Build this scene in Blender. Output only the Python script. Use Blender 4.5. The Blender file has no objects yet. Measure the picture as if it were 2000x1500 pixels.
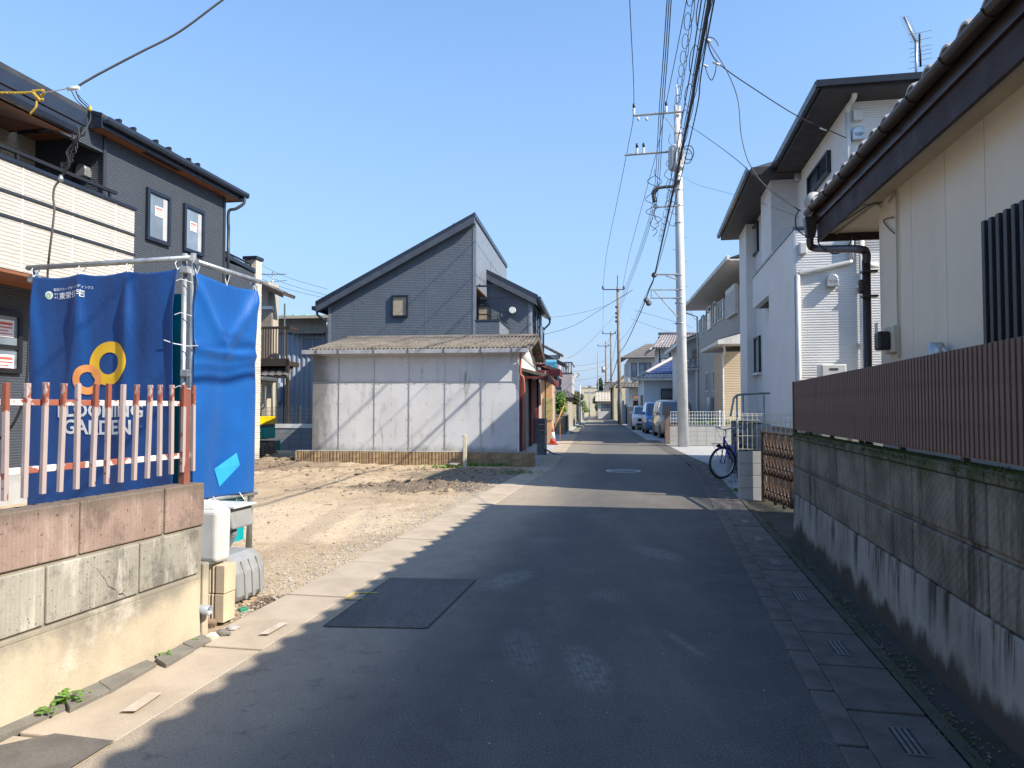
import bpy, bmesh, math, random
from mathutils import Vector, Matrix, noise as mnoise
R = math.radians
random.seed(7)
S = bpy.context.scene
COL = S.collection
# ------------------------------------------------ camera, sky, sun, exposure
PITCH = 1.923
cd = bpy.data.cameras.new("camera"); cam = bpy.data.objects.new("camera", cd); COL.objects.link(cam)
cam.location = (0, 0, 1.45); cam.rotation_euler = (R(90 + PITCH), 0, 0)
cd.sensor_fit = 'HORIZONTAL'; cd.sensor_width = 36; cd.lens = 25.2
cd.clip_start = 0.05; cd.clip_end = 3000
S.camera = cam
TS = Vector((1.02, -0.52, 1.0)).normalized()      # direction to the sun
SUN_EL = math.asin(TS.z)
sl = bpy.data.lights.new("sun", 'SUN'); so = bpy.data.objects.new("sun", sl); COL.objects.link(so)
sl.energy = 3.95; sl.angle = R(0.53); sl.color = (1.0, 0.92, 0.79)
so.rotation_euler = TS.to_track_quat('Z', 'Y').to_euler(); so.location = (30, -20, 40)
W = bpy.data.worlds.new("World"); S.world = W; W.use_nodes = True
wn = W.node_tree.nodes; wl = W.node_tree.links; wn.clear()
sky = wn.new('ShaderNodeTexSky'); sky.sky_type = 'NISHITA'; sky.sun_disc = False
sky.sun_elevation = SUN_EL; sky.sun_rotation = math.atan2(TS.x, TS.y)
sky.altitude = 30; sky.air_density = 1.1; sky.dust_density = 0.3; sky.ozone_density = 3.0
bg = wn.new('ShaderNodeBackground'); wo = wn.new('ShaderNodeOutputWorld')
bg.inputs['Strength'].default_value = 0.15
# thin broken cloud low over the horizon
tc = wn.new('ShaderNodeTexCoord'); mp = wn.new('ShaderNodeMapping'); mp.inputs['Scale'].default_value = (1, 1, 7)
nz = wn.new('ShaderNodeTexNoise'); nz.inputs['Scale'].default_value = 3.2; nz.inputs['Detail'].default_value = 7; nz.inputs['Roughness'].default_value = .55
rp = wn.new('ShaderNodeValToRGB'); rp.color_ramp.elements[0].position = .46; rp.color_ramp.elements[1].position = .72
sp = wn.new('ShaderNodeSeparateXYZ'); mr = wn.new('ShaderNodeMapRange')
mr.inputs['From Min'].default_value = .16; mr.inputs['From Max'].default_value = .015; mr.inputs['To Min'].default_value = 0; mr.inputs['To Max'].default_value = .75
mm = wn.new('ShaderNodeMath'); mm.operation = 'MULTIPLY'; mm.use_clamp = True
mx = wn.new('ShaderNodeMix'); mx.data_type = 'RGBA'; mx.inputs[7].default_value = (2.3, 2.65, 3.1, 1)
hs = wn.new('ShaderNodeHueSaturation'); hs.inputs['Saturation'].default_value = 1.08; hs.inputs['Value'].default_value = 1.0
L_ = wl.new
L_(tc.outputs['Generated'], mp.inputs['Vector']); L_(mp.outputs[0], nz.inputs['Vector']); L_(nz.outputs['Fac'], rp.inputs['Fac'])
L_(tc.outputs['Generated'], sp.inputs[0]); L_(sp.outputs['Z'], mr.inputs['Value'])
L_(rp.outputs['Color'], mm.inputs[0]); L_(mr.outputs[0], mm.inputs[1]); L_(sky.outputs[0], hs.inputs['Color'])
hz = wn.new('ShaderNodeMix'); hz.data_type = 'RGBA'; hz.inputs[7].default_value = (1.12, 1.68, 2.68, 1)
hm = wn.new('ShaderNodeMapRange'); hm.inputs['From Min'].default_value = .60; hm.inputs['From Max'].default_value = .0; hm.inputs['To Min'].default_value = 0; hm.inputs['To Max'].default_value = .95
L_(sp.outputs['Z'], hm.inputs['Value']); L_(hm.outputs[0], hz.inputs[0]); L_(hs.outputs[0], hz.inputs[6]); L_(hz.outputs[2], mx.inputs[6]); L_(mm.outputs[0], mx.inputs[0]); L_(mx.outputs[2], bg.inputs['Color']); L_(bg.outputs[0], wo.inputs['Surface'])
S.view_settings.view_transform = 'Standard'; S.view_settings.look = 'None'
S.view_settings.gamma = 1; S.view_settings.use_curve_mapping = False
S.view_settings.exposure = 1.0
S.cycles.max_bounces = 6; S.cycles.use_denoising = True

# ------------------------------------------------ measuring: photo point + distance -> metres
_p = R(PITCH); FL = 1400.0; EYE = 1.45
def ray(u, v):
    a = (u - 1000) / FL; b = (750 - v) / FL
    return (a, math.cos(_p) - b * math.sin(_p), math.sin(_p) + b * math.cos(_p))
def at(u, v, D):
    d = ray(u, v); t = D / d[1]; return Vector((d[0] * t, D, EYE + d[2] * t))
def G(u, v, z=0.0):
    d = ray(u, v); t = (z - EYE) / d[2]; return Vector((d[0] * t, d[1] * t, z))
class Fr:
    """a plan frame: origin and heading; local x runs to the right, local y along the street"""
    def __init__(s, x, y, ang):
        s.o = (x, y); s.ang = ang; c, n = math.cos(R(ang)), math.sin(R(ang))
        s.X = (c, -n); s.Y = (n, c)
    def loc(s, p):
        dx, dy = p[0] - s.o[0], p[1] - s.o[1]
        return Vector((dx * s.X[0] + dy * s.X[1], dx * s.Y[0] + dy * s.Y[1], p[2] if len(p) > 2 else 0))
    def wor(s, x, y, z=0):
        return Vector((s.o[0] + x * s.X[0] + y * s.Y[0], s.o[1] + x * s.X[1] + y * s.Y[1], z))
    def hx(s, u, v, x=0.0):      # meets plane local x = const -> (y, z)
        d = ray(u, v); c = -s.o[0] * s.X[0] - s.o[1] * s.X[1]; q = d[0] * s.X[0] + d[1] * s.X[1]
        t = (x - c) / q; p = s.loc((d[0] * t, d[1] * t, EYE + d[2] * t)); return p.y, p.z
    def hy(s, u, v, y=0.0):      # meets plane local y = const -> (x, z)
        d = ray(u, v); c = -s.o[0] * s.Y[0] - s.o[1] * s.Y[1]; q = d[0] * s.Y[0] + d[1] * s.Y[1]
        t = (y - c) / q; p = s.loc((d[0] * t, d[1] * t, EYE + d[2] * t)); return p.x, p.z

# ------------------------------------------------ objects
def thing(name, label, cat, loc=(0, 0, 0), ang=0, group=None):
    o = bpy.data.objects.new(name, None); COL.objects.link(o); o.empty_display_size = .2
    o.location = loc; o.rotation_euler = (0, 0, -R(ang)); o['label'] = label; o['category'] = cat
    if group: o['group'] = group
    return o
def fthing(name, label, cat, fr, group=None):
    return thing(name, label, cat, (fr.o[0], fr.o[1], 0), fr.ang, group)
def tag(o, label=None, cat=None, group=None, kind=None):
    if label: o['label'] = label
    if cat: o['category'] = cat
    if group: o['group'] = group
    if kind: o['kind'] = kind
    return o
def copy_tree(o, parent=None):
    c = o.copy(); COL.objects.link(c)
    if parent: c.parent = parent
    for ch in list(o.children): copy_tree(ch, c)
    return c
def inst(src, parent, loc, rot=None, name=None):
    c = src.copy(); COL.objects.link(c); c.parent = parent; c.location = loc
    if rot: c.rotation_euler = rot
    return c
class MB:
    def __init__(s): s.bm = bmesh.new(); s.M = None
    def _v(s, p):
        p = Vector(p)
        if s.M: p = s.M @ p
        return s.bm.verts.new(p)
    def face(s, pts, mi=0):
        try:
            f = s.bm.faces.new([s._v(p) for p in pts]); f.material_index = mi; return f
        except Exception: pass
    def hexa(s, b, t, mi=0):
        vb = [s._v(p) for p in b]; vt = [s._v(p) for p in t]; n = len(vb)
        for f in [vb[::-1], vt] + [[vb[i], vb[(i + 1) % n], vt[(i + 1) % n], vt[i]] for i in range(n)]:
            try: s.bm.faces.new(f).material_index = mi
            except Exception: pass
        return s
    def box(s, x0, x1, y0, y1, z0, z1, mi=0):
        if x0 > x1: x0, x1 = x1, x0
        if y0 > y1: y0, y1 = y1, y0
        if z0 > z1: z0, z1 = z1, z0
        return s.hexa([(x0, y0, z0), (x1, y0, z0), (x1, y1, z0), (x0, y1, z0)], [(x0, y0, z1), (x1, y0, z1), (x1, y1, z1), (x0, y1, z1)], mi)
    def prism(s, pts, ax, a, b, mi=0):   # pts 2D in the other two axes
        def P(p, k):
            return (k, p[0], p[1]) if ax == 'x' else (p[0], k, p[1]) if ax == 'y' else (p[0], p[1], k)
        return s.hexa([P(p, a) for p in pts], [P(p, b) for p in pts], mi)
    def tube(s, path, r, n=8, cap=True, mi=0, r2=None):
        path = [Vector(p) for p in path]; rings = []; m = len(path); prev = None
        for i, p in enumerate(path):
            d = (path[min(i + 1, m - 1)] - path[max(i - 1, 0)])
            if d.length < 1e-9: d = Vector((0, 0, 1))
            d.normalize()
            if prev is None:
                up = Vector((0, 0, 1)) if abs(d.z) < .9 else Vector((1, 0, 0))
                a = d.cross(up).normalized()
            else:
                a = (prev - d * prev.dot(d))
                a = a.normalized() if a.length > 1e-6 else d.orthogonal().normalized()
            prev = a; b = d.cross(a)
            rr = r if r2 is None else r + (r2 - r) * i / (m - 1)
            rings.append([s._v(p + a * math.cos(k * 2 * math.pi / n) * rr + b * math.sin(k * 2 * math.pi / n) * rr) for k in range(n)])
        for i in range(m - 1):
            for k in range(n):
                f = s.bm.faces.new([rings[i][k], rings[i][(k + 1) % n], rings[i + 1][(k + 1) % n], rings[i + 1][k]]); f.smooth = n > 5; f.material_index = mi
        if cap:
            s.bm.faces.new(rings[0][::-1]).material_index = mi; s.bm.faces.new(rings[-1]).material_index = mi
        return s
    def lathe(s, c, prof, n=16, mi=0, ax='z'):
        rings = []
        for r, z in prof:
            ring = []
            for k in range(n):
                a = k * 2 * math.pi / n; q = (math.cos(a) * r, math.sin(a) * r)
                o = (q[0], q[1], z) if ax == 'z' else (z, q[0], q[1]) if ax == 'x' else (q[1], z, q[0])
                ring.append(s._v((c[0] + o[0], c[1] + o[1], c[2] + o[2])))
            rings.append(ring)
        for i in range(len(rings) - 1):
            for k in range(n):
                f = s.bm.faces.new([rings[i][k], rings[i][(k + 1) % n], rings[i + 1][(k + 1) % n], rings[i + 1][k]]); f.smooth = True; f.material_index = mi
        s.bm.faces.new(rings[0][::-1]).material_index = mi; s.bm.faces.new(rings[-1]).material_index = mi
        return s
    def build(s, name, m, parent=None, bevel=0, smooth=False, kind=None, label=None, segs=2, loc=None, rot=None):
        s.bm.normal_update()
        bmesh.ops.recalc_face_normals(s.bm, faces=s.bm.faces[:])
        me = bpy.data.meshes.new(name); s.bm.to_mesh(me); s.bm.free()
        for q in (m if isinstance(m, (list, tuple)) else [m]): me.materials.append(q)
        if smooth:
            for p in me.polygons: p.use_smooth = True
        o = bpy.data.objects.new(name, me); COL.objects.link(o)
        if parent: o.parent = parent
        if bevel:
            b = o.modifiers.new('bevel', 'BEVEL'); b.width = bevel; b.segments = segs; b.limit_method = 'ANGLE'; b.angle_limit = R(35)
        if kind: o['kind'] = kind
        if label: o['label'] = label
        if loc is not None: o.location = loc
        if rot is not None: o.rotation_euler = rot
        return o
def BX(name, m, parent, x0, x1, y0, y1, z0, z1, bevel=0, **k):
    return MB().box(x0, x1, y0, y1, z0, z1).build(name, m, parent, bevel, **k)
def TB(name, m, parent, path, r, n=8, **k):
    return MB().tube(path, r, n).build(name, m, parent, **k)
def bez(pts, n=8):       # smooth path through points
    pts = [Vector(p) for p in pts]; out = []
    for i in range(len(pts) - 1):
        p0 = pts[max(i - 1, 0)]; p1 = pts[i]; p2 = pts[i + 1]; p3 = pts[min(i + 2, len(pts) - 1)]
        for k in range(n):
            t = k / n
            out.append(.5 * ((2 * p1) + (p2 - p0) * t + (2 * p0 - 5 * p1 + 4 * p2 - p3) * t * t + (3 * p1 - p0 - 3 * p2 + p3) * t ** 3))
    out.append(pts[-1]); return out

# ------------------------------------------------ materials
def _new(name, rough=.7, metal=0, spec=.5):
    m = bpy.data.materials.new(name); m.use_nodes = True; nt = m.node_tree
    b = nt.nodes['Principled BSDF']; b.inputs['Roughness'].default_value = rough; b.inputs['Metallic'].default_value = metal
    b.inputs['Specular IOR Level'].default_value = spec
    return m, nt, b
def c4(c): return (c[0], c[1], c[2], 1)
def dk(c, f): return (c[0] * f, c[1] * f, c[2] * f)
class NT:
    def __init__(s, nt): s.nt = nt; s.n = nt.nodes; s.l = nt.links.new; s.tc = None
    def co(s, kind='Object'):
        if not s.tc: s.tc = s.n.new('ShaderNodeTexCoord')
        return s.tc.outputs[kind]
    def map(s, sc, src=None, rot=(0, 0, 0), loc=(0, 0, 0)):
        m = s.n.new('ShaderNodeMapping'); m.inputs['Scale'].default_value = sc; m.inputs['Rotation'].default_value = rot; m.inputs['Location'].default_value = loc
        s.l(src or s.co(), m.inputs[0]); return m.outputs[0]
    def noise(s, scale, detail=4, rough=.55, vec=None, dist=0):
        t = s.n.new('ShaderNodeTexNoise'); t.inputs['Scale'].default_value = scale; t.inputs['Detail'].default_value = detail
        t.inputs['Roughness'].default_value = rough; t.inputs['Distortion'].default_value = dist
        s.l(vec or s.co(), t.inputs['Vector']); return t.outputs['Fac']
    def wave(s, scale, direction='Z', dist=0, vec=None, dscale=1, detail=2, prof='SIN'):
        t = s.n.new('ShaderNodeTexWave'); t.bands_direction = direction; t.inputs['Scale'].default_value = scale; t.wave_profile = prof
        t.inputs['Distortion'].default_value = dist; t.inputs['Detail'].default_value = detail; t.inputs['Detail Scale'].default_value = dscale
        s.l(vec or s.co(), t.inputs['Vector']); return t.outputs['Fac']
    def rng(s, v, a, b, c=0, d=1, smooth=True):
        t = s.n.new('ShaderNodeMapRange'); t.interpolation_type = 'SMOOTHSTEP' if smooth else 'LINEAR'
        for k, q in zip(('From Min', 'From Max', 'To Min', 'To Max'), (a, b, c, d)): t.inputs[k].default_value = q
        s.l(v, t.inputs['Value']); return t.outputs[0]
    def math(s, op, a, b=None, clamp=False):
        t = s.n.new('ShaderNodeMath'); t.operation = op; t.use_clamp = clamp
        for i, q in enumerate((a, b)):
            if q is None: continue
            if isinstance(q, (int, float)): t.inputs[i].default_value = q
            else: s.l(q, t.inputs[i])
        return t.outputs[0]
    def mix(s, f, a, b, mode='MIX'):
        t = s.n.new('ShaderNodeMix'); t.data_type = 'RGBA'; t.blend_type = mode
        for i, q in ((0, f), (6, a), (7, b)):
            if isinstance(q, (int, float)): t.inputs[i].default_value = q
            elif isinstance(q, (tuple, list)): t.inputs[i].default_value = c4(q)
            else: s.l(q, t.inputs[i])
        return t.outputs[2]
    def bump(s, b, h, strength=.4, dist=.01, prev=None):
        t = s.n.new('ShaderNodeBump'); t.inputs['Strength'].default_value = strength; t.inputs['Distance'].default_value = dist
        s.l(h, t.inputs['Height'])
        if prev: s.l(prev, t.inputs['Normal'])
        s.l(t.outputs[0], b.inputs['Normal']); return t.outputs[0]
    def xyz(s, src=None):
        t = s.n.new('ShaderNodeSeparateXYZ'); s.l(src or s.co(), t.inputs[0]); return t.outputs
    def rnd(s): return s.n.new('ShaderNodeObjectInfo').outputs['Random']
def mat(name, col, alt=None, rough=.7, ns=3, fine=60, fa=.12, bump=.15, bd=.004, streak=0, scol=(.05, .045, .04), metal=0, spec=.4, rnd=0, ssc=5):
    m, nt, b = _new(name, rough, metal, spec); N = NT(nt)
    alt = alt or dk(col, .8)
    c = N.mix(N.rng(N.noise(ns, 5, .6), .35, .68), col, alt)
    fn = N.noise(fine, 3, .6)
    c = N.mix(fa, c, N.mix(fn, (0.0, 0.0, 0.0), (1, 1, 1)), 'SOFT_LIGHT') if fa else c
    if streak:
        st = N.noise(ssc, 5, .65, N.map((1, 1, .1)))
        c = N.mix(N.math('MULTIPLY', N.rng(st, .5, .75), streak), c, scol)
    if rnd:
        c = N.mix(N.math('MULTIPLY', N.rnd(), rnd), c, dk(col, .45))
    N.l(c, b.inputs['Base Color'])
    if bump: N.bump(b, fn, bump, bd)
    N.l(N.rng(N.noise(ns * 2.3, 3), .2, .8, max(rough - .12, .05), min(rough + .12, 1), False), b.inputs['Roughness'])
    return m
def siding(name, col, row=.05, amp=.6, dist=2.0, rough=.65, joint=None, lines=.25, jd='Y', jw=3.03, spec=.35, bd=.008):
    """fibre-cement cladding in fine horizontal reeding"""
    m, nt, b = _new(name, rough, 0, spec); N = NT(nt)
    sc = 2 * math.pi / (20 * row)
    v = N.map((.35, .35, 1))
    w = N.wave(sc, 'Z', dist, v, 6, 2)
    n = N.noise(1.3, 4); big = N.rng(n, .3, .7)
    c = N.mix(big, col, dk(col, .9))
    c = N.mix(N.math('MULTIPLY', N.rng(w, .0, .3, 1, 0), lines), c, dk(col, .4))
    N.l(c, b.inputs['Base Color']); N.bump(b, w, amp, bd)
    return m
def glass(name, col=(.03, .04, .05), rough=.04, blinds=False):
    m, nt, b = _new(name, rough, 0, .9); N = NT(nt)
    n = N.noise(1.1, 3, .5); N.l(N.mix(N.rng(n, .3, .7), col, dk(col, 1.9)), b.inputs['Base Color'])
    b.inputs['Coat Weight'].default_value = .6; b.inputs['Coat Roughness'].default_value = .03
    return m
M = {}
M['white_metal'] = mat('white_enamel', (.72, .72, .70), rough=.4, bump=.02, fa=.04)
M['alu'] = mat('aluminium', (.5, .51, .52), (.4, .41, .42), rough=.38, metal=.75, bump=.03, fa=.05)
M['galv'] = mat('galvanised_steel', (.42, .44, .45), (.30, .32, .33), rough=.42, metal=.55, ns=12, bump=.05)
M['black'] = mat('black_metal', (.018, .018, .02), rough=.4, bump=.02)
M['rubber'] = mat('black_rubber', (.02, .02, .02), rough=.8)
M['wire'] = mat('wire_black', (.02, .02, .024), rough=.6, bump=0)
M['wire_grey'] = mat('wire_grey', (.12, .12, .13), rough=.6, bump=0)
M['navy'] = mat('navy_window_frame', (.018, .024, .04), rough=.35, bump=.02)
M['brown_gutter'] = mat('brown_gutter', (.036, .022, .018), (.042, .027, .022), rough=.34, spec=.45, ns=2, fa=.0, bump=.0)
M['fascia'] = mat('brown_fascia_paint', (.030, .018, .017), (.042, .027, .025), rough=.62, spec=.25, ns=2, streak=.25, scol=(.09, .07, .06), bump=.1, ssc=3)
M['soffit_wood'] = mat('reddish_soffit', (.26, .105, .055), rough=.5, bump=.04)
M['soffit_cream'] = mat('cream_soffit', (.62, .52, .38), (.55, .46, .34), rough=.7, bump=.05)
M['glass'] = glass('window_glass'); M['glass_pale'] = glass('pale_window_glass', (.12, .15, .18), .08)
M['glass_frost'] = mat('frosted_glass', (.42, .34, .25), (.36, .29, .21), rough=.25, bump=.02, ns=2)
M['curtain'] = mat('white_curtain', (.42, .43, .44), (.34, .35, .36), rough=.8)
M['foliage'] = mat('foliage', (.06, .13, .018), (.13, .23, .035), rough=.6, ns=4, fine=20, bump=0)
M['foliage_dark'] = mat('dark_foliage', (.018, .042, .015), (.05, .085, .03), rough=.65, ns=3, fine=20, bump=0)
M['foliage_red'] = mat('brownish_foliage', (.05, .045, .02), (.08, .11, .03), rough=.65, ns=3, fine=20, bump=0)
M['weed'] = mat('weed_leaf', (.12, .24, .03), (.07, .15, .02), rough=.55, ns=9, bump=0)
M['bark'] = mat('bark', (.10, .075, .05), (.06, .045, .03), rough=.9, ns=8, bump=.4)
M['red'] = mat('red_paint', (.5, .05, .03), rough=.4); M['white'] = mat('white_paint', (.78, .78, .76), rough=.5, bump=.05)
M['sticker'] = mat('white_sticker', (.8, .78, .76), rough=.6, bump=0, fa=0); M['sticker_red'] = mat('red_print', (.6, .12, .09), rough=.6, bump=0, fa=0)
def leaf_cloud(mb, c, rad, n, size, squash=(1, 1, 1), mi=0, seed=0, shell=.35):
    rr = random.Random(seed)
    for i in range(n):
        d = Vector((rr.gauss(0, 1), rr.gauss(0, 1), rr.gauss(0, 1))).normalized()
        q = rad * (shell + (1 - shell) * rr.random() ** .5)
        q *= .8 + .35 * mnoise.noise(d * 2.3 + Vector((seed, 0, 0)))
        p = Vector(c) + Vector((d.x * q * squash[0], d.y * q * squash[1], d.z * q * squash[2]))
        a = Vector((rr.gauss(0, 1), rr.gauss(0, 1), rr.gauss(0, .6))).normalized(); b = a.orthogonal().normalized()
        s_ = size * rr.uniform(.6, 1.3)
        mb.face([p - a * s_ * .6, p + b * s_ * .35, p + a * s_ * .6, p - b * s_ * .35], mi)
def window(parent, ax, c, a0, a1, z0, z1, out=-1, fm=None, gm=None, fw=.05, mull=0, hmull=None, depth=.05, name='window', pane='pane', label=None):
    """surface-mounted sash: ax 'x' lies in a plane x=c, ax 'y' in y=c; out = which way it faces"""
    fm = fm or M['navy']; gm = gm or M['glass']
    if a0 > a1: a0, a1 = a1, a0
    if z0 > z1: z0, z1 = z1, z0
    def bx(mb, p0, p1, q0, q1, d0, d1):
        if ax == 'x': mb.box(c + out * d0, c + out * d1, p0, p1, q0, q1)
        else: mb.box(p0, p1, c + out * d0, c + out * d1, q0, q1)
    f = MB(); d = depth
    bx(f, a0, a1, z0, z0 + fw, .001, d); bx(f, a0, a1, z1 - fw, z1, .001, d)
    bx(f, a0, a0 + fw, z0 + fw, z1 - fw, .001, d); bx(f, a1 - fw, a1, z0 + fw, z1 - fw, .001, d)
    for k in range(mull):
        m_ = a0 + (a1 - a0) * (k + 1) / (mull + 1); bx(f, m_ - fw * .45, m_ + fw * .45, z0 + fw, z1 - fw, .002, d * .9)
    if hmull: zz = z0 + (z1 - z0) * hmull; bx(f, a0 + fw, a1 - fw, zz - fw * .45, zz + fw * .45, .002, d * .9)
    fo = f.build(name, fm, parent, label=label)
    n = mull + 1
    for k in range(n):
        p = MB(); q0 = a0 + fw + (a1 - a0 - 2 * fw) * k / n; q1 = a0 + fw + (a1 - a0 - 2 * fw) * (k + 1) / n
        bx(p, q0 + .001, q1 - .001, z0 + fw * .9, z1 - fw * .9, .003, d * .4)
        p.build(pane, gm[k % len(gm)] if isinstance(gm, (list, tuple)) else gm, fo)
    return fo
# ================================================ SETTING
def pl(pts, y):
    for i in range(len(pts) - 1):
        if y <= pts[i + 1][1] or i == len(pts) - 2:
            a, b = pts[i], pts[i + 1]; return a[0] + (b[0] - a[0]) * (y - a[1]) / (b[1] - a[1])
LO = [(-3.97, -6), (-1.90, 4.88), (.58, 18.0), (2.12, 31.0), (20.4, 187)]       # outer edge of left gutter
RE = [(-.56, -6), (1.36, 2.94), (3.12, 11.4), (4.58, 18.5), (5.12, 24.0), (24.3, 187)]  # right edge of asphalt
def lo(y): return pl(LO, y)
def re_(y): return pl(RE, y)
def m_asphalt(name, base=(.125, .115, .101), dust=True):
    m, nt, b = _new(name, .88, 0, .35); N = NT(nt); P = N.co()
    big = N.rng(N.noise(.55, 5, .6), .3, .72)
    c = N.mix(big, base, dk(base, .72))
    st = N.noise(2.2, 5, .6, N.map((1, .22, 1), rot=(0, 0, R(-11))))
    c = N.mix(N.math('MULTIPLY', N.rng(st, .45, .75), .45), c, dk(base, 1.65))
    if dust:
        uv = N.xyz(N.co('UV'))
        wob = N.noise(1.2, 5, .65)
        e = N.math('ADD', uv[0], N.math('MULTIPLY', N.math('SUBTRACT', wob, .5), .22))
        d1 = N.rng(e, .46, .04)
        c = N.mix(N.math('MULTIPLY', d1, .9), c, (.41, .335, .245))
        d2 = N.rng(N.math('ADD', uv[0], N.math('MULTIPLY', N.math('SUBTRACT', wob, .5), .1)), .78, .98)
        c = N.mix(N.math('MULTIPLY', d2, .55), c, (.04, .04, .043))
        ln_ = N.rng(N.wave(.42, 'X', 2.0, N.co('UV'), 1.2), .55, 1.0); c = N.mix(N.math('MULTIPLY', ln_, .28), c, (.06, .062, .066))
        md = N.rng(N.noise(3.0, 7, .72), .46, .70); c = N.mix(N.math('MULTIPLY', md, .38), c, (.17, .155, .135))
        md = N.rng(N.noise(6.5, 6, .75, N.map((1, 1, 1), loc=(4, 9, 0))), .54, .70); c = N.mix(N.math('MULTIPLY', md, .5), c, (.05, .052, .056))
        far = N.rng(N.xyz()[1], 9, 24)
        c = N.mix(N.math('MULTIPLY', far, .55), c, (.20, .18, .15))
        # dusty tyre prints
        for (cx, cy, rx, ry, ro, k) in ((-.02, 6.15, .20, .55, 28, .6), (.06, 4.35, .16, .55, -6, .35), (.42, 4.05, .16, .5, -4, .6), (1.45, 7.2, .22, .5, -18, .6), (.75, 5.6, .22, .25, 10, .35), (1.05, 4.5, .05, .35, -14, .5), (.32, 7.9, .3, .4, 20, .3), (-.9, 6.0, .3, .2, 0, .25)):
            q = N.map((1, 1, 1), rot=(0, 0, R(ro)))
            v = N.n.new('ShaderNodeVectorMath'); v.operation = 'SUBTRACT'; v.inputs[1].default_value = (cx * math.cos(R(ro)) - cy * math.sin(R(ro)), cx * math.sin(R(ro)) + cy * math.cos(R(ro)), 0)
            N.l(q, v.inputs[0]); s_ = N.n.new('ShaderNodeVectorMath'); s_.operation = 'MULTIPLY'; s_.inputs[1].default_value = (1 / rx, 1 / ry, 0); N.l(v.outputs[0], s_.inputs[0])
            ln = N.n.new('ShaderNodeVectorMath'); ln.operation = 'LENGTH'; N.l(s_.outputs[0], ln.inputs[0])
            f = N.rng(ln.outputs['Value'], 1.0, .35)
            w = N.rng(N.wave(9, 'X', 3, q, 3), .25, .7); g = N.rng(N.noise(14, 4), .3, .6)
            f = N.math('MULTIPLY', N.math('MULTIPLY', f, N.math('ADD', N.math('MULTIPLY', w, .4), .45)), N.math('MULTIPLY', g, k * .95))
            c = N.mix(f, c, (.34, .31, .27))
    sp_ = N.noise(120, 2, .6)
    c = N.mix(N.math('MULTIPLY', N.rng(sp_, .57, .66), .7), c, (.26, .245, .22)); c = N.mix(N.math('MULTIPLY', N.rng(sp_, .44, .32), .8), c, dk(base, .35))
    v = N.n.new('ShaderNodeTexVoronoi'); v.inputs['Scale'].default_value = 9; N.l(P, v.inputs['Vector'])
    c = N.mix(N.math('MULTIPLY', N.rng(v.outputs['Distance'], .05, .035), N.rng(N.noise(2, 2), .5, .55)), c, (.5, .47, .42))
    # hairline cracks
    v2 = N.n.new('ShaderNodeTexVoronoi'); v2.feature = 'DISTANCE_TO_EDGE'; v2.inputs['Scale'].default_value = .33
    dn = N.n.new('ShaderNodeVectorMath'); dn.operation = 'ADD'; nn = N.n.new('ShaderNodeTexNoise'); nn.inputs['Scale'].default_value = 1.6; nn.inputs['Detail'].default_value = 6; N.l(P, nn.inputs['Vector'])
    N.l(P, dn.inputs[0]); N.l(nn.outputs['Color'], dn.inputs[1]); N.l(dn.outputs[0], v2.inputs['Vector'])
    cr = N.math('MULTIPLY', N.rng(v2.outputs['Distance'], .0022, .0008), N.rng(N.noise(.5, 2), .5, .6))
    c = N.mix(N.math('MULTIPLY', cr, .5), c, (.015, .015, .015))
    N.l(c, b.inputs['Base Color']); N.bump(b, N.noise(130, 3, .7), .55, .006)
    return m
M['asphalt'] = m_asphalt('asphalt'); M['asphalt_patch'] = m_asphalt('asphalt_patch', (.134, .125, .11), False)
M['dust_concrete'] = mat('dusty_concrete', (.46, .38, .285), (.37, .30, .22), rough=.9, ns=2.2, fine=90, fa=.35, bump=.3, bd=.003, rnd=.12)
M['grey_concrete'] = mat('grey_concrete', (.135, .118, .105), (.085, .073, .065), rough=.85, ns=4, fine=70, fa=.5, bump=.35, bd=.004, rnd=.25)
M['light_concrete'] = mat('light_concrete', (.40, .40, .39), (.33, .33, .32), rough=.85, ns=2, fine=60, fa=.3, bump=.2)
M['mossy_ground'] = mat('mossy_ground', (.055, .05, .045), (.035, .038, .02), rough=.95, ns=3, fine=40, fa=.5, bump=.6, bd=.01)
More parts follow.
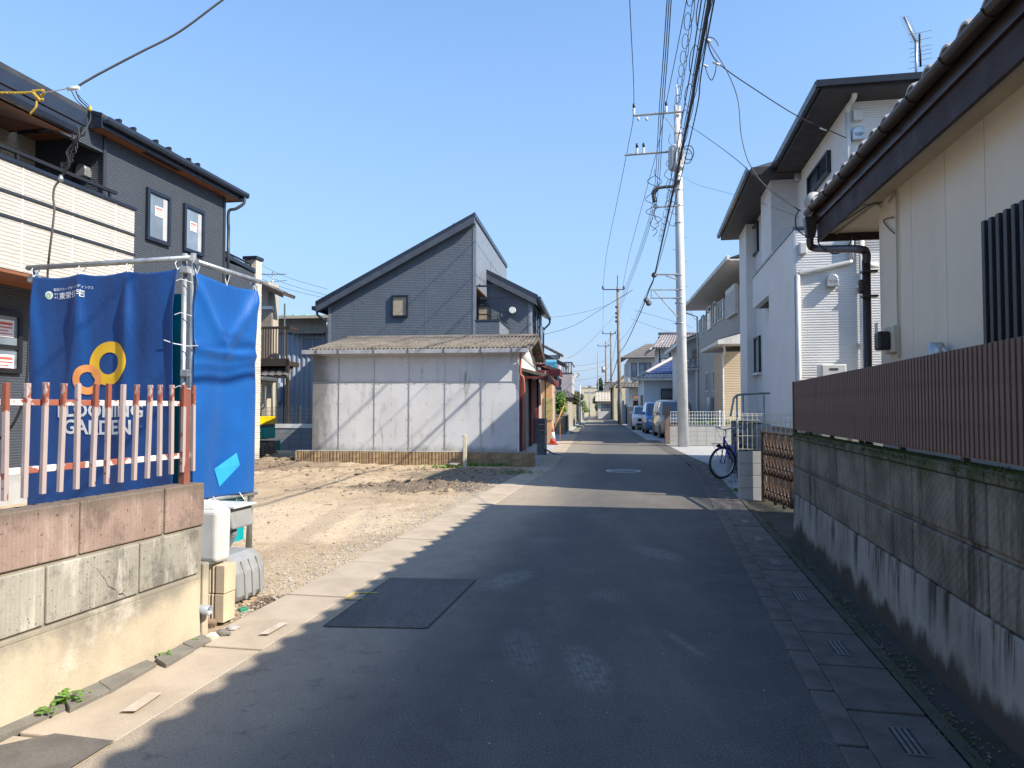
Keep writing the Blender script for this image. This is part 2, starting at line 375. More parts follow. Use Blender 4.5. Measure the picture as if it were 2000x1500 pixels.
def m_dirt():
    m, nt, b = _new('bare_earth', .95, 0, .2); N = NT(nt); P = N.co()
    c = N.mix(N.rng(N.noise(.5, 6, .6), .35, .65), (.50, .385, .25), (.37, .27, .17))
    c = N.mix(N.rng(N.noise(3.5, 6, .7), .52, .72), c, (.20, .145, .095))
    for (cx, cy, rx, ry, col, k) in ((-1.7, 13.2, 1.5, 1.0, (.12, .092, .066), 1.0), (-.6, 15.6, 1.9, 2.0, (.15, .12, .082), .85), (-6.4, 18.5, 2.6, 3, (.17, .125, .085), .75), (-1.75, 5.45, .28, .25, (.08, .055, .035), 1.0), (-3.2, 9.5, 2.2, 2.2, (.60, .48, .34), .6), (-4.5, 12.0, 2.5, 1.2, (.50, .38, .24), .6), (-2.4, 11.0, .22, 5.0, (.33, .25, .17), .5), (-4.1, 10.4, .22, 5.0, (.33, .25, .17), .5)):
        v = N.n.new('ShaderNodeVectorMath'); v.operation = 'SUBTRACT'; v.inputs[1].default_value = (cx, cy, 0); N.l(P, v.inputs[0])
        s_ = N.n.new('ShaderNodeVectorMath'); s_.operation = 'MULTIPLY'; s_.inputs[1].default_value = (1 / rx, 1 / ry, 0); N.l(v.outputs[0], s_.inputs[0])
        ln = N.n.new('ShaderNodeVectorMath'); ln.operation = 'LENGTH'; N.l(s_.outputs[0], ln.inputs[0])
        e = N.math('ADD', ln.outputs['Value'], N.math('MULTIPLY', N.math('SUBTRACT', N.noise(2.5, 6, .7), .5), 1.6))
        c = N.mix(N.math('MULTIPLY', N.rng(e, 1.0, .75), k), c, col)
    g = N.noise(55, 3, .7); c = N.mix(N.rng(g, .56, .66), c, (.60, .52, .41)); c = N.mix(N.rng(g, .42, .33), c, (.22, .16, .11))
    N.l(c, b.inputs['Base Color'])
    b1 = N.bump(b, N.noise(9, 6, .7), .6, .04); N.bump(b, N.noise(75, 3, .7), .6, .008, b1)
    return m
M['dirt'] = m_dirt()
M['far_ground'] = mat('far_ground', (.24, .22, .18), (.15, .16, .10), rough=.95, ns=.05, fine=3, bump=.2)
M['pebble'] = mat('pebble', (.46, .41, .34), (.28, .25, .21), rough=.9, ns=30, fine=90, bump=.2)
M['clod'] = mat('earth_clod', (.25, .18, .12), (.16, .11, .075), rough=.95, ns=8, fine=50, bump=.5)
g = MB(); g.face([(-500, -60, -.08), (500, -60, -.08), (500, 900, -.08), (-500, 900, -.08)]); g.build('ground', M['far_ground'], kind='structure')
def strip(name, m, fa, fb, y0, y1, z, n=60, uv=False):
    bm = bmesh.new(); ul = bm.loops.layers.uv.new('UVMap'); prev = None
    K = 6
    for i in range(n + 1):
        y = y0 + (y1 - y0) * (i / n) ** 1.6
        a, b = fa(y), fb(y); row = [bm.verts.new((a + (b - a) * k / K, y, z)) for k in range(K + 1)]
        if prev:
            for k in range(K):
                f = bm.faces.new([prev[0][k], prev[0][k + 1], row[k + 1], row[k]])
                for l, (uu, vv) in zip(f.loops, ((k / K, prev[1]), ((k + 1) / K, prev[1]), ((k + 1) / K, y), (k / K, y))): l[ul].uv = (uu, vv)
        prev = (row, y)
    me = bpy.data.meshes.new(name); bm.to_mesh(me); bm.free(); me.materials.append(m)
    o = bpy.data.objects.new(name, me); COL.objects.link(o); o['kind'] = 'structure'; return o
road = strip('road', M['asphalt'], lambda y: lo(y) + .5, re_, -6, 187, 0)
strip('right_verge', M['mossy_ground'], lambda y: re_(y) + .0, lambda y: re_(y) + 2.6, -6, 11.3, -.012)
strip('driveway', M['light_concrete'], lambda y: re_(y) + .0, lambda y: re_(y) + 5.5, 11.3, 27.6, -.006)
strip('parking_ground', M['light_concrete'], lambda y: re_(y) + .0, lambda y: re_(y) + 7, 27.6, 120, -.010)
strip('left_verge', M['light_concrete'], lambda y: lo(y) - 3.0, lambda y: lo(y) + .0, 18.2, 187, -.009)
gutL = thing('gutter_run', 'dusty pale concrete gutter strip along the left edge of the street', 'gutter'); gutL['kind'] = 'structure'; del gutL['category']
gutR = thing('gutter_run', 'dark concrete gutter with drain slots along the right edge of the street', 'gutter'); gutR['kind'] = 'structure'; del gutR['category']
def slab_mesh(w, l, h=.06):
    mb = MB(); mb.box(-w / 2, w / 2, -l / 2 + .004, l / 2 - .004, -h, 0)
    return mb
sL = slab_mesh(.49, 1.2).build('gutter_cover', M['dust_concrete'], gutL, .008)
def put_on(src, parent, fn, off, y, first, z, jit=.003):
    d = .3; dx = (fn(y + d) - fn(y - d)) / (2 * d); a = -math.atan(dx)
    o = src if first else src.copy()
    if not first: COL.objects.link(o); o.parent = parent
    o.location = (fn(y) + off, y, z + random.uniform(-jit, jit)); o.rotation_euler = (0, 0, a + random.uniform(-.003, .003)); return o
y = -1.0; i = 0
while y < 40: put_on(sL, gutL, lo, .25, y, i == 0, .003); y += 1.2; i += 1
sK = slab_mesh(.125, .6).build('kerb_stone', M['grey_concrete'], gutR, .006)
y = .4; i = 0
while y < 32: put_on(sK, gutR, re_, .065, y, i == 0, .007, .002); y += .605; i += 1
sC = slab_mesh(.35, .6).build('gutter_cover', M['grey_concrete'], gutR, .006)
y = 1.96 - .6; i = 0; grate = None
while y < 32:
    o = put_on(sC, gutR, re_, .31, y, i == 0, .005)
    if i % 2 == 1 and y < 20:
        if grate is None:
            mb = MB(); mb.box(-.042, .042, -.13, .13, .001, .003, 0)
            for k in range(3): mb.box(-.033 + k * .025, -.020 + k * .025, -.125, .125, .003, .0065, 1)
            mb.box(-.045, .045, -.134, -.127, .002, .006, 1); mb.box(-.045, .045, .127, .134, .002, .006, 1)
            grate = mb.build('drain_slot', [M['black'], mat('grate_steel', (.20, .20, .20), rough=.5, metal=.4, ns=12)], o); g1 = grate
        else: g1 = grate.copy(); COL.objects.link(g1); g1.parent = o
    y += .6; i += 1
# little kerb line of dirt between cover and verge (raised edge of the old U drain)
strip('kerb_line', mat('old_kerb', (.075, .07, .058), (.05, .052, .032), rough=.95, ns=7, bump=.5), lambda y: re_(y) + .49, lambda y: re_(y) + .56, -2, 11.4, .012)
# asphalt patch, manhole, markings
def sheet(name, m, pts, z, label=None, **k):
    mb = MB(); mb.face([(p[0], p[1], z) for p in pts]); o = mb.build(name, m); o['kind'] = 'structure'
    return o
sheet('asphalt_patch', M['asphalt_patch'], [(-1.25, 4.80), (-.56, 4.76), (-.30, 6.1), (-1.03, 6.16)], .004)
seam = mat('patch_seam', (.075, .071, .066), rough=.9, ns=20, bump=.3)
_q = [(-1.25, 4.80), (-.56, 4.76), (-.30, 6.1), (-1.03, 6.16)]
for _i in range(4):
    _a, _b = Vector(_q[_i]), Vector(_q[(_i + 1) % 4]); _n = Vector((_b - _a).to_tuple()).orthogonal().normalized() * .004
    sheet('patch_seam', seam, [tuple(_a + _n), tuple(_b + _n), tuple(_b - _n), tuple(_a - _n)], .0075 + .0005 * _i)
sheet('asphalt_patch', mat('old_dusty_asphalt', (.15, .135, .115), (.11, .1, .085), rough=.9, ns=5, fine=110, fa=.5, bump=.4), [(-2.36, 2.2), (-1.9, 2.2), (-1.72, 3.15), (-2.02, 3.22), (-2.2, 3.1)], .013)
M['yellow'] = mat('worn_yellow_paint', (.62, .43, .06), (.45, .33, .15), rough=.8, ns=14)
M['worn_white'] = mat('worn_white_paint', (.52, .45, .36), (.42, .34, .26), rough=.85, ns=9, bump=.3)
def yb(x0, x1, y0, y1): sheet('yellow_marking', M['yellow'], [(x0, y0), (x1, y0), (x1 + .02, y1), (x0 + .02, y1)], .008)
c0 = G(708, 1166); yb(c0.x - .12, c0.x + .02, c0.y - .10, c0.y - .075); yb(c0.x - .09, c0.x + .09, c0.y + .09, c0.y + .115)
sheet('yellow_marking', M['yellow'], [(c0.x - .12, c0.y - .08), (c0.x - .095, c0.y - .08), (c0.x - .07, c0.y + .1), (c0.x - .095, c0.y + .1)], .009)
def wline(a, b, w):
    a, b = G(*a), G(*b); sheet('edge_line', M['worn_white'], [(a.x - w, a.y), (a.x + w, a.y), (b.x + w, b.y), (b.x - w, b.y)], .0145)
wline((250, 1395), (305, 1358), .035); wline((515, 1243), (555, 1220), .03)
mh = fthing('manhole', 'round pale cast iron manhole cover set in the shaded asphalt', 'manhole cover', Fr(2.56, 16.57, 8))
MB().lathe((0, 0, 0), [(.40, -.02), (.40, .006), (.36, .006)], 32).build('rim', M['galv'], mh)
mb = MB(); mb.lathe((0, 0, 0), [(.335, -.02), (.335, .006), (.0, .008)], 32)
for i in range(-4, 5):
    for j in range(-4, 5):
        if math.hypot(i, j) < 4.3: mb.box(i * .07 - .02, i * .07 + .02, j * .07 - .02, j * .07 + .02, .006, .012)
mb.build('cover', mat('cast_iron', (.22, .215, .2), (.15, .145, .14), rough=.55, metal=.3, ns=9), mh)
# ---- the bare lot
def lot_h(x, y):
    s = lo(y) - x; p = Vector((x, y, 0))
    f = min(1, s / .5); h = .014 * f * mnoise.fractal(p * 1.3, 1, 2, 5) + .010 * f * mnoise.noise(p * 6)
    for (cx, cy, rx, ry, a, fr) in ((-1.7, 13.2, 1.2, .7, .17, 3.2), (-6.0, 18.6, 2.8, 1.6, .18, 1.8), (-.9, 15.9, 1.6, 1.6, .07, 2.5), (-4.6, 15.6, 2, 1, .10, 2.4)):
        e = math.exp(-((x - cx) / rx) ** 2 - ((y - cy) / ry) ** 2) * min(1, s / .8)
        h += e * a * (.35 + abs(mnoise.fractal(p * fr, 1, 2, 5)))
    h -= .022 * (math.exp(-((x + 2.2 + .10 * (y - 11)) / .14) ** 2) + math.exp(-((x + 3.8 + .12 * (y - 11)) / .14) ** 2)) * (7 < y < 16) * min(1, max(0, (y - 7)) / 1, max(0, 16 - y) / 1) * (1 + .5 * mnoise.noise(p * 3))
    h -= .16 * math.exp(-((x + 1.74) / .16) ** 2 - ((y - 5.42) / .13) ** 2)
    return h - .012
bm = bmesh.new(); prev = None
for i in range(230):
    y = -3 + 3 * i / 40 if i < 40 else 0 + 24.5 * ((i - 40) / 189) ** 1.15
    row = []
    for j in range(130):
        x = lo(y) - .002 - 16 * (j / 129) ** 1.7; row.append(bm.verts.new((x, y, lot_h(x, y))))
    if prev:
        for j in range(129):
            f = bm.faces.new([row[j], row[j + 1], prev[j + 1], prev[j]]); f.smooth = True
    prev = row
me = bpy.data.meshes.new('dirt_lot'); bmesh.ops.recalc_face_normals(bm, faces=bm.faces[:]); bm.to_mesh(me); bm.free(); me.materials.append(M['dirt'])
o = bpy.data.objects.new('dirt_lot', me); COL.objects.link(o); o['kind'] = 'structure'
def rocks(name, m, pts, label, cat):
    verts = []; faces = []
    base = [(1, 0, 0), (-1, 0, 0), (0, 1, 0), (0, -1, 0), (0, 0, 1), (0, 0, -1), (.7, .7, .3), (-.7, .6, .35), (.6, -.7, .3), (-.6, -.7, .35)]
    fc = [(0, 6, 4), (6, 2, 4), (2, 7, 4), (7, 1, 4), (1, 9, 4), (9, 3, 4), (3, 8, 4), (8, 0, 4), (0, 6, 5), (6, 2, 5), (2, 7, 5), (7, 1, 5), (1, 9, 5), (9, 3, 5), (3, 8, 5), (8, 0, 5)]
    for (x, y, z, s) in pts:
        k = len(verts); a = random.random() * 6.3; sx, sy, sz = s * random.uniform(.7, 1.4), s * random.uniform(.6, 1.1), s * random.uniform(.4, .8)
        for b in base:
            j = random.uniform(.75, 1.2); X, Y = b[0] * sx * j, b[1] * sy * j
            verts.append((x + X * math.cos(a) - Y * math.sin(a), y + X * math.sin(a) + Y * math.cos(a), z + b[2] * sz * j))
        faces += [tuple(k + q for q in f) for f in fc]
    me = bpy.data.meshes.new(name); me.from_pydata(verts, [], faces); me.materials.append(m)
    o = bpy.data.objects.new(name, me); COL.objects.link(o); o['kind'] = 'stuff'; o['label'] = label; o['category'] = cat; return o
P = []
for i in range(6500):
    y = random.uniform(4.9, 15.5); s = abs(random.gauss(.0, .32)) + .01
    if random.random() < .35: s = random.uniform(0, 3.2)
    x = lo(y) - s
    if x < -5: continue
    P.append((x, y, lot_h(x, y) + .002, random.choice((.006, .008, .011, .015))))
rocks('gravel', M['pebble'], P, 'pale gravel scattered along the edge of the dirt lot', 'gravel')
P = []
for (cx, cy, sx, sy, n, s0) in ((-1.7, 13.2, 1.0, .6, 260, .03), (-6.2, 18.8, 1.9, 1.2, 340, .045), (-3.6, 15.8, 2.5, 1.4, 260, .022), (-.8, 16.2, 1.2, 1.0, 200, .022), (-3.0, 10.5, 2.2, 2.5, 200, .013), (-1.72, 5.35, .35, .25, 160, .012), (-3.2, 17.2, 3.0, .5, 140, .03)):
    for i in range(n):
        x, y = random.gauss(cx, sx), random.gauss(cy, sy)
        if x > lo(y) - .05 or y > 22: continue
        if y > 17.4 and x > -5.4: continue
        P.append((x, y, lot_h(x, y), s0 * random.uniform(.4, 1.9)))
rocks('earth_clods', M['clod'], P, 'lumps of dug brown earth on the dirt lot', 'soil')
P = []
for i in range(900):
    y = random.uniform(11.8, 20); x = re_(y) + .5 + random.random() * 1.6
    if y > 15.5: continue
    P.append((x, y, -.002, random.choice((.012, .017, .022))))
rocks('grey_gravel', mat('grey_gravel', (.36, .37, .38), (.2, .2, .21), rough=.9, ns=30), P, 'grey gravel on the ground round the blue bicycle', 'gravel')
# small stray grit on the road
P = [(random.uniform(-1.2, 2.2), random.uniform(2.6, 8), .003, random.choice((.003, .004, .006))) for i in range(110)]
P = [p for p in P if lo(p[1]) + .5 < p[0] < re_(p[1])]
rocks('grit', M['pebble'], P, 'tiny bits of grit lying on the asphalt', 'grit')

# bits of debris and weeds on the lot
def lot_bit(u, v, sx, sy, sz, rz, m, label, cat='debris'):
    p = G(u, v); o = MB().box(-sx, sx, -sy, sy, 0, sz).build('scrap', m, None, .003); o.location = (p.x, p.y, lot_h(p.x, p.y) - .004); o.rotation_euler = (random.uniform(-.1, .1), random.uniform(-.1, .1), rz); tag(o, label, cat, 'scraps lying on the lot'); return o
M['old_wood'] = mat('old_wood', (.30, .22, .14), (.2, .15, .1), rough=.9, ns=12); M['paper'] = mat('white_scrap', (.62, .62, .60), rough=.7)
lot_bit(565, 1167, .05, .02, .004, .4, M['paper'], 'white scrap of plastic at the gravel edge right of the dug hole'); lot_bit(475, 1190, .03, .025, .03, .8, mat('green_scrap', (.03, .25, .14), rough=.5), 'small green scrap in the gravel by the ribbed blocks')
lot_bit(745, 1010, .10, .012, .012, 1.1, M['old_wood'], 'short stick of wood near the middle of the dirt lot'); lot_bit(640, 985, .07, .02, .015, .2, M['old_wood'], 'wood chip on the pale dirt left of the middle'); lot_bit(590, 940, .15, .015, .015, 2.4, M['old_wood'], 'thin stick lying far left on the dirt lot'); lot_bit(700, 930, .06, .05, .03, .9, M['clod'], 'flat lump of hard earth behind the wood stick')
# ================================================ NEAR LEFT: block wall and picket fence
WL = Fr(-2.2945, 3.23, 13.6)
m, nt, b = _new('old_plaster', .9, 0, .25); N = NT(nt)
z_ = N.xyz()[2]; n1 = N.noise(1.6, 6, .65); 
c = N.mix(N.rng(n1, .35, .65), (.50, .43, .31), (.40, .34, .25))
dz = N.math('ADD', z_, N.math('MULTIPLY', N.math('SUBTRACT', n1, .5), .5))
c = N.mix(N.math('MULTIPLY', N.rng(dz, .26, .42), .65), c, (.155, .145, .125))
c = N.mix(N.math('MULTIPLY', N.rng(N.noise(2.1, 6, .7), .56, .7), .5), c, (.60, .55, .45))
c = N.mix(.5, c, N.mix(N.noise(120, 3, .7), (.1, .1, .1), (.9, .9, .9)), 'SOFT_LIGHT')
N.l(c, b.inputs['Base Color']); b1 = N.bump(b, N.noise(7, 5, .6), .35, .01); N.bump(b, N.noise(90, 3, .7), .4, .004, b1)
M['old_plaster'] = m
def m_oldblock(name, col, stain, pale, ribs=True, top=None):
    m, nt, b = _new(name, .92, 0, .25); N = NT(nt)
    c = N.mix(N.rng(N.noise(2.5, 6, .65), .35, .65), col, dk(col, .8))
    c = N.mix(N.math('MULTIPLY', N.rng(N.noise(3.2, 6, .72), .47, .66), .75), c, stain)
    c = N.mix(N.math('MULTIPLY', N.rng(N.noise(9, 5, .7, N.map((1, 1, .22))), .5, .72), .7), c, pale)
    if top is not None:
        zz = N.math('ADD', N.xyz()[2], N.math('MULTIPLY', N.math('SUBTRACT', N.noise(7, 5, .7, N.map((1, 1, .35))), .5), .16))
        c = N.mix(N.math('MULTIPLY', N.rng(zz, top - .06, top + .02), .75), c, (.13, .105, .08))
    c = N.mix(.55, c, N.mix(N.noise(140, 3, .7), (.05, .05, .05), (.95, .95, .95)), 'SOFT_LIGHT'); pt_ = N.noise(48, 2, .5); c = N.mix(N.math('MULTIPLY', N.rng(pt_, .66, .70), .75), c, (.05, .042, .035))
    N.l(c, b.inputs['Base Color'])
    b1 = N.bump(b, N.noise(110, 3, .75), .45, .004)
    if ribs: N.bump(b, N.wave(14, 'Y', 1.2, None, 3), .35, .004, b1)
    return m
M['pinkblock'] = m_oldblock('pinkish_block', (.33, .235, .19), (.125, .09, .072), (.46, .37, .31), top=.95)
M['greyblock'] = m_oldblock('weathered_grey_block', (.36, .335, .275), (.11, .10, .088), (.60, .56, .48))
wl_ = fthing('block_wall', 'low weathered block wall at left with pinkish top course and cracked plaster', 'wall', WL)
BX('core', M['old_plaster'], wl_, -.15, -.014, -5, 1.40, -.3, .965)
mb = MB()      # plaster foot, slightly battered
mb.hexa([(-.16, -5, -.3), (.03, -5, -.3), (.03, 1.38, -.3), (-.16, 1.38, -.3)], [(-.16, -5, .372), (.004, -5, .372), (.004, 1.36, .388), (-.16, 1.36, .388)]); mb.build('plaster_foot', M['old_plaster'], wl_, .012)
BX('mortar_ledge', M['old_plaster'], wl_, -.15, .006, -5, 1.365, .376, .402, .006)
def blocks(y1, z0, z1, m, L, yend, first):
    y = yend; k = 0; y2 = first
    while y > -5:
        BX('block', m, wl_, -.15, 0 + random.uniform(-.002, .002), y2 + .006, y - .006, z0, z1, .007); y = y2; y2 = y - L; k += 1
blocks(0, .708, .975, M['pinkblock'], .609, 1.413, 1.05)
blocks(0, .412, .690, M['greyblock'], .61, 1.365, .857)
cr = [(-.0, WL.hx(u, v)[0], WL.hx(u, v)[1]) for u, v in ((190, 1111), (197, 1122), (204, 1130), (209, 1143), (218, 1148), (224, 1150), (231, 1160), (239, 1158), (245, 1165))]
mb = MB()
for a, b_ in zip(cr[:-1], cr[1:]):
    mb.hexa([(.0, a[1], a[2]), (.0, b_[1], b_[2]), (.0, b_[1] + .004, b_[2] - .006), (.0, a[1] + .004, a[2] - .006)], [(.0035, a[1], a[2]), (.0035, b_[1], b_[2]), (.0035, b_[1] + .004, b_[2] - .006), (.0035, a[1] + .004, a[2] - .006)])
mb.build('crack', M['black'], wl_)
mb = MB(); mb.box(-.14, -.005, 1.415, 1.475, -.2, .46); mb.build('mortar_pier', M['old_plaster'], wl_, .01)
mb = MB(); c_ = WL.hx(397, 1191); mb.lathe((0, c_[0], c_[1]), [(.030, -.12), (.030, .05), (.024, .05), (.024, .0), (.0, .0)], 16, ax='x'); mb.build('drain_pipe_stub', mat('grey_pvc', (.30, .33, .36), rough=.4), wl_)
# fence with peeling paint
m, nt, b = _new('peeling_paint', .6, 0, .3); N = NT(nt)
f = N.rng(N.math('ADD', N.noise(5.5, 4, .6, N.map((1, 1, .55))), N.math('MULTIPLY', N.math('SUBTRACT', N.rnd(), .5), .10)), .40, .42)
zz = N.rng(N.xyz()[2], 1.05, 1.14, .35, 0); f = N.math('SUBTRACT', f, zz, True)
c = N.mix(f, (.27, .085, .055), N.mix(N.noise(6), (.44, .415, .40), (.58, .55, .53)))
N.l(c, b.inputs['Base Color']); N.bump(b, f, .3, .002); M['peel'] = m
m, nt, b = _new('peeling_rail_paint', .6, 0, .3); N = NT(nt)
f = N.rng(N.noise(3.6, 4, .6, N.map((1, 1, 1.6))), .49, .51)
N.l(N.mix(f, (.33, .11, .075), (.66, .61, .58)), b.inputs['Base Color']); M['peel_rail'] = m
M['brownpost'] = mat('red_brown_post', (.25, .09, .065), (.2, .07, .05), rough=.55, ns=8, bump=.1)
pf = fthing('picket_fence', 'metal picket fence with peeling white and red-brown paint on the block wall', 'fence', WL)
BX('rail', M['peel_rail'], pf, -.105, -.078, -5, 1.385, 1.462, 1.493, .003)
BX('rail', M['peel_rail'], pf, -.105, -.078, -5, 1.385, 1.135, 1.168, .003)
BX('post', M['brownpost'], pf, -.10, -.055, 1.285, 1.335, .96, 1.57, .004)
BX('post', M['brownpost'], pf, -.10, -.055, -1.7, -1.65, .96, 1.57, .004)
pk = BX('picket', M['peel'], pf, -.012, .010, -.0115, .0115, 0, .545, .002); pk.location = (-.062, -.025, 1.03)
for i in range(-10, 15):
    if i == 0: continue
    y = -.025 + .1 * i; o = inst(pk, pf, (-.062 + random.uniform(-.002, .002), y, 1.022 + .022 * y + random.uniform(-.004, .004)), (random.uniform(-.022, .022), random.uniform(-.015, .015), random.uniform(-.10, .10)))
# broken slabs along the foot of the wall
M['slate'] = mat('grey_mortar', (.20, .185, .155), (.16, .145, .12), rough=.95, ns=6, fine=120, fa=.5, bump=.5)
def shard(pts, h, label, tilt=0):
    cx = sum(p[0] for p in pts) / len(pts); cy = sum(p[1] for p in pts) / len(pts)
    mb = MB(); mb.prism([(p[0] - cx, p[1] - cy) for p in pts], 'z', 0, h); o = mb.build('mortar_slab', M['slate'], None, .004)
    o.location = (cx + .045, cy - .012, .0); o.rotation_euler = (0, tilt, 0); tag(o, label, 'slab', 'broken mortar slabs along the wall foot'); return o
def gp(l): return [G(u, v, .02)[:2] for u, v in l]
def _off(p):
    q = WL.loc((p[0], p[1])); return WL.wor(max(q.x, .055), q.y)
shard(gp([(-150, 1490), (-140, 1440), (20, 1376), (100, 1340), (112, 1378), (30, 1415)]), .035, 'long pale grey mortar slab nearest the bottom left corner, by the green weed', .12)
shard(gp([(106, 1362), (172, 1330), (200, 1345), (120, 1383)]), .03, 'dark grey mortar slab second from the left along the wall foot', .1)
shard(gp([(172, 1331), (262, 1287), (292, 1294), (200, 1346)]), .03, 'longest dark grey mortar slab in the middle of the wall foot row', .08)
shard(gp([(290, 1288), (342, 1259), (366, 1265), (310, 1297)]), .028, 'small grey mortar slab just right of the two-leaf weed', .1)
shard(gp([(340, 1256), (378, 1237), (400, 1246), (364, 1264)]), .026, 'grey mortar slab farthest along, beside the pale stones', .1)
def stone(u, v, s, label, col=None, k=0):
    p = G(u, v); rr = random.Random(k); bm = bmesh.new(); bmesh.ops.create_icosphere(bm, subdivisions=2, radius=1)
    for q in bm.verts: q.co *= 1 + .3 * mnoise.noise(q.co * 1.3 + Vector((k * 7.1, 0, 0)))
    for q in bm.verts: q.co = Vector((q.co.x * s[0], q.co.y * s[1], q.co.z * s[2]))
    me = bpy.data.meshes.new('stone'); bm.to_mesh(me); bm.free(); me.materials.append(col or M['pebble'])
    o = bpy.data.objects.new('stone', me); COL.objects.link(o); o.location = (p.x, p.y, s[2] * .6); o.rotation_euler = (0, 0, rr.random() * 3); tag(o, label, 'stone', 'loose stones by the wall end')
stone(413, 1248, (.045, .03, .025), 'whitish stone lying between the mortar slab and the ribbed blocks', mat('pale_stone', (.6, .54, .44), rough=.9), 1)
stone(436, 1240, (.06, .035, .022), 'wide grey-brown stone right of the whitish one on the gutter edge', M['slate'], 2)
stone(412, 1222, (.035, .03, .03), 'rounded tan stone leaning against the foot of the ribbed blocks', M['clod'], 3)
stone(375, 1235, (.03, .02, .018), 'small tan stone left of the drain stub', M['pebble'], 4)
stone(455, 1228, (.05, .04, .014), 'flat pale stone farthest right, half in the dirt', mat('flat_stone', (.42, .40, .37), rough=.9), 5)
def weed(u, v, n, s, label, k):
    p = _off(G(u, v)); rr = random.Random(k); mb = MB(); root = thing('weed', label, 'weed', (p.x, p.y, 0), 0, 'weeds along the wall foot')
    st = MB()
    for i in range(n):
        a = rr.random() * 6.28; r = rr.random() ** .5 * s; h = s * rr.uniform(.35, 1.0)
        q = Vector((math.cos(a) * r, math.sin(a) * r * .6, h)); st.tube([(0, 0, -.01), (q.x * .4, q.y * .4, h * .6), q], .0012, 4)
        w = s * rr.uniform(.16, .3); t = rr.random() * 6.28; n_ = []
        for j in range(6):
            aa = t + j * math.pi / 3; n_.append(q + Vector((math.cos(aa) * w, math.sin(aa) * w * .9, (.25 if j % 2 else -.1) * w)))
        mb.face(n_)
    mb.build('leaves', M['weed'], root); st.build('stem', M['weed'], root)
weed(45, 1371, 22, .075, 'largest bright green leafy weed in the bottom left corner', 1)
weed(2, 1392, 12, .06, 'bright green weed cut by the left edge of the photo', 2)
weed(283, 1285, 12, .045, 'small green weed in the gap between two mortar slabs', 3)
weed(88, 1353, 7, .035, 'tiny weed with few leaves behind the pale mortar slab', 4)
weed(332, 1252, 6, .035, 'tiny brownish weed near the right end of the wall', 5)
weed(133, 1340, 6, .03, 'tiny weed above the dark slab second from the left', 6)
# ================================================ things at the wall end
st = fthing('ribbed_block_stack', 'two beige ribbed concrete blocks stacked upright at the wall end', 'blocks', Fr(-1.99, 4.86, 12))
M['beigeblock'] = mat('beige_block', (.58, .47, .32), (.5, .40, .27), rough=.85, ns=5, bump=.2)
def ribblock():
    mb = MB(); pts = [(-.06, 0)]; x = -.06
    prof = [(-.060, 0), (-.048, 0), (-.045, .012), (-.035, .012), (-.032, 0), (-.022, 0), (-.019, .014), (-.009, .014), (-.006, 0), (.004, 0), (.060, 0), (.060, .13), (-.060, .13)]
    mb.prism(prof, 'z', 0, .186); return mb
b0 = ribblock().build('block', M['beigeblock'], st, .003); b0.location = (0, 0, .012); inst(b0, st, (.002, .003, .205))
M['poly'] = mat('white_polyethylene', (.66, .66, .62), (.56, .55, .50), rough=.4, bump=.1, ns=5, streak=.35, scol=(.35, .31, .24)); M['grey_poly'] = mat('grey_polyethylene', (.29, .295, .295), (.24, .24, .235), rough=.5, bump=.1, ns=5, streak=.3, scol=(.30, .26, .2))
t = fthing('white_tank', 'white plastic tank standing on the beige ribbed blocks', 'tank', Fr(-2.02, 4.93, 12))
mb = MB(); mb.hexa([(-.15, -.10, .41), (.075, -.10, .41), (.075, .06, .41), (-.15, .06, .41)], [(-.15, -.105, .77), (.08, -.105, .77), (.08, .065, .77), (-.15, .065, .77)]); mb.build('body', M['poly'], t, .035, segs=4, smooth=False)
mb = MB(); mb.hexa([(-.15, -.10, .76), (.065, -.09, .76), (.065, .05, .76), (-.15, .05, .76)], [(-.14, -.06, .82), (.0, -.06, .82), (.0, .03, .82), (-.14, .03, .82)]); mb.build('lid', M['poly'], t, .015)
t = fthing('grey_tank', 'large grey plastic waste tank low behind the ribbed blocks', 'tank', Fr(-2.16, 5.45, 12))
prof = [(-.35, 0), (.13, 0), (.16, .05), (.15, .22), (.11, .31), (.04, .345), (-.35, .345)]
mb = MB(); mb.prism(prof, 'y', -.08, .30); mb.build('body', M['grey_poly'], t, .03, segs=3)
mb = MB(); 
for k in range(3): mb.prism([(.155, .02), (.175, .02), (.165, .2), (.13, .3), (.12, .3), (.145, .2)], 'y', .0 + k * .10, .03 + k * .10)
mb.build('ribs', M['grey_poly'], t, .004)
t = fthing('grey_pump_box', 'small grey plastic box with corrugated hose above the grey tank', 'box', Fr(-2.27, 5.75, 12))
mb = MB(); mb.hexa([(-.2, -.1, .48), (.12, -.1, .50), (.12, .2, .50), (-.2, .2, .48)], [(-.2, -.1, .66), (.09, -.1, .66), (.09, .2, .66), (-.2, .2, .66)]); mb.build('housing', M['grey_poly'], t, .015)
mb = MB(); mb.box(-.2, .13, -.11, .21, .662, .68); mb.build('lid', M['poly'], t, .004)
mb = MB(); path = bez([(.03, .02, .5), (.05, .0, .45), (.02, .0, .39), (.0, .0, .35)], 10); mb.tube(path, .03, 12)
for k in range(3, 28, 2): mb.lathe(path[k], [(.028, -.003), (.036, 0), (.028, .003)], 12)
mb.build('hose', mat('grey_hose', (.22, .23, .23), rough=.5), t)
lp = at(492, 1030, 7.0)
t = TB('leaning_pole', mat('greenish_pipe', (.25, .25, .19), (.17, .17, .13), rough=.7, ns=8), None, [(0, 0, 0), (.025, .02, .71)], .026, 12); t.location = (-2.57, 7.02, -.01); tag(t, 'short greenish pipe standing in the dirt right of the blue banner', 'pipe')
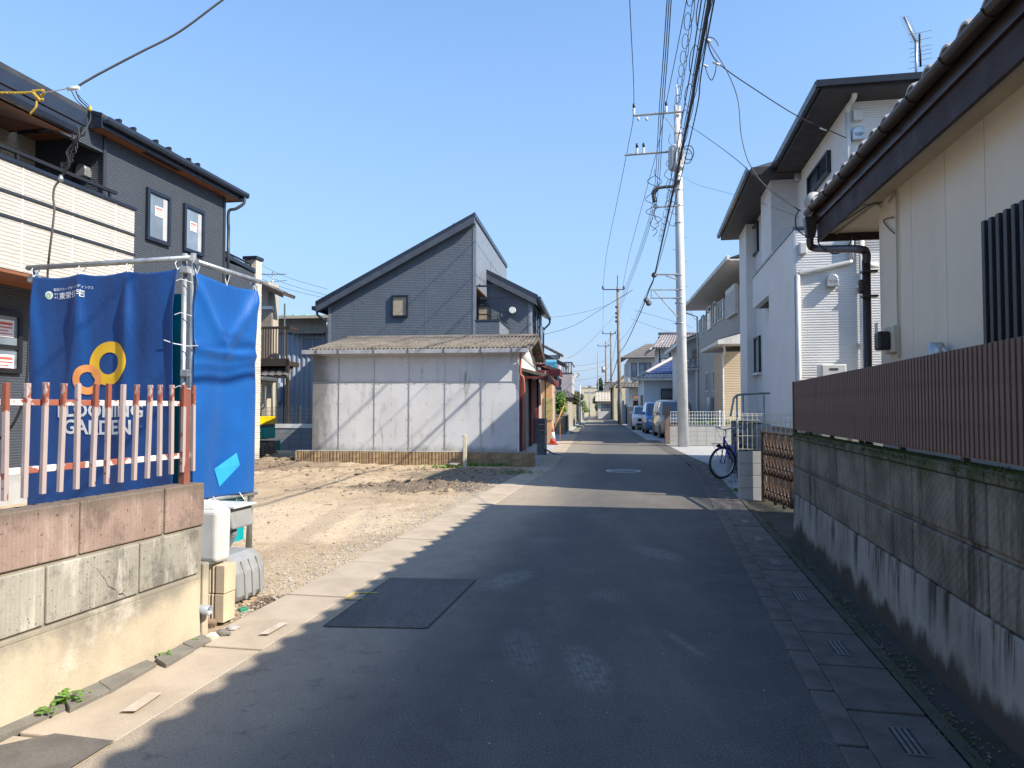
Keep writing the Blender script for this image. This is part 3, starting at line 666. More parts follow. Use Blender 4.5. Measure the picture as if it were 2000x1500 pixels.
# ================================================ construction banners
NB = Fr(-4.34, 6.49, 11.1)
fr = fthing('scaffold_frame', 'galvanised scaffold tube frame carrying the two blue banners', 'scaffold', NB)
for (x, y_, z1) in ((0, 0, 2.72), (1.53, -.01, 2.79), (1.605, .0, 2.79), (1.66, .85, 2.73), (.06, .9, 2.5)):
    TB('pole', M['galv'], fr, [(x, y_, -.02), (x, y_, z1)], .0245, 12)
for a, b_ in (((-.03, -.055, 2.715), (1.62, -.055, 2.74)), ((1.66, -.03, 2.71), (1.72, .88, 2.69)), ((1.60, -.05, .64), (1.70, .90, .62)), ((-.03, -.05, .5), (1.62, -.05, .5))):
    TB('rail', M['galv'], fr, [a, b_], .0245 if a[2] > 1 else .018, 12)
for (x, y_, z) in ((0, 0, 2.62), (1.56, -.02, 2.64), (1.66, .85, 2.62), (1.57, -.01, 1.75)):
    BX('clamp', M['galv'], fr, x - .04, x + .04, y_ - .05, y_ + .03, z - .03, z + .03, .008)
M['blue'] = None
def m_tarp(name, c0, c1, creases=.5):
    m, nt, b = _new(name, .5, 0, .35); N = NT(nt)
    c = N.mix(N.rng(N.noise(1.6, 3), .3, .7), c0, c1)
    cz = N.math('MULTIPLY', N.rng(N.noise(2.2, 7, .75, N.map((1, 1, 9), rot=(0, R(4), 0))), .63, .70), N.rng(N.noise(4, 3), .5, .62))
    c = N.mix(N.math('MULTIPLY', cz, creases), c, (.25, .45, .75)); N.l(c, b.inputs['Base Color'])
    b.inputs['Sheen Weight'].default_value = .1
    b1 = N.bump(b, N.noise(4, 5, .6, N.map((1, 1, .5))), .45, .03); v = N.n.new('ShaderNodeTexVoronoi'); v.feature = 'DISTANCE_TO_EDGE'; v.inputs['Scale'].default_value = 3.2; N.l(N.map((1, 1, .7), rot=(0, R(20), 0)), v.inputs['Vector']); N.bump(b, N.rng(v.outputs['Distance'], 0, .06), .08, .01, b1); return m
M['tarp1'] = m_tarp('dark_blue_banner_cloth', (.002, .042, .175), (.003, .058, .225)); M['tarp2'] = m_tarp('bright_blue_tarp', (.002, .075, .29), (.003, .098, .36), .45)
M['teal'] = mat('teal_sheet', (.0, .32, .36), (.0, .27, .3), rough=.5)
TIES = [0, .333, .667, 1.0]
def clothA(s, t):     # s across 0..1, t down 0..1 -> local offset y (towards the viewer negative) and z
    d = 0
    for k, T in enumerate(TIES):
        for j, (dr, am) in enumerate(((-.12 + .05 * k, .030), (.10 - .03 * k, .025))):
            c = T + dr * t * 1.1; w = .018 + .07 * t
            d += am * min(1, t * 6) * math.exp(-((s - c) / w) ** 2) * max(.15, 1 - .75 * t)
    d += .014 * math.sin(s * 8 + t * 3) * t * (1 - t) * 2 + .010 * math.sin(s * 23 + 4 * t) * math.exp(-t * 3)
    d += .018 * mnoise.noise(Vector((s * 4, t * 3, 1)))
    x = .055 + s * 1.445
    sag = .028 * abs(math.sin(s * math.pi * 3)) ** .7
    z = 2.635 - sag * (1 - t) + .018 * s - t * (2.11)
    return Vector((x, -.075 - d, z))
def grid(fn, nu, nv, name, m, parent, thick=.003):
    bm = bmesh.new(); V = [[bm.verts.new(fn(i / nu, j / nv)) for i in range(nu + 1)] for j in range(nv + 1)]
    for j in range(nv):
        for i in range(nu): bm.faces.new([V[j][i], V[j][i + 1], V[j + 1][i + 1], V[j + 1][i]]).smooth = True
    bmesh.ops.recalc_face_normals(bm, faces=bm.faces[:]); me = bpy.data.meshes.new(name); bm.to_mesh(me); bm.free(); me.materials.append(m)
    o = bpy.data.objects.new(name, me); COL.objects.link(o)
    if parent: o.parent = parent
    so_ = o.modifiers.new('s', 'SOLIDIFY'); so_.thickness = thick; so_.offset = 0; return o
bnA = fthing('printed_banner', 'dark blue printed construction banner with two rings hung behind the picket fence', 'banner', NB)
grid(clothA, 110, 120, 'cloth', M['tarp1'], bnA)
def onA(x, z):
    s = (x - .055) / 1.445; t = (2.635 + .018 * s - z) / 2.11
    return s, t
def print_mesh(bm, name, m, off=.006):
    for k in range(3):
        bmesh.ops.triangulate(bm, faces=bm.faces[:])
        ed = [e for e in bm.edges if e.calc_length() > .03]
        if ed: bmesh.ops.subdivide_edges(bm, edges=ed, cuts=1)
    bmesh.ops.triangulate(bm, faces=bm.faces[:])
    for v in bm.verts:
        s, t = onA(v.co.x, v.co.z); p = clothA(s, t); v.co = Vector((v.co.x, p.y - off, p.z + 0))
    me = bpy.data.meshes.new(name); bm.to_mesh(me); bm.free(); me.materials.append(m); o = bpy.data.objects.new(name, me); COL.objects.link(o); o.parent = bnA; return o
def text_bm(txt, size, x, z, bold=0, align='CENTER', sx=1):
    cu = bpy.data.curves.new('lettering', 'FONT'); cu.body = txt; cu.size = size; cu.align_x = align; cu.offset = bold; cu.resolution_u = 3
    o = bpy.data.objects.new('tmp', cu); COL.objects.link(o); dg = bpy.context.evaluated_depsgraph_get(); me = bpy.data.meshes.new_from_object(o.evaluated_get(dg))
    bm = bmesh.new(); bm.from_mesh(me); bpy.data.objects.remove(o); bpy.data.curves.remove(cu); bpy.data.meshes.remove(me)
    for v in bm.verts: v.co = Vector((x + v.co.x * sx, 0, z + v.co.y))
    return bm
def flat_text(name, txt, size, m, parent, loc, rot, bold=0, align='CENTER', sx=1, h=.001):
    bm = text_bm(txt, size, 0, 0, bold, align, sx)
    for v in bm.verts: v.co = Vector((v.co.x, 0, v.co.z))
    me = bpy.data.meshes.new(name); bm.to_mesh(me); bm.free(); me.materials.append(m); o = bpy.data.objects.new(name, me); COL.objects.link(o); o.parent = parent; o.location = loc; o.rotation_euler = rot; return o
M['ink_white'] = mat('white_print', (.72, .74, .76), rough=.6, fa=0, bump=0); M['ink_yellow'] = mat('yellow_print', (.85, .50, .03), rough=.55, fa=0, bump=0); M['ink_orange'] = mat('orange_print', (.85, .33, .10), rough=.55, fa=0, bump=0)
def ring(c, r0, r1, m, off, name):
    x, z = NB.hy(c[0], c[1], -.09); e = NB.hy(c[0] + 100, c[1], -.09)[0] - x; k = e / 100; bm = bmesh.new(); P = []
    for j in range(6):
        r = (r0 + (r1 - r0) * j / 5) * k; P.append([bm.verts.new((x + math.cos(a * math.pi / 36) * r, 0, z + math.sin(a * math.pi / 36) * r)) for a in range(72)])
    for j in range(5):
        for a in range(72): bm.faces.new([P[j][a], P[j][(a + 1) % 72], P[j + 1][(a + 1) % 72], P[j + 1][a]])
    print_mesh(bm, name, m, off)
ring((211, 706), 19.5, 38.5, M['ink_yellow'], .007, 'yellow_ring'); ring((171, 739), 13.5, 26, M['ink_orange'], .0085, 'orange_ring')
for txt, u, v, hpx, k in (('BLOOMING', 195, 812, 26, 1.0), ('GARDEN', 191, 846, 27, 1.0)):
    x, z = NB.hy(u, v, -.09); sc = (NB.hy(u, v - 100, -.09)[1] - z) / 100
    print_mesh(text_bm(txt, hpx * sc / .70, x, z, .004, sx=k), 'lettering', M['ink_white'])
x, z = NB.hy(112, 578, -.09); sc = (NB.hy(112, 478, -.09)[1] - z) / 100
print_mesh(text_bm('東栄住宅', 15 * sc, x, z, .0008, 'LEFT'), 'lettering', M['ink_white'], .006)
x2, z2 = NB.hy(102, 562, -.09); print_mesh(text_bm('飯田グループホールディングス', 6.4 * sc, x2, z2, .0002, 'LEFT'), 'lettering', M['ink_white'])
x2, z2 = NB.hy(103, 570, -.09); print_mesh(text_bm('株式', 4.5 * sc, x2, z2, 0, 'LEFT'), 'lettering', M['ink_white'])
x2, z2 = NB.hy(103, 577, -.09); print_mesh(text_bm('会社', 4.5 * sc, x2, z2, 0, 'LEFT'), 'lettering', M['ink_white'])
ring((94, 571), 0.4, 7, M['ink_white'], .006, 'logo_disc')
ring((93, 572), 2.2, 4.4, mat('green_print', (.25, .55, .2), rough=.6, fa=0, bump=0), .0075, 'logo_ring')
CB = lambda path, r, par: TB('cord', M['ink_white'], par, path, r, 5)
for z0 in (2.54, 2.25, 1.62, .75): CB([(1.49, -.08, z0), (1.53, -.06, z0 + .02), (1.62, -.03, z0 - .01)], .004, bnA)
for z0 in (1.9, 1.45, 1.0): CB([(.065, -.08, z0), (0, -.03, z0 + .01), (-.03, -.01, z0)], .004, bnA)
for s in TIES:
    p = clothA(s, .005); CB([p, (p.x - .01, -.085, 2.69), (p.x, -.055, 2.75), (p.x + .02, -.03, 2.69), p], .004, bnA)
CB([(1.42, -.12, 2.03), (1.50, -.10, 2.0), (1.60, -.04, 1.98), (1.68, -.03, 1.985)], .005, bnA); CB([(1.46, -.11, 1.5), (1.53, -.06, 1.48), (1.6, -.05, 1.47)], .005, bnA)
def clothB(s, t):
    d = .05 * math.exp(-((s - .5) / .34) ** 2) * math.exp(-((t - .06) / .1) ** 2) * 0 + .025 * mnoise.noise(Vector((s * 3, t * 4, 5)))
    d += .02 * math.exp(-((t - .33) / .02) ** 2) + .018 * math.sin(s * 7 + t * 2) * .6 + .03 * math.exp(-((t - .05 - .25 * (1 - abs(2 * s - 1))) / .05) ** 2)
    sag = .025 * math.sin(s * math.pi)
    return Vector((1.635 + .07 * s + d, -.03 + s * .86, 2.62 - .02 * s - sag * (1 - t) - t * 1.96))
bnB = fthing('blue_tarp', 'bright blue tarpaulin on the side facing the street, with a light blue patch low down', 'tarpaulin', NB)
grid(clothB, 50, 100, 'cloth', M['tarp2'], bnB)
mb = MB()
pts = [clothB(s, t) + Vector((.006, 0, 0)) for s, t in ((.35, .87), (.68, .80), (.72, .86), (.45, .955))]; mb.face(pts); mb.build('patch', mat('light_blue_patch', (.03, .35, .75), rough=.5), bnB)
for z0 in (2.5, 2.0, 1.55, 1.1, .75): CB([(1.70, .80, z0), (1.69, .87, z0 + .02), (1.64, .87, z0)], .004, bnB)
for s in (.02, .5, .98): p = clothB(s, .005); CB([p, (p.x - .03, p.y, 2.69), (p.x + .03, p.y, 2.67), p], .004, bnB)
for y_ in (.2, .6): CB([(1.70, y_, .66), (1.75, y_, .6), (1.65, y_ + .03, .58), (1.69, y_ + .01, .67)], .004, bnB)
def clothC(s, t): return Vector((1.585 if s > .5 else 1.54 - .5 * (1 - s * 2) * 0, .01, 0))
tl = fthing('teal_sheet', 'teal sheet lining the inside of the scaffold frame behind the blue banners', 'sheet', NB)
BX('sheet', M['teal'], tl, .03, 1.515, .035, .045, .45, 2.45); BX('sheet', M['teal'], tl, 1.60, 1.608, .10, .83, .18, .66)
# ================================================ NEW HOUSE at left
M['siding_dark'] = siding('dark_grey_siding', (.062, .072, .088), .042, .8, 3.0, .55, lines=.45, bd=.008)
M['siding_white'] = siding('cream_siding', (.56, .52, .45), .055, .8, 2.2, .6, lines=.3, bd=.01)
M['siding_trim'] = mat('dark_trim', (.035, .04, .05), rough=.4, bump=.02)
M['joint'] = mat('siding_joint_seal', (.085, .09, .10), rough=.6, bump=0); M['joint_pale'] = mat('pale_joint_seal', (.72, .69, .63), rough=.6, bump=0)
M['navy_edge'] = mat('navy_roof_edge', (.02, .026, .042), rough=.3, spec=.6, bump=.02)
M['roof_slate'] = mat('dark_slate_roof', (.05, .052, .058), (.035, .037, .042), rough=.6, ns=4, bump=.2)
H = Fr(-6.66, 16.5, 9.9)       # local x=0: dark street-facing wall, y=0: its far corner
hs_ = fthing('new_house', 'new dark grey and cream house at left behind the blue banners', 'house', H)
HX = lambda u, v, x=0: H.hx(u, v, x)
yc = HX(200, 500)[0]          # near corner of the dark upper wall
ZT = 6.32
BX('dark_wall', M['siding_dark'], hs_, -8, 0, yc, 0, .45, ZT)
BX('dark_wall', M['siding_dark'], hs_, -8, 0, -16, yc - .002, .45, 3.35)            # ground floor under the balcony
BX('dark_wall', M['siding_dark'], hs_, -.1, .0, -16, yc - .004, 6.02, 6.5)             # strip over the balcony roof
BX('recessed_wall', M['siding_white'], hs_, -8, -1.42, -16, yc - .006, 3.3, 6.34)
BX('foundation', M['light_concrete'], hs_, -8, .03, -16, 0, -.1, .46)
for y_ in (yc + .012, -.03): BX('corner_trim', M['siding_trim'], hs_, 0, .02, y_ - .05, y_ + .03, .46, ZT)
for v_ in (345, 1157):
    y_ = HX(348 if v_ == 345 else 300, 450)[0]; BX('joint', M['joint'], hs_, .0, .006, y_ - .008, y_ + .008, 4.0, ZT)
# balcony
PX = .9; yb_ = H.hx(262, 460, PX)[0]
BX('balcony_wall', M['siding_white'], hs_, 0, PX, -16, yb_, 3.36, 4.84)
BX('balcony_floor_soffit', M['soffit_wood'], hs_, 0, PX - .01, -16, yb_ - .01, 3.31, 3.358)
for z in (4.42, 4.08): BX('trim_band', M['siding_trim'], hs_, PX, PX + .02, -16, yb_ + .02, z - .022, z + .022, .006); BX('trim_band', M['siding_trim'], hs_, 0, PX + .02, yb_, yb_ + .02, z - .022, z + .022, .006)
BX('cap', M['navy'], hs_, -.02, PX + .03, -16, yb_ + .03, 4.842, 4.90, .008)
y = yb_ - .45
while y > -9:
    BX('joint', M['joint_pale'], hs_, PX, PX + .006, y - .009, y + .009, 3.36, 4.84); y -= .91
mb = MB(); mb.box(PX - .10, PX - .05, -16, yb_ - .35, 5.02, 5.07)
mb.build('handrail', M['black'], hs_)
mb = MB()
for y in (yb_ - .5, yb_ - 2.3, yb_ - 4.1): mb.box(PX - .095, PX - .06, y - .02, y + .02, 4.9, 5.02)
mb.build('handrail_brackets', M['black'], hs_, kind='stuff')
# roofs
def eave(parent, x0, x1, y0, y1, z, rise, soff, edge, gut=None, fasc=.16):
    """roof slab sloping up away from the street edge x1 to x0"""
    sl_ = rise / (x1 - x0)
    mb = MB(); mb.prism([(x1, z), (x1, z + .09), (x0, z + .09 + rise), (x0, z + rise)], 'y', y0, y1); r = mb.build('roof', M['roof_slate'], parent)
    BX('soffit', soff, parent, x0 + .0, x1 - .03, y0 + .03, y1 - .03, z - fasc + .015, z - fasc + .04)
    BX('fascia', edge, parent, x1 - .03, x1, y0, y1, z - fasc, z + .02, .004)
    mb = MB(); mb.prism([(x1 - .005, z - fasc), (x1 - .005, z + .10), (x0, z + .10 + rise), (x0, z - fasc)], 'y', y1 - .03, y1); mb.build('barge_board', edge, parent)
    mb = MB(); mb.prism([(x1 - .005, z - fasc), (x1 - .005, z + .10), (x0, z + .10 + rise), (x0, z - fasc)], 'y', y0, y0 + .03); mb.build('barge_board', edge, parent)
    if gut:
        mb = MB(); mb.prism([(x1 + .001, z - .03), (x1 + .03, z - .08), (x1 + .10, z - .08), (x1 + .125, z - .03), (x1 + .125, z + .03), (x1 + .115, z + .03), (x1 + .11, z - .02), (x1 + .012, z - .02), (x1 + .012, z + .03), (x1 + .001, z + .03)], 'y', y0 + .02, y1 + .03); mb.build('gutter', gut, parent)
yg = H.hx(240, 262, .55)[0]
eave(hs_, -8, .27, yc - .40, .34, 6.48, 2.4, M['soffit_wood'], M['navy_edge'], M['navy_edge'])
eave(hs_, -8, .12, -16, yc - .553, 6.5, 2.6, M['soffit_wood'], M['navy_edge'], None, .22)
ye = H.hx(150, 262, 1.15)[0]
mb = MB(); mb.prism([(1.15, 5.53), (1.15, 5.67), (-1.42, 6.50), (-1.42, 6.36)], 'y', -16, ye); mb.build('porch_roof', M['navy_edge'], hs_)
mb = MB(); mb.prism([(1.11, 5.518), (1.11, 5.530), (-1.42, 6.348), (-1.42, 6.336)], 'y', -16, ye - .04); mb.build('soffit', M['soffit_wood'], hs_)
mb = MB(); mb.prism([(1.151, 5.57), (1.18, 5.52), (1.26, 5.52), (1.28, 5.59), (1.28, 5.65), (1.27, 5.65), (1.25, 5.57), (1.17, 5.57), (1.16, 5.65), (1.151, 5.65)], 'y', -16, ye + .03); mb.build('gutter', M['navy_edge'], hs_)
mb = MB(); mb.box(.08, .2, -3.0, -1.9, 6.334, 6.337); mb.box(.5, .65, -8.8, -7.6, 5.551, 5.554); mb.build('soffit_vent', M['black'], hs_, kind='stuff')
sg = None
for k, u in enumerate((264, 292, 335, 360, 398, 415)):
    y_ = H.hx(u, 300, .45)[0]
    if sg is None: sg = BX('snow_guard', M['black'], hs_, -.05, .05, -.03, .03, 0, .09, .005); sg.location = (.10, y_, 6.63)
    else: inst(sg, hs_, (.10, y_, 6.63))
mb = MB(); mb.tube(bez([(.33, .25, 6.40), (.33, .23, 6.25), (.20, .12, 6.10), (.06, .05, 6.02), (.06, .05, 5.6)], 5), .035, 10); mb.tube([(.06, .05, 5.7), (.06, .05, 4.35)], .035, 10)
mb.tube(bez([(.06, .05, 4.4), (.0, .2, 4.2), (-.34, 1.7, 3.75), (-.36, 1.9, 3.6), (-.36, 1.9, .4)], 5), .035, 10); mb.build('downpipe', M['siding_trim'], hs_)
def sticker(fo, ax, c, a, z, w, h, out=1):
    if ax == 'x':
        s = BX('sticker', M['sticker'], fo, c, c + out * .002, a - w / 2, a + w / 2, z - h / 2, z + h / 2); mb = MB()
        for k, (f0, f1) in enumerate(((.36, .20), (.10, .02), (-.10, -.16), (-.28, -.34))): mb.box(c + out * .0022, c + out * .004, a - w * .42, a + w * (.42 if k != 2 else .2), z + h * f0, z + h * f1)
        mb.build('red_lines', M['sticker_red'], fo, kind='stuff')
def hwin(u0, v0, u1, v1, st=None, curtain=True):
    y0, z1 = HX(u0, v0, .05); y1, _ = HX(u1, v1, .05); z0 = HX(u0, v1 - 11, .05)[1]
    z1 = HX(u0, v0, .05)[1]
    f = window(hs_, 'x', 0, y0, y1, z0, z1, 1, gm=M['glass_pale'], fw=.07, depth=.06)
    if curtain: BX('curtain', M['curtain'], f, .0255, .028, y0 + (y1 - y0) * .70, y1 - .09, z0 + .09, z1 - .09)
    if st: sticker(f, 'x', .029, *HX(*st, .03), .24, .2)
    return f
hwin(289, 365, 333, 478, (311, 414)); hwin(361, 396, 399, 500, (378, 443))
y0, z1 = HX(-60, 600, .05); y1, _ = HX(45, 612, .05); z0 = HX(45, 730, .05)[1]; z1 = HX(45, 612, .05)[1]
f = window(hs_, 'x', 0, y0, y1, z0, z1, 1, M['black'], M['glass_pale'], .07, 0, .42, .06); 
for q in ((8, 641), (8, 709)): sticker(f, 'x', .032, *HX(*q, .03), .34, .26)
# vent hood and black box on the wall that faces the camera
xv, zv = H.hy(163, 335, yc - .08)
mb = MB(); mb.lathe((xv, yc - .085, zv + .02), [(.10, -.07), (.10, .07), (.09, .08)], 16, ax='y'); mb.box(xv - .1, xv + .1, yc - .16, yc - .0, zv - .10, zv + .02); mb.build('vent_hood', M['alu'], hs_, .01)
xv2, zv2 = H.hy(148, 345, yc - .02); BX('switch_panel', M['black'], hs_, xv2 - .06, xv2 + .06, yc - .05, yc - .005, zv2 - .3, zv2 + .22, .01)
# far wing with the cream tiled pier
ypier = 2.35
BX('wing_wall', M['siding_dark'], hs_, -6, -.42, .0, ypier - .30, .0, 4.75)
mb = MB(); mb.prism([(0.01, 5.15), (ypier, 4.95), (ypier, 5.05), (.01, 5.25)], 'x', -.7, -.38); mb.build('wing_coping', M['navy_edge'], hs_)
BX('wing_parapet', M['siding_dark'], hs_, -.65, -.42, .0, ypier - .26, 4.752, 5.0)
M['pier_tile'] = siding('cream_stone_tile', (.66, .60, .50), .05, .8, 1.2, .7, lines=.5)
xp = H.loc((at(508, 700, 18.6).x, 18.6))[0]
mb = MB(); n = 58
for k in range(n):
    j = random.uniform(-.004, .004); mb.box(-.70, -.38 + j, ypier - .30 + j, ypier, .40 + k * .085, .40 + k * .085 + .080)
mb.box(-.69, -.385, ypier - .295, ypier - .005, .0, 5.33); mb.build('tiled_pier', M['pier_tile'], hs_, kind='stuff')
BX('pier_cap', M['navy_edge'], hs_, -.74, -.34, ypier - .34, ypier + .04, 5.335, 5.42, .01)
mb = MB(); mb.tube([(-.52, .1, 5.32), (-.52, ypier - .3, 5.2)], .025, 8); mb.tube([(-.52, 1.2, 5.0), (-.52, 1.2, 5.27)], .02, 6); mb.build('wing_rail', M['black'], hs_)

# ================================================ MINI EXCAVATOR
M['teal_paint'] = mat('teal_machine_paint', (.0, .36, .30), rough=.35, ns=6, streak=.15); M['yellow_paint'] = mat('yellow_machine_paint', (.80, .52, .0), rough=.4)
M['track'] = mat('muddy_track', (.28, .22, .15), (.10, .085, .07), rough=.95, ns=7, bump=.6, bd=.02); M['grey_dark'] = mat('dark_grey_plastic', (.075, .08, .085), rough=.5)
XF = Fr(at(536, 880, 21.6).x - .92, 21.9, 4)
ex = fthing('mini_excavator', 'teal mini excavator with yellow panel parked on the dirt behind the cream pier', 'excavator', XF)
for sx in (-.62, .34):
    pr = [(-.85, .22), (-.72, .05), (.72, .05), (.85, .22), (.78, .40), (-.78, .40)]
    tr = MB().prism([(p[0], p[1]) for p in pr], 'x', sx, sx + .28).build('track', M['track'], ex, .04)
    mb = MB()
    for k in range(9): mb.box(sx - .01, sx + .29, -.74 + k * .185, -.66 + k * .185, .035, .06); mb.box(sx - .01, sx + .29, -.74 + k * .185, -.66 + k * .185, .40, .425)
    for k in range(5): mb.box(sx - .012, sx + .292, -.885 + abs(k - 2) * .02, -.8, .08 + k * .07, .115 + k * .07)
    mb.build('track_shoes', M['track'], tr, kind='stuff')
    mb = MB()
    for k in range(4): mb.lathe((sx + .14, -.5 + k * .33, .2), [(.1, -.15), (.1, .15)], 14, ax='x')
    mb.build('rollers', M['grey_dark'], tr, kind='stuff')
mb = MB(); mb.lathe((0, 0, 0), [(.35, .40), (.35, .52)], 20); mb.build('slew_ring', M['grey_dark'], ex)
N_ = 12
def arc_body(r, z0, z1, rin=.0, a0=205, a1=335):
    pts = [(math.cos(R(a0 + (a1 - a0) * k / N_)) * r, math.sin(R(a0 + (a1 - a0) * k / N_)) * r) for k in range(N_ + 1)]
    return MB().prism(pts + [(pts[-1][0], .55), (pts[0][0], .55)], 'z', z0, z1)
arc_body(.72, .52, .86).build('counterweight', M['teal_paint'], ex, .03)
arc_body(.70, .862, .95).build('bumper_strip', M['grey_dark'], ex, .01)
arc_body(.71, .952, 1.20).build('engine_cover', M['yellow_paint'], ex, .02)
pz = flat_text('lettering', '工', .13, M['black'], ex, (.28, -.735, 1.08), (0, 0, 0), .004); pz2 = flat_text('lettering', '重機工', .10, M['black'], ex, (.12, -.74, .97), (0, 0, 0), .004)
mb = MB(); mb.box(-.3, .25, -.25, .15, 1.2, 1.42); mb.box(-.25, .2, .1, .2, 1.42, 1.9); mb.build('seat', M['grey_dark'], ex, .04)
mb = MB()
for x in (-.55, .55):
    for y_ in (-.35, .5): mb.tube([(x, y_, 1.18), (x * .97, y_, 2.25)], .028, 8)
mb.build('canopy_posts', M['grey_dark'], ex, kind='stuff')
mb = MB(); mb.tube([(-.3, -.5, 1.3), (.1, -.52, 1.32), (.45, -.45, 1.26)], .05, 8); mb.tube([(.45, -.5, 1.25), (.66, -.3, 1.5), (.66, -.3, 2.1)], .035, 8); mb.build('hoses', M['grey_dark'], ex)
MB().box(-.66, .66, -.5, .62, 2.24, 2.40).build('canopy_roof', M['grey_dark'], ex, .07, segs=4)
mb = MB(); mb.tube([(-.45, .5, .9), (-.5, 1.0, 1.5), (-.55, 1.8, 1.6)], .10, 6); bo = mb.build('boom', M['teal_paint'], ex); MB().tube([(-.55, 1.8, 1.6), (-.55, 2.2, .9)], .07, 6).build('arm', M['teal_paint'], ex)
MB().prism([(2.1, .9), (2.4, .75), (2.35, .4), (2.05, .45)], 'x', -.75, -.35).build('bucket', M['grey_dark'], ex)
MB().box(-.6, .6, 1.0, 1.06, .1, .42).build('dozer_blade', M['teal_paint'], ex)

# ================================================ SHED
FA = 6.7
SH = Fr(.15, 18.10, FA)
sh = fthing('shed', 'old pale panel-clad storage shed with corrugated roof standing on the striped block base', 'shed', SH)
def m_panel():
    m, nt, b = _new('weathered_white_panel', .85, 0, .3); N = NT(nt)
    c = N.mix(N.rng(N.noise(.8, 5, .6), .35, .65), (.66, .655, .65), (.57, .57, .575))
    s1 = N.math('MULTIPLY', N.rng(N.noise(2.6, 7, .72, N.map((1.6, 1, .30))), .53, .68), N.rng(N.noise(.7, 3), .40, .62))
    c = N.mix(N.math('MULTIPLY', s1, .75), c, (.19, .18, .165))
    z = N.math('SUBTRACT', N.xyz()[2], N.math('MULTIPLY', N.noise(3, 5, .7), .5))
    c = N.mix(N.math('MULTIPLY', N.rng(z, .32, .05), .7), c, (.24, .21, .15))
    lf = N.math('ADD', N.xyz()[0], N.math('MULTIPLY', N.noise(2.2, 6, .8, N.map((1, 1, .35))), 1.1))
    c = N.mix(N.math('MULTIPLY', N.rng(lf, -4.1, -4.75), .85), c, (.14, .135, .13))
    c = N.mix(.22, c, N.mix(N.noise(60, 3), (0, 0, 0), (1, 1, 1)), 'SOFT_LIGHT')
    N.l(c, b.inputs['Base Color']); N.bump(b, N.noise(6, 5, .6), .15, .01); return m
M['panel'] = m_panel(); M['shed_white'] = mat('shed_white_wall', (.68, .66, .60), (.6, .58, .52), rough=.8, ns=2)
M['maroon'] = mat('dark_red_paint', (.16, .03, .025), (.11, .02, .02), rough=.6, ns=4, bump=.1); M['red_pipe'] = mat('faded_red_pipe', (.38, .13, .08), rough=.5)
xl = SH.hy(610, 780, 0)[0]
BX('wall_core', M['shed_white'], sh, xl + .02, -.02, .03, 5.6, .34, 2.9)
jz = SH.hy(860, 746, 0)[1]; ux = [xl] + [SH.hy(u, 780, 0)[0] for u in (662, 731, 799, 869, 940)] + [-.0]
for i in range(6):
    for z0, z1 in ((.345, jz - .006), (jz + .006, 2.9)):
        BX('panel', M['panel'], sh, ux[i] + .006, ux[i + 1] - .006, random.uniform(-.003, .003), .028, z0, z1, .003)
mb = MB()
for i in range(1, 6): mb.box(ux[i] - .012, ux[i] + .012, -.010, -.004, .36, 2.88)
mb.box(xl, -.0, -.010, -.004, jz - .012, jz + .012); mb.build('joint_battens', M['alu'], sh, kind='stuff')
mb = MB()
for i in range(6):
    for x in (ux[i] + .05, (ux[i] + ux[i + 1]) / 2, ux[i + 1] - .05):
        for z in (.42, .75, 1.15, 1.55, 1.95, jz - .06, jz + .06, 2.62): mb.box(x - .007, x + .007, -.006, .0, z - .007, z + .007)
mb.build('nail_heads', mat('rusty_nail', (.12, .08, .06), rough=.8), sh, kind='stuff')
BX('corner_batten', M['white'], sh, -.005, .03, -.012, .03, .35, 2.86)
BX('end_wall', M['shed_white'], sh, -.02, .0, .03, 5.6, 1.9 + .35, 2.9)
mb = MB(); mb.prism([(.0, 2.90), (2.75, 3.48), (5.6, 2.9)], 'x', -.02, .004); mb.build('gable', M['shed_white'], sh)
# corrugated roof, five sheets each side
M['corr'] = mat('lichen_cement_roof', (.17, .145, .115), (.10, .088, .07), rough=.95, ns=3, fine=20, fa=.5, bump=.5, streak=.25, scol=(.24, .215, .18))
def corr_sheet(x0, x1, p0, p1, pitch=.105, amp=.024, thick=.006):
    bm = bmesh.new(); n = int((x1 - x0) / pitch * 6); V = []
    for y_, z in (p0, p1): V.append([bm.verts.new((x0 + (x1 - x0) * i / n, y_, z + amp * math.sin((x0 + (x1 - x0) * i / n) / pitch * 2 * math.pi))) for i in range(n + 1)])
    V2 = []
    for y_, z in (p0, p1): V2.append([bm.verts.new((x0 + (x1 - x0) * i / n, y_, z - thick + amp * math.sin((x0 + (x1 - x0) * i / n) / pitch * 2 * math.pi))) for i in range(n + 1)])
    for i in range(n):
        bm.faces.new([V[0][i], V[0][i + 1], V[1][i + 1], V[1][i]]).smooth = True
        bm.faces.new([V2[0][i], V2[1][i], V2[1][i + 1], V2[0][i + 1]])
        bm.faces.new([V[0][i], V2[0][i], V2[0][i + 1], V[0][i + 1]]); bm.faces.new([V[1][i], V[1][i + 1], V2[1][i + 1], V2[1][i]])
    mb = MB(); mb.bm.free(); mb.bm = bm; return mb
rx = [xl - .02 + (.30 + .02 - xl) * k / 5 for k in range(6)]
for k in range(5):
    corr_sheet(rx[k] - .02, rx[k + 1] + .02, (-.18, 2.965 + .006 * (k % 2)), (2.76, 3.555 + .006 * (k % 2))).build('roof_sheet', M['corr'], sh)
    corr_sheet(rx[k] - .02, rx[k + 1] + .02, (5.75, 2.955 + .006 * (k % 2)), (2.74, 3.555 + .006 * (k % 2))).build('roof_sheet', M['corr'], sh)
mb = MB()
mb.prism([(2.58, 3.535), (2.75, 3.61), (2.92, 3.535), (2.75, 3.575)], 'x', xl - .03, .30); mb.build('ridge_cap', M['corr'], sh)
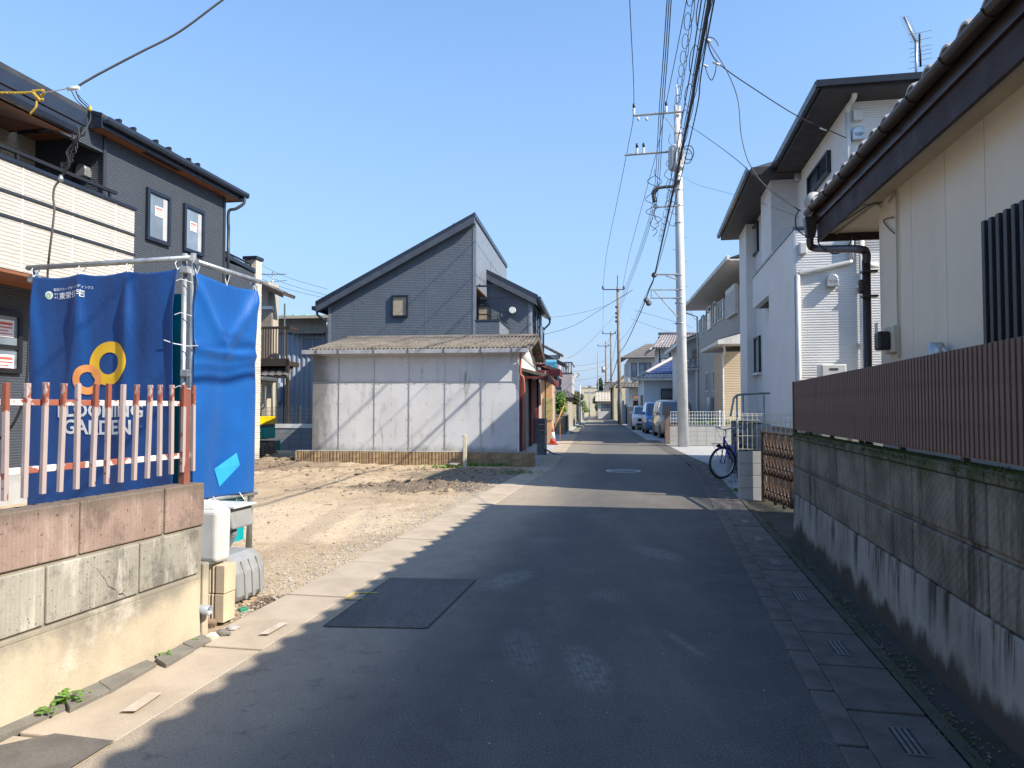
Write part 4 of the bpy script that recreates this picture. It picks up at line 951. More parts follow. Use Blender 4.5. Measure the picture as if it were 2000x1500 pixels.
xg0, zg = SH.hy(590, 690, -.26); xg1 = SH.hy(1030, 690, -.26)[0]
mb = MB(); mb.prism([(-.30, 2.84), (-.19, 2.84), (-.18, 2.94), (-.19, 2.94), (-.20, 2.86), (-.285, 2.86), (-.295, 2.945), (-.31, 2.945)], 'x', xg0, xg1 + .02); mb.build('gutter', mat('pale_gutter', (.47, .48, .50), (.36, .36, .38), rough=.5, ns=5), sh)
BX('fascia', M['panel'], sh, xl - .1, .2, -.17, -.14, 2.80, 2.95)
gb = None
for u in (618, 661, 730, 797, 867, 939, 1000):
    x = SH.hy(u, 690, -.3)[0]
    if gb is None: gb = MB().prism([(-.01, 0), (.10, 0), (.10, .01), (-.01, .13), (-.02, .13)], 'x', -.008, .008).build('gutter_bracket', M['grey_dark'], sh); gb.location = (x, -.305, 2.83)
    else: inst(gb, sh, (x, -.305, 2.83))
mb = MB(); mb.tube(bez([(.10, -.2, 2.9), (.08, -.12, 2.75), (.07, -.05, 2.6), (.07, -.05, 2.3), (.16, -.04, 2.05), (.16, -.02, .4)], 5), .03, 8); mb.build('downpipe', M['red_pipe'], sh)
for y_, z0 in ((1.0, 3.12), (2.6, 3.42), (4.2, 3.15), (5.5, 2.9)): BX('rafter_end', M['maroon'], sh, .004, .29, y_ - .035, y_ + .035, z0 - .08 - .0, z0 - .01)
mb = MB(); mb.prism([(-.1, 2.93), (2.75, 3.535), (5.7, 2.92), (5.7, 2.84), (2.75, 3.44), (-.1, 2.85)], 'x', .285, .31); mb.build('barge_board', M['corr'], sh)
# street side: lean-to canopy, roller shutter, red posts
mb = MB(); mb.prism([(.0, 2.42), (.75, 2.22), (.75, 2.30), (.0, 2.50)], 'y', .15, 5.4); mb.build('canopy', M['corr'], sh)
mb = MB(); mb.prism([(.72, 2.12), (.76, 2.12), (.76, 2.28), (.72, 2.28)], 'y', .13, 5.42); mb.box(.0, .72, .13, .16, 2.20, 2.26); mb.build('canopy_fascia', M['maroon'], sh)
for y_ in (.10, 2.7, 5.3): BX('door_post', M['maroon'], sh, .004, .10, y_, y_ + .12, .34, 2.4, .004)
M['shutter'] = mat('grey_shutter', (.24, .25, .26), (.17, .17, .18), rough=.5, metal=.2, ns=4)
mb = MB()
for k in range(24): mb.prism([(.01, .36 + k * .078), (.035, .375 + k * .078), (.035, .415 + k * .078), (.01, .432 + k * .078)], 'y', .23, 2.69)
mb.build('roller_shutter', M['shutter'], sh, kind='stuff')
BX('far_door', M['maroon'], sh, .01, .04, 2.83, 5.28, .36, 2.3)
BX('end_sill', M['light_concrete'], sh, -.03, .12, -.02, 5.6, .0, .345)
BX('lower_pipe', M['alu'], sh, .12, .17, .7, .75, .05, 2.2)
# striped block base
fb = fthing('striped_block_base', 'low brown striped block footing under the front of the shed', 'block base', SH)
x0b = SH.hy(577, 890, -.16)[0]; x1b = SH.hy(1045, 890, -.16)[0]
M['stripe'] = mat('ochre_ribbed_block', (.46, .34, .20), (.30, .21, .12), rough=.85, ns=4, fine=40, fa=.3, bump=.3, rnd=.25)
n = 12; L = (x1b - x0b) / n; src = None
for r_ in range(2):
    for k in range(n):
        if src is None:
            pts = []; x = 0; i = 0
            while x < L - .004:
                w = random.choice((.022, .030, .042)); pts += [(x, 0 if i % 2 == 0 else .016), (min(x + w, L - .003), 0 if i % 2 == 0 else .016)]; x += w + .002; i += 1
            pts += [(L - .003, .13), (0, .13)]; src = MB().prism(pts, 'z', 0, .172).build('block', M['stripe'], fb); o = src
        else: o = inst(src, fb, (0, 0, 0))
        o.location = (x0b + k * L, -.18, -.01 + r_ * .178)
BX('sill', M['light_concrete'], fb, x0b, x1b, -.175, .02, .342, .352, .004); BX('core', M['stripe'], fb, x0b + .02, x1b - .01, -.06, .0, -.02, .34)
# post and bowl in front
pp = at(908, 880, 17.3); t = MB().box(-.045, .045, -.045, .045, 0, .84).build('marker_post', mat('cream_post', (.62, .56, .42), (.5, .45, .33), rough=.7, ns=6), None, .012); t.location = (pp.x, 17.3, -.03); tag(t, 'pale square post standing in the dirt before the shed base', 'post')
t = MB().lathe((0, 0, 0), [(.12, 0), (.17, .08), (.19, .11), (.16, .11), (.10, .03), (.0, .03)], 14).build('stone_basin', mat('basin_stone', (.30, .28, .25), rough=.9, ns=9), None); bp = G(884, 914); t.location = (bp.x, bp.y, 0); tag(t, 'small grey stone basin on the ground left of the pale post', 'basin')
def tuft(name, label, c, s, n, k, m='weed', grp=None, cat='weed'):
    mb = MB(); rr = random.Random(k)
    for i in range(n):
        x, y_ = rr.gauss(0, s[0]), rr.gauss(0, s[1]); h = rr.uniform(.3, 1) * s[2]; a = rr.random() * 6.28; w = h * .22; dx, dy = math.cos(a) * h * .4, math.sin(a) * h * .4
        mb.face([(x - w * math.sin(a), y_ + w * math.cos(a), h * .3), (x + w * math.sin(a), y_ - w * math.cos(a), h * .3), (x + dx, y_ + dy, h)])
    o = mb.build(name, M[m]); o.location = c; tag(o, label, cat, grp, 'stuff'); return o
for (u, v, s, k, lb) in ((868, 915, (.25, .05, .12), 1, 'low green weeds at the base of the striped blocks left of the basin'), (950, 912, (.35, .06, .14), 2, 'low green weeds in shade right of the pale post'), (925, 906, (.1, .05, .22), 3, 'taller weeds right behind the pale post'), (1012, 925, (.25, .12, .08), 4, 'dark weeds at the right end of the dirt lot')):
    p = G(u, v); tuft('weed_patch', lb, (p.x, p.y, 0), s, 130, k, grp='weeds by the shed')

# ================================================ BIG DARK HOUSE
D_ = Fr(-1.34, 26.0, FA)
dh = fthing('dark_house', 'large slate grey house with steep single-pitch roof behind the shed', 'house', D_)
M['siding_slate'] = siding('slate_grey_siding', (.118, .140, .170), .062, .7, 4.5, .5, lines=.35, bd=.008)
M['slate_barge'] = mat('slate_barge_board', (.075, .088, .11), rough=.5, bump=.02); M['slate_plain'] = mat('slate_plain_panel', (.20, .22, .25), (.17, .19, .22), rough=.45, bump=.03)
xl = D_.hy(641, 700, 0)[0]; ze = D_.hy(636, 585, 0)[1]; zp = D_.hy(926, 424, 0)[1]
def zroof(x): return ze + (zp - ze) * (x - xl) / (-xl)
mb = MB(); mb.prism([(xl, 0), (0, 0), (0, zp - .12), (xl, ze - .12)], 'y', 0, .25); mb.build('front_wall', M['siding_slate'], dh)
mb = MB(); mb.prism([(xl, 0), (-.9, 0), (-.9, zroof(-.9) - .12), (xl, ze - .12)], 'y', .252, 9.2); mb.build('main_body', M['siding_slate'], dh)
mb = MB(); mb.prism([(xl - .42, ze - .30), (.03, zp - .05), (.03, zp + .12), (xl - .42, ze - .10)], 'y', -.25, 9.3); mb.build('roof', M['navy_edge'], dh)
mb = MB(); mb.prism([(xl - .40, ze - .50), (.0, zp - .28), (.0, zp - .04), (xl - .40, ze - .29)], 'y', -.27, -.03); mb.build('barge_board', M['slate_barge'], dh)
zc = D_.hy(931, 557, 0)[1]
BX('upper_side_wall', M['slate_plain'], dh, -.9, .0, .252, 9.2, zc, zp - .14)
BX('lower_side_wall', M['siding_slate'], dh, -.9, -.004, 2.9, 9.2, 0, zc - .03)
BX('overhang_soffit', M['soffit_wood'], dh, -.9, -.005, .252, 2.9, zc - .03, zc - .001)
mb = MB()
for u in (693, 831): x = D_.hy(u, 600, 0)[0]; mb.box(x - .012, x + .012, -.006, .0, 0, zroof(x) - .3)
mb.build('panel_joints', mat('pale_slate_joint', (.13, .15, .18), rough=.5, bump=0), dh, kind='stuff')
BX('corner_trim', M['slate_plain'], dh, xl - .01, xl + .09, -.015, .0, 0, ze - .3); BX('corner_trim', M['slate_plain'], dh, -.09, .012, -.015, .0, 0, zp - .4)
x0, z1 = D_.hy(765, 577, -.03); x1, z0 = D_.hy(797, 619, -.03); window(dh, 'y', 0, x0, x1, z0, z1, -1, gm=M['glass_frost'], fw=.06, depth=.09)
mb = MB(); mb.tube(bez([(xl - .40, -.1, ze - .45), (xl - .38, -.08, ze - .6), (xl - .06, -.06, ze - .85), (xl - .05, -.06, ze - 1.1), (xl - .05, -.06, .3)], 4), .045, 8); mb.build('downpipe', M['navy_edge'], dh)
mb = MB(); mb.box(xl - .54, xl - .42, -.3, 9.3, ze - .42, ze - .28); mb.build('gutter', M['navy_edge'], dh)
# balcony in the recess
zb = D_.hy(928, 626, 0)[1]; xb = D_.hy(975, 640, 0)[0]
BX('balcony_wall', M['siding_slate'], dh, .002, xb, 0, .12, 0, zb - .03); BX('balcony_wall', M['slate_plain'], dh, xb - .12, xb, .12, 2.85, 0, zb - .03)
mb = MB(); mb.box(-.0, xb + .02, -.02, .14, zb - .03, zb + .03); mb.box(xb - .14, xb + .02, .14, 2.87, zb - .03, zb + .03); mb.build('balcony_cap', M['navy_edge'], dh)
mb = MB(); mb.tube([(.1, .06, zb + .22), (xb - .06, .06, zb + .22), (xb - .06, 2.8, zb + .22)], .025, 6); mb.tube([(xb - .06, .06, zb), (xb - .06, .06, zb + .22)], .02, 6); mb.build('balcony_rail', M['black'], dh)
for x in (xb - .35, xb + .0): 
    mb = MB(); mb.box(x - .02, x + .02, .25, .29, zb, zb + 1.3 - (x > xb - .1) * .45); zt = zb + 1.3 - (x > xb - .1) * .45; mb.box(x - .75, x + .28, .24, .30, zt - .03, zt + .03)
    for k in range(4): mb.box(x - .7 + k * .27, x - .66 + k * .27, .25, .29, zt, zt + .08)
    mb.build('drying_pole_bracket', M['navy'], dh)
yB = 2.9; x0 = D_.hy(933, 600, yB)[0]; x1 = D_.hy(960, 600, yB)[0]; z1 = D_.hy(945, 596, yB)[1]; z0 = zb - .1
xr = D_.hy(1036, 650, yB)[0]; zl = D_.hy(952, 530, yB)[1]; zr = D_.hy(1042, 574, yB)[1]; xL = D_.hy(950, 600, yB)[0] - .0
mb = MB(); mb.prism([(-.9, 0), (xr, 0), (xr, zr - .15), (xL, zl - .15), (-.9, zl - .15)], 'y', yB, yB + 6); mb.build('wing_body', M['siding_slate'], dh)
mb = MB(); mb.prism([(xL, zl - .12), (xr + .32, zr - .28), (xr + .32, zr - .08), (xL, zl + .06)], 'y', yB - .25, yB + 6.3); mb.build('wing_roof', M['navy_edge'], dh)
mb = MB(); mb.prism([(xL, zl - .36), (xr + .28, zr - .48), (xr + .28, zr - .27), (xL, zl - .13)], 'y', yB - .27, yB - .03); mb.build('barge_board', M['slate_barge'], dh)
mb = MB(); mb.box(xr + .32, xr + .44, yB - .3, yB + 6.3, zr - .30, zr - .16); mb.build('gutter', M['navy_edge'], dh)
window(dh, 'y', yB, x0, x1, z0, z1, -1, gm=M['glass_frost'], fw=.06, depth=.08)
BX('corner_trim', M['slate_plain'], dh, xr - .08, xr + .01, yB - .015, yB, 0, zr - .4)
BX('street_wall', M['slate_plain'], dh, xr, xr + .01, yB + .0, yB + 6, 0, zr - .2)
for ya, yb2 in ((1.2, 2.1), (3.2, 4.4)): window(dh, 'x', xr + .01, yB + ya, yB + yb2, zb - .6, zb + 1.0, 1, fw=.06, depth=.06)
mb = MB(); mb.tube(bez([(xr + .38, yB + 6.1, zr - .3), (xr + .36, yB + 6.1, zr - .5), (xr + .1, yB + 6.0, zr - .8), (xr + .08, yB + 6.0, zr - 1.1), (xr + .08, yB + 6.0, 0)], 4), .045, 8); mb.build('downpipe', M['navy_edge'], dh)
xv, zv = D_.hy(1001, 606, yB - .1); mb = MB(); mb.lathe((xv, yB - .1, zv), [(.13, -.1), (.14, .0), (.12, .1)], 14, ax='y'); mb.build('vent_hood', M['white_metal'], dh)

# ================================================ houses behind, left
OH = Fr(at(508, 700, 27).x, 27, FA)
M['beige_wall'] = mat('beige_render', (.46, .41, .33), (.4, .35, .28), rough=.85, ns=1, streak=.2); M['grey_tile'] = mat('grey_roof_tile', (.11, .10, .095), (.17, .155, .14), rough=.65, ns=5, bump=.2, rnd=.1)
def tile_roof(parent, a, b, c, d, ncol, nrow, m, name='roof_tiles', amp=.035, step=.025):
    """a,b eave left/right; d,c ridge left/right"""
    a, b, c, d = map(Vector, (a, b, c, d)); nrm = (b - a).cross(d - a).normalized()
    if nrm.z < 0: nrm = -nrm
    bm = bmesh.new(); K = 4; rows = []
    for j in range(nrow):
        for q in (0, 1):
            t = (j + q) / nrow; row = []
            for i in range(ncol * K + 1):
                s = i / (ncol * K); p = (a.lerp(b, s)).lerp(d.lerp(c, s), t); ph = (i % K) / K
                h = amp * math.sin(ph * math.pi) ** 1.5 + (step if q == 0 else 0)
                row.append(bm.verts.new(p + nrm * h))
            rows.append(row)
    for r0, r1 in zip(rows[:-1], rows[1:]):
        for i in range(len(r0) - 1): bm.faces.new([r0[i], r0[i + 1], r1[i + 1], r1[i]])
    v = [bm.verts.new(p - nrm * .08) for p in (a, b, c, d)]; bm.faces.new(v[::-1])
    bm.faces.new([rows[0][0], rows[0][-1], v[1], v[0]]); bm.faces.new([rows[-1][0], v[3], v[2], rows[-1][-1]])
    bm.faces.new([rows[0][0], v[0], v[3], rows[-1][0]]); bm.faces.new([rows[0][-1], rows[-1][-1], v[2], v[1]])
    mb = MB(); mb.bm.free(); mb.bm = bm; return mb.build(name, m, parent, kind='stuff')
oh = fthing('tiled_house', 'old beige house with grey tiled roof and slatted balcony left of the corrugated house', 'house', OH)
q = lambda u, v, y=0: OH.hy(u, v, y)
xw, zt = q(524, 565); BX('wall', M['beige_wall'], oh, -6, xw, 0, .9, 0, zt + .3)
xe, z_e = q(566, 577); xe0, ze0 = q(505, 549)
tile_roof(oh, (xe, -.6, z_e), (xe, .5, z_e), (xe - 3.8, .5, z_e + 1.75), (xe - 3.8, -.6, z_e + 1.75), 5, 12, M['grey_tile'])
mb = MB(); mb.prism([(xe - 3.8, z_e + 1.6), (xe, z_e - .18), (xe, z_e - .02), (xe - 3.8, z_e + 1.72)], 'y', -.63, -.55); mb.build('barge_board', mat('dark_timber', (.045, .032, .025), rough=.7), oh)
M['dark_timber'] = bpy.data.materials['dark_timber']
x0, z1 = q(508, 605, -.05); x1, z0 = q(531, 700, -.05); BX('shutter_case', mat('taupe_shutter', (.27, .22, .18), rough=.6), oh, x0 - 1.2, x1, -.12, -.002, z0, z1)
BX('pelmet', M['white'], oh, x0 - 1.2, x1 + .02, -.16, -.002, z1, z1 + .12)
xa, zrl = q(496, 640, -.9); xb_, _ = q(565, 650, -.9); zfl = q(540, 703, -.9)[1]
mb = MB(); mb.box(xa - 2, xb_, -.95, -.88, zrl - .06, zrl + .03); mb.box(xa - 2, xb_, -.95, -.88, zfl - .05, zfl + .05); mb.box(xb_ - .06, xb_, -.95, 0, zrl - .06, zrl + .03); rl = mb.build('balcony_rail', M['dark_timber'], oh)
src = None
for k in range(17):
    x = xb_ - .09 - k * .1
    if src is None: src = BX('baluster', M['dark_timber'], oh, -.014, .014, -.02, .02, 0, zrl - zfl - .1); src.location = (x, -.915, zfl + .05)
    else: inst(src, oh, (x, -.915, zfl + .05))
BX('balcony_floor', M['dark_timber'], oh, xa - 2, xb_, -.95, -.0, zfl - .22, zfl - .05)
BX('balcony_post', M['dark_timber'], oh, xb_ - .10, xb_, -.95, -.85, 0, zfl)
xt, zt2 = q(566, 735, -1.0); tile_roof(oh, (xt - 2.2, -1.2, zt2), (xt, -1.2, zt2), (xt - .3, 0, zt2 + .5), (xt - 2.2, 0, zt2 + .5), 8, 4, M['grey_tile'])
# antenna on it
def antenna(parent_fr, x, y, z, h, label, s=1.0, col=None):
    a = fthing('tv_antenna', label, 'antenna', parent_fr); mm_ = col or M['alu']
    MB().tube([(x, y, z), (x, y, z + h)], .018 * s, 6).build('mast', mm_, a); mb = MB(); mb.tube([(x - .45 * s, y, z + h - .12), (x + .45 * s, y, z + h - .12)], .012 * s, 5); mb.build('boom', mm_, a); mb = MB()
    for k in range(9): mb.tube([(x - .42 * s + k * .1 * s, y - .16 * s, z + h - .11), (x - .42 * s + k * .1 * s, y + .16 * s, z + h - .11)], .006 * s, 4)
    mb.build('rods', mm_, a, kind='stuff'); mb = MB(); mb.tube([(x, y - .5 * s, z + h - .5), (x, y + .5 * s, z + h - .5)], .01 * s, 5); mb.tube([(x - .4 * s, y, z + h - .45), (x + .45 * s, y, z + h - .38)], .01 * s, 5); mb.build('lower_boom', mm_, a); return a
xa_, za_ = q(533, 535, 2); antenna(OH, xa_, 2, za_ - 1.0, 1.1, 'small antenna above the tiled roof at far left', 1.3)
# corrugated blue-grey house
CH = Fr(at(640, 700, 31).x, 31, FA)
ch = fthing('corrugated_house', 'blue-grey corrugated metal house with pale green roof left of the dark house', 'house', CH)
M['corrwall'] = mat('bluegrey_corrugated', (.36, .41, .50), (.32, .37, .45), rough=.5, metal=.1, ns=1.2, streak=.15); M['greenroof'] = mat('pale_green_roof', (.26, .42, .38), rough=.6)
xl_ = CH.hy(515, 700, 0)[0]; zt = CH.hy(600, 650, 0)[1]; ztt = CH.hy(600, 622, 0)[1]
bm = bmesh.new(); n = int(-xl_ / .11); prev = None
for i in range(n * 2 + 2):
    x = xl_ + i * .055; yy = 0 if i % 4 < 2 else .03
    a, b_ = bm.verts.new((x, yy, 0)), bm.verts.new((x, yy, zt))
    if prev: bm.faces.new([prev[0], a, b_, prev[1]])
    prev = (a, b_)
mb = MB(); mb.bm.free(); mb.bm = bm; mb.build('corrugated_wall', M['corrwall'], ch, kind='stuff')
BX('body', M['corrwall'], ch, xl_, 1.2, .04, 7, 0, zt); BX('upper_band', M['beige_wall'], ch, xl_, 1.2, -.03, 7, zt, ztt)
BX('band_trim', M['grey_dark'], ch, xl_, 1.2, -.05, -.03, zt - .04, zt + .02)
mb = MB(); mb.prism([(-.45, ztt), (7.4, ztt + .6), (7.4, ztt + .7), (-.45, ztt + .08)], 'x', xl_ - .2, 1.4)
for k in range(9): mb.prism([(-.46, ztt + .08), (7.4, ztt + .70), (7.4, ztt + .74), (-.46, ztt + .13)], 'x', xl_ + k * .5, xl_ + k * .5 + .05)
mb.build('roof', M['greenroof'], ch); BX('gutter', M['beige_wall'], ch, xl_ - .2, 1.4, -.56, -.45, ztt - .06, ztt + .06)
x0, z1 = CH.hy(589, 658, -.05); x1, z0 = CH.hy(632, 690, -.05); window(ch, 'y', 0, x0, x1, z0, z1, -1, M['alu'], M['glass_pale'], .05, 1, depth=.07); BX('window_hood', M['grey_dark'], ch, x0 - .3, x1 + .1, -.35, -.0, z1 + .12, z1 + .18)
x0, z1 = CH.hy(537, 748, -.05); x1, z0 = CH.hy(551, 786, -.05); BX('meter_cabinet', M['corrwall'], ch, x0, x1, -.25, -.0, z0, z1, .01)
po = at(556, 600, 29); t = TB('thin_pole', M['grey_dark'], None, [(0, 0, 0), (0, 0, at(556, 593, 29).z)], .035, 8); t.location = (po.x, 29, 0); tag(t, 'thin dark pole rising beside the pale green roof edge', 'pole')
# mesh fence on white-capped block wall
WF = Fr(at(612, 870, 24.3).x, 24.3, FA)
wf = fthing('back_boundary_wall', 'shaded grey block wall with white coping and wire mesh left of the shed', 'wall', WF)
x0 = WF.hy(500, 870, 0)[0] - .8; x1 = .4; z0, z1 = WF.hy(560, 836, 0)[1], WF.hy(560, 828, 0)[1]; zf = WF.hy(560, 796, 0)[1]
M['cblock'] = mat('grey_block', (.24, .26, .29), (.20, .215, .24), rough=.9, ns=3, fine=50, fa=.25, bump=.25, rnd=.12)
nb = int((x1 - x0) / .4)
src = None
for r_ in range(4):
    for k in range(nb):
        if src is None: src = BX('block', M['cblock'], wf, .004, .396, 0, .12, .003, z0 / 4 - .003, .004); o = src
        else: o = inst(src, wf, (0, 0, 0))
        o.location = (x0 + k * .4, 0, r_ * z0 / 4)
BX('core', M['cblock'], wf, x0, x1, .02, .11, 0, z0); BX('coping', M['white'], wf, x0 - .02, x1 + .02, -.02, .14, z0, z1)
def mesh_panel(parent, x0, x1, y_, z0, z1, m, dx=.10, dz=.15, r=.006, ax='y', name='wire_mesh', bent=False):
    mb = MB(); n = int(abs(x1 - x0) / dx)
    for k in range(n + 1):
        x = x0 + (x1 - x0) * k / n
        if ax == 'y': mb.box(x - r, x + r, y_ - r, y_ + r, z0, z1)
        else: mb.box(y_ - r, y_ + r, x - r, x + r, z0, z1)
    n = max(int((z1 - z0) / dz), 1)
    for k in range(n + 1):
        z = z0 + (z1 - z0) * k / n
        if ax == 'y': mb.box(x0, x1, y_ - r * 1.4, y_ - r * .4, z - r, z + r)
        else: mb.box(y_ - r * 1.4, y_ - r * .4, x0, x1, z - r, z + r)
    return mb.build(name, m, parent, kind='stuff')
mesh_panel(wf, x0, x1, .06, z1 + .02, zf, M['grey_dark'], .06, .13, .004)
xx = WF.hy(538, 800, 0)[0]; BX('mesh_post', M['grey_dark'], wf, xx - .02, xx + .02, .03, .09, z1, zf + .06)
xx = WF.hy(584, 800, 0)[0]; BX('mesh_post', M['grey_dark'], wf, xx - .02, xx + .02, .03, .09, z1, zf + .06)

# ================================================ further down the left side
def gable_house(name, label, fr, x0, x1, y0, y1, ze, zr, wall, roofm, ridge='x', over=.5, ncol=24, nrow=10, tiles=True, cat='house'):
    h = fthing(name, label, cat, fr)
    BX('wall', wall, h, x0, x1, y0, y1, 0, ze)
    if ridge == 'x':
        ym = (y0 + y1) / 2; mb = MB(); mb.prism([(y0, ze), (y1, ze), (ym, zr - .1)], 'x', x0, x1); mb.build('gable', wall, h)
        k = (zr - ze) / (ym - y0) * over; A = [((x0 - over, y0 - over, ze - k), (x1 + over, y0 - over, ze - k), (x1 + over, ym, zr), (x0 - over, ym, zr)), ((x1 + over, y1 + over, ze - k), (x0 - over, y1 + over, ze - k), (x0 - over, ym, zr), (x1 + over, ym, zr))]
        cap = [(x0 - over, ym, zr + .08), (x1 + over, ym, zr + .08)]
    else:
        xm = (x0 + x1) / 2; mb = MB(); mb.prism([(x0, ze), (x1, ze), (xm, zr - .1)], 'y', y0, y1); mb.build('gable', wall, h)
        k = (zr - ze) / (xm - x0) * over; A = [((x1 + over, y0 - over, ze - k), (x1 + over, y1 + over, ze - k), (xm, y1 + over, zr), (xm, y0 - over, zr)), ((x0 - over, y1 + over, ze - k), (x0 - over, y0 - over, ze - k), (xm, y0 - over, zr), (xm, y1 + over, zr))]
        cap = [(xm, y0 - over, zr + .08), (xm, y1 + over, zr + .08)]
    for q4 in A: tile_roof(h, *q4, ncol, nrow, roofm, 'roof')
    TB('ridge', roofm, h, cap, .12, 6)
    return h
M['white_wall'] = mat('white_render', (.62, .62, .60), (.54, .54, .53), rough=.8, ns=1, streak=.15, scol=(.3, .29, .27)); M['grey_wall'] = mat('grey_render', (.30, .31, .34), (.26, .27, .30), rough=.8, ns=1)
M['pink_wall'] = mat('pale_mauve_render', (.50, .45, .44), rough=.8, ns=1); M['orange_wall'] = mat('orange_render', (.58, .33, .17), (.5, .28, .14), rough=.8, ns=2)
LFr = lambda D, off=-.0: Fr(lo(D) + off, D, FA)
# block wall end (blue-grey in shade) beside shed
W2 = Fr(at(1068, 870, 22.5).x, 22.5, FA)
w2 = fthing('grey_block_wall', 'short grey block wall end beside the red shed door', 'wall', W2)
src = None
for r_ in range(6):
    for (xa_, ax_) in ((-.40, 0), (-.80, 0)):
        if src is None: src = BX('block', M['cblock'], w2, .004, .396, 0, .12, .003, .187, .004); o = src
        else: o = inst(src, w2, (0, 0, 0))
        o.location = (xa_, 0, r_ * .19 - .01)
mb = MB(); mb.box(-.06, -.02, -.08, -.04, .15, 2.6); mb.tube([(-.04, -.06, .16), (.2, -.2, .04), (.5, -.3, .02)], .03, 8); mb.build('drain_hose', M['alu'], w2)
# white net / sheet beside it
t = MB().hexa([(-.25, 0, 1.0), (.05, 0, .9), (.05, .04, .9), (-.25, .04, 1.0)], [(-.22, 0, 2.3), (-.02, 0, 2.3), (-.02, .04, 2.3), (-.22, .04, 2.3)]).build('white_sheet', M['white'], None); c_ = at(1056, 800, 23.5); t.location = (c_.x, 23.5, 0); tag(t, 'narrow white sheet hanging by the shed corner', 'sheet')
# orange house with red-edged roof
OR = Fr(at(1078, 800, 30).x, 30, FA)
orr = fthing('orange_house', 'orange-walled low house with dark red roof edge just beyond the shed', 'house', OR)
BX('wall', M['orange_wall'], orr, -5.5, 0, 0, 1.6, 0, 2.9); BX('stone_panel', mat('yellow_stonework', (.46, .38, .16), (.25, .2, .1), rough=.9, ns=9, bump=.6), orr, -.32, .03, -.04, 0, .95, 1.9)
BX('white_column', M['white'], orr, -.75, -.45, -.08, 0, .9, 2.7)
tile_roof(orr, (.35, -.5, 3.0), (.35, 1.9, 3.0), (-2.6, 1.9, 4.0), (-2.6, -.5, 4.0), 16, 8, mat('faded_red_tile', (.34, .14, .10), (.26, .12, .09), rough=.7, ns=5))
BX('fascia', M['maroon'], orr, -2.8, .36, -.54, -.5, 2.78, 3.02); BX('fascia', M['maroon'], orr, .33, .36, -.5, 1.9, 2.8, 3.0)
# blue awning on a frame
aw = Fr(at(1058, 730, 32).x, 32.0, FA); ab = fthing('blue_awning', 'bright blue striped awning sheet above the red roof beyond the shed', 'awning', aw)
M['bluesheet'] = mat('bright_blue_sheet', (.03, .36, .62), rough=.5); M['paleblue'] = mat('pale_blue_stripe', (.30, .60, .75), rough=.5)
w_ = at(1087, 730, 32).x - aw.o[0]; zt, zb_ = at(1070, 703, 32).z, at(1070, 736, 32).z
for k in range(9):
    z0 = zb_ + (zt - zb_) * k / 9; BX('fold', M['bluesheet'] if k % 2 else M['paleblue'], ab, 0, w_, -.1 - .05 * (k % 2), -.02, z0, z0 + (zt - zb_) / 9 * .98)
BX('frame', M['grey_dark'], ab, -.03, w_ + .03, -.02, .02, zb_ - .2, zt + .05)
# house C : dark tiled hip behind, house D with balcony
C_ = Fr(at(1090, 750, 37).x, 37, FA)
hc = fthing('gabled_house', 'grey-walled two-storey house with dark sloping roof above the blue awning', 'house', C_)
xw0 = -4.5; zE = at(1098, 707, 37).z; zR = at(1040, 672, 37).z + .3
xr_ = C_.hy(1100, 705, 0)[0]
mb = MB(); mb.prism([(-4.5, 0), (xr_ - .5, 0), (xr_ - .5, zE - .1), (-2.2, zR - .2), (-4.5, zR - .5)], 'y', 0, 1.5); mb.build('wall', M['grey_wall'], hc)
tile_roof(hc, (xr_ + .15, -.7, zE - .15), (xr_ + .15, 1.8, zE - .15), (-2.4, 1.8, zR), (-2.4, -.7, zR), 24, 10, M['grey_tile'], amp=.02)
mb = MB(); mb.prism([(xr_ + .15, zE - .35), (-2.4, zR - .22), (-2.4, zR), (xr_ + .15, zE - .13)], 'y', -.75, -.68); mb.build('barge_board', M['navy_edge'], hc)
window(hc, 'y', 0, -1.9, -.9, 2.9, 4.0, -1, M['alu'], fw=.05)
Dh = Fr(at(1119, 750, 43).x, 43, FA)
hd = fthing('balcony_house', 'pale house with a black-railed projecting balcony down the left side', 'house', Dh)
zt = Dh.hy(1105, 730, 0)[1]; zb_ = Dh.hy(1105, 768, 0)[1]; x0 = Dh.hy(1097, 740, 0)[0]; x1 = Dh.hy(1117, 740, 0)[0]
BX('balcony_wall', M['pink_wall'], hd, x0, x1, 0, 5, zb_, zt); BX('wall', M['pink_wall'], hd, x0 - 4, x1 - .8, .8, 3, 0, zt + 1.2)
zr2 = Dh.hy(1105, 708, 0)[1]
mb = MB()
for z in (zt + .04, zr2): mb.box(x0, x1, -.02, .04, z - .03, z + .03); mb.box(x1 - .04, x1 + .02, 0, 5, z - .03, z + .03)
mb.build('railing', M['black'], hd); src = None
for k in range(7):
    if src is None: src = BX('baluster', M['black'], hd, -.02, .02, -.02, .02, 0, zr2 - zt); src.location = (x0 + .02, 0, zt)
    else: inst(src, hd, (x0 + .02 + (x1 - x0 - .04) * k / 6, 0, zt))
mb = MB(); mb.box(x0 + .2, x1 - .15, .3, .6, zt, zr2 - .2); mb.build('ac_unit', M['white_metal'], hd, .03)
tile_roof(hd, (x0 - 1.2, -.9, zb_ - .3), (x1 + .1, -.9, zb_ - .3), (x1 - .3, .4, zb_ + .35), (x0 - 1.2, .4, zb_ + .35), 9, 4, M['grey_tile']); BX('canopy_fascia', M['dark_timber'], hd, x0 - 1.2, x1 + .1, -.93, -.88, zb_ - .5, zb_ - .3)
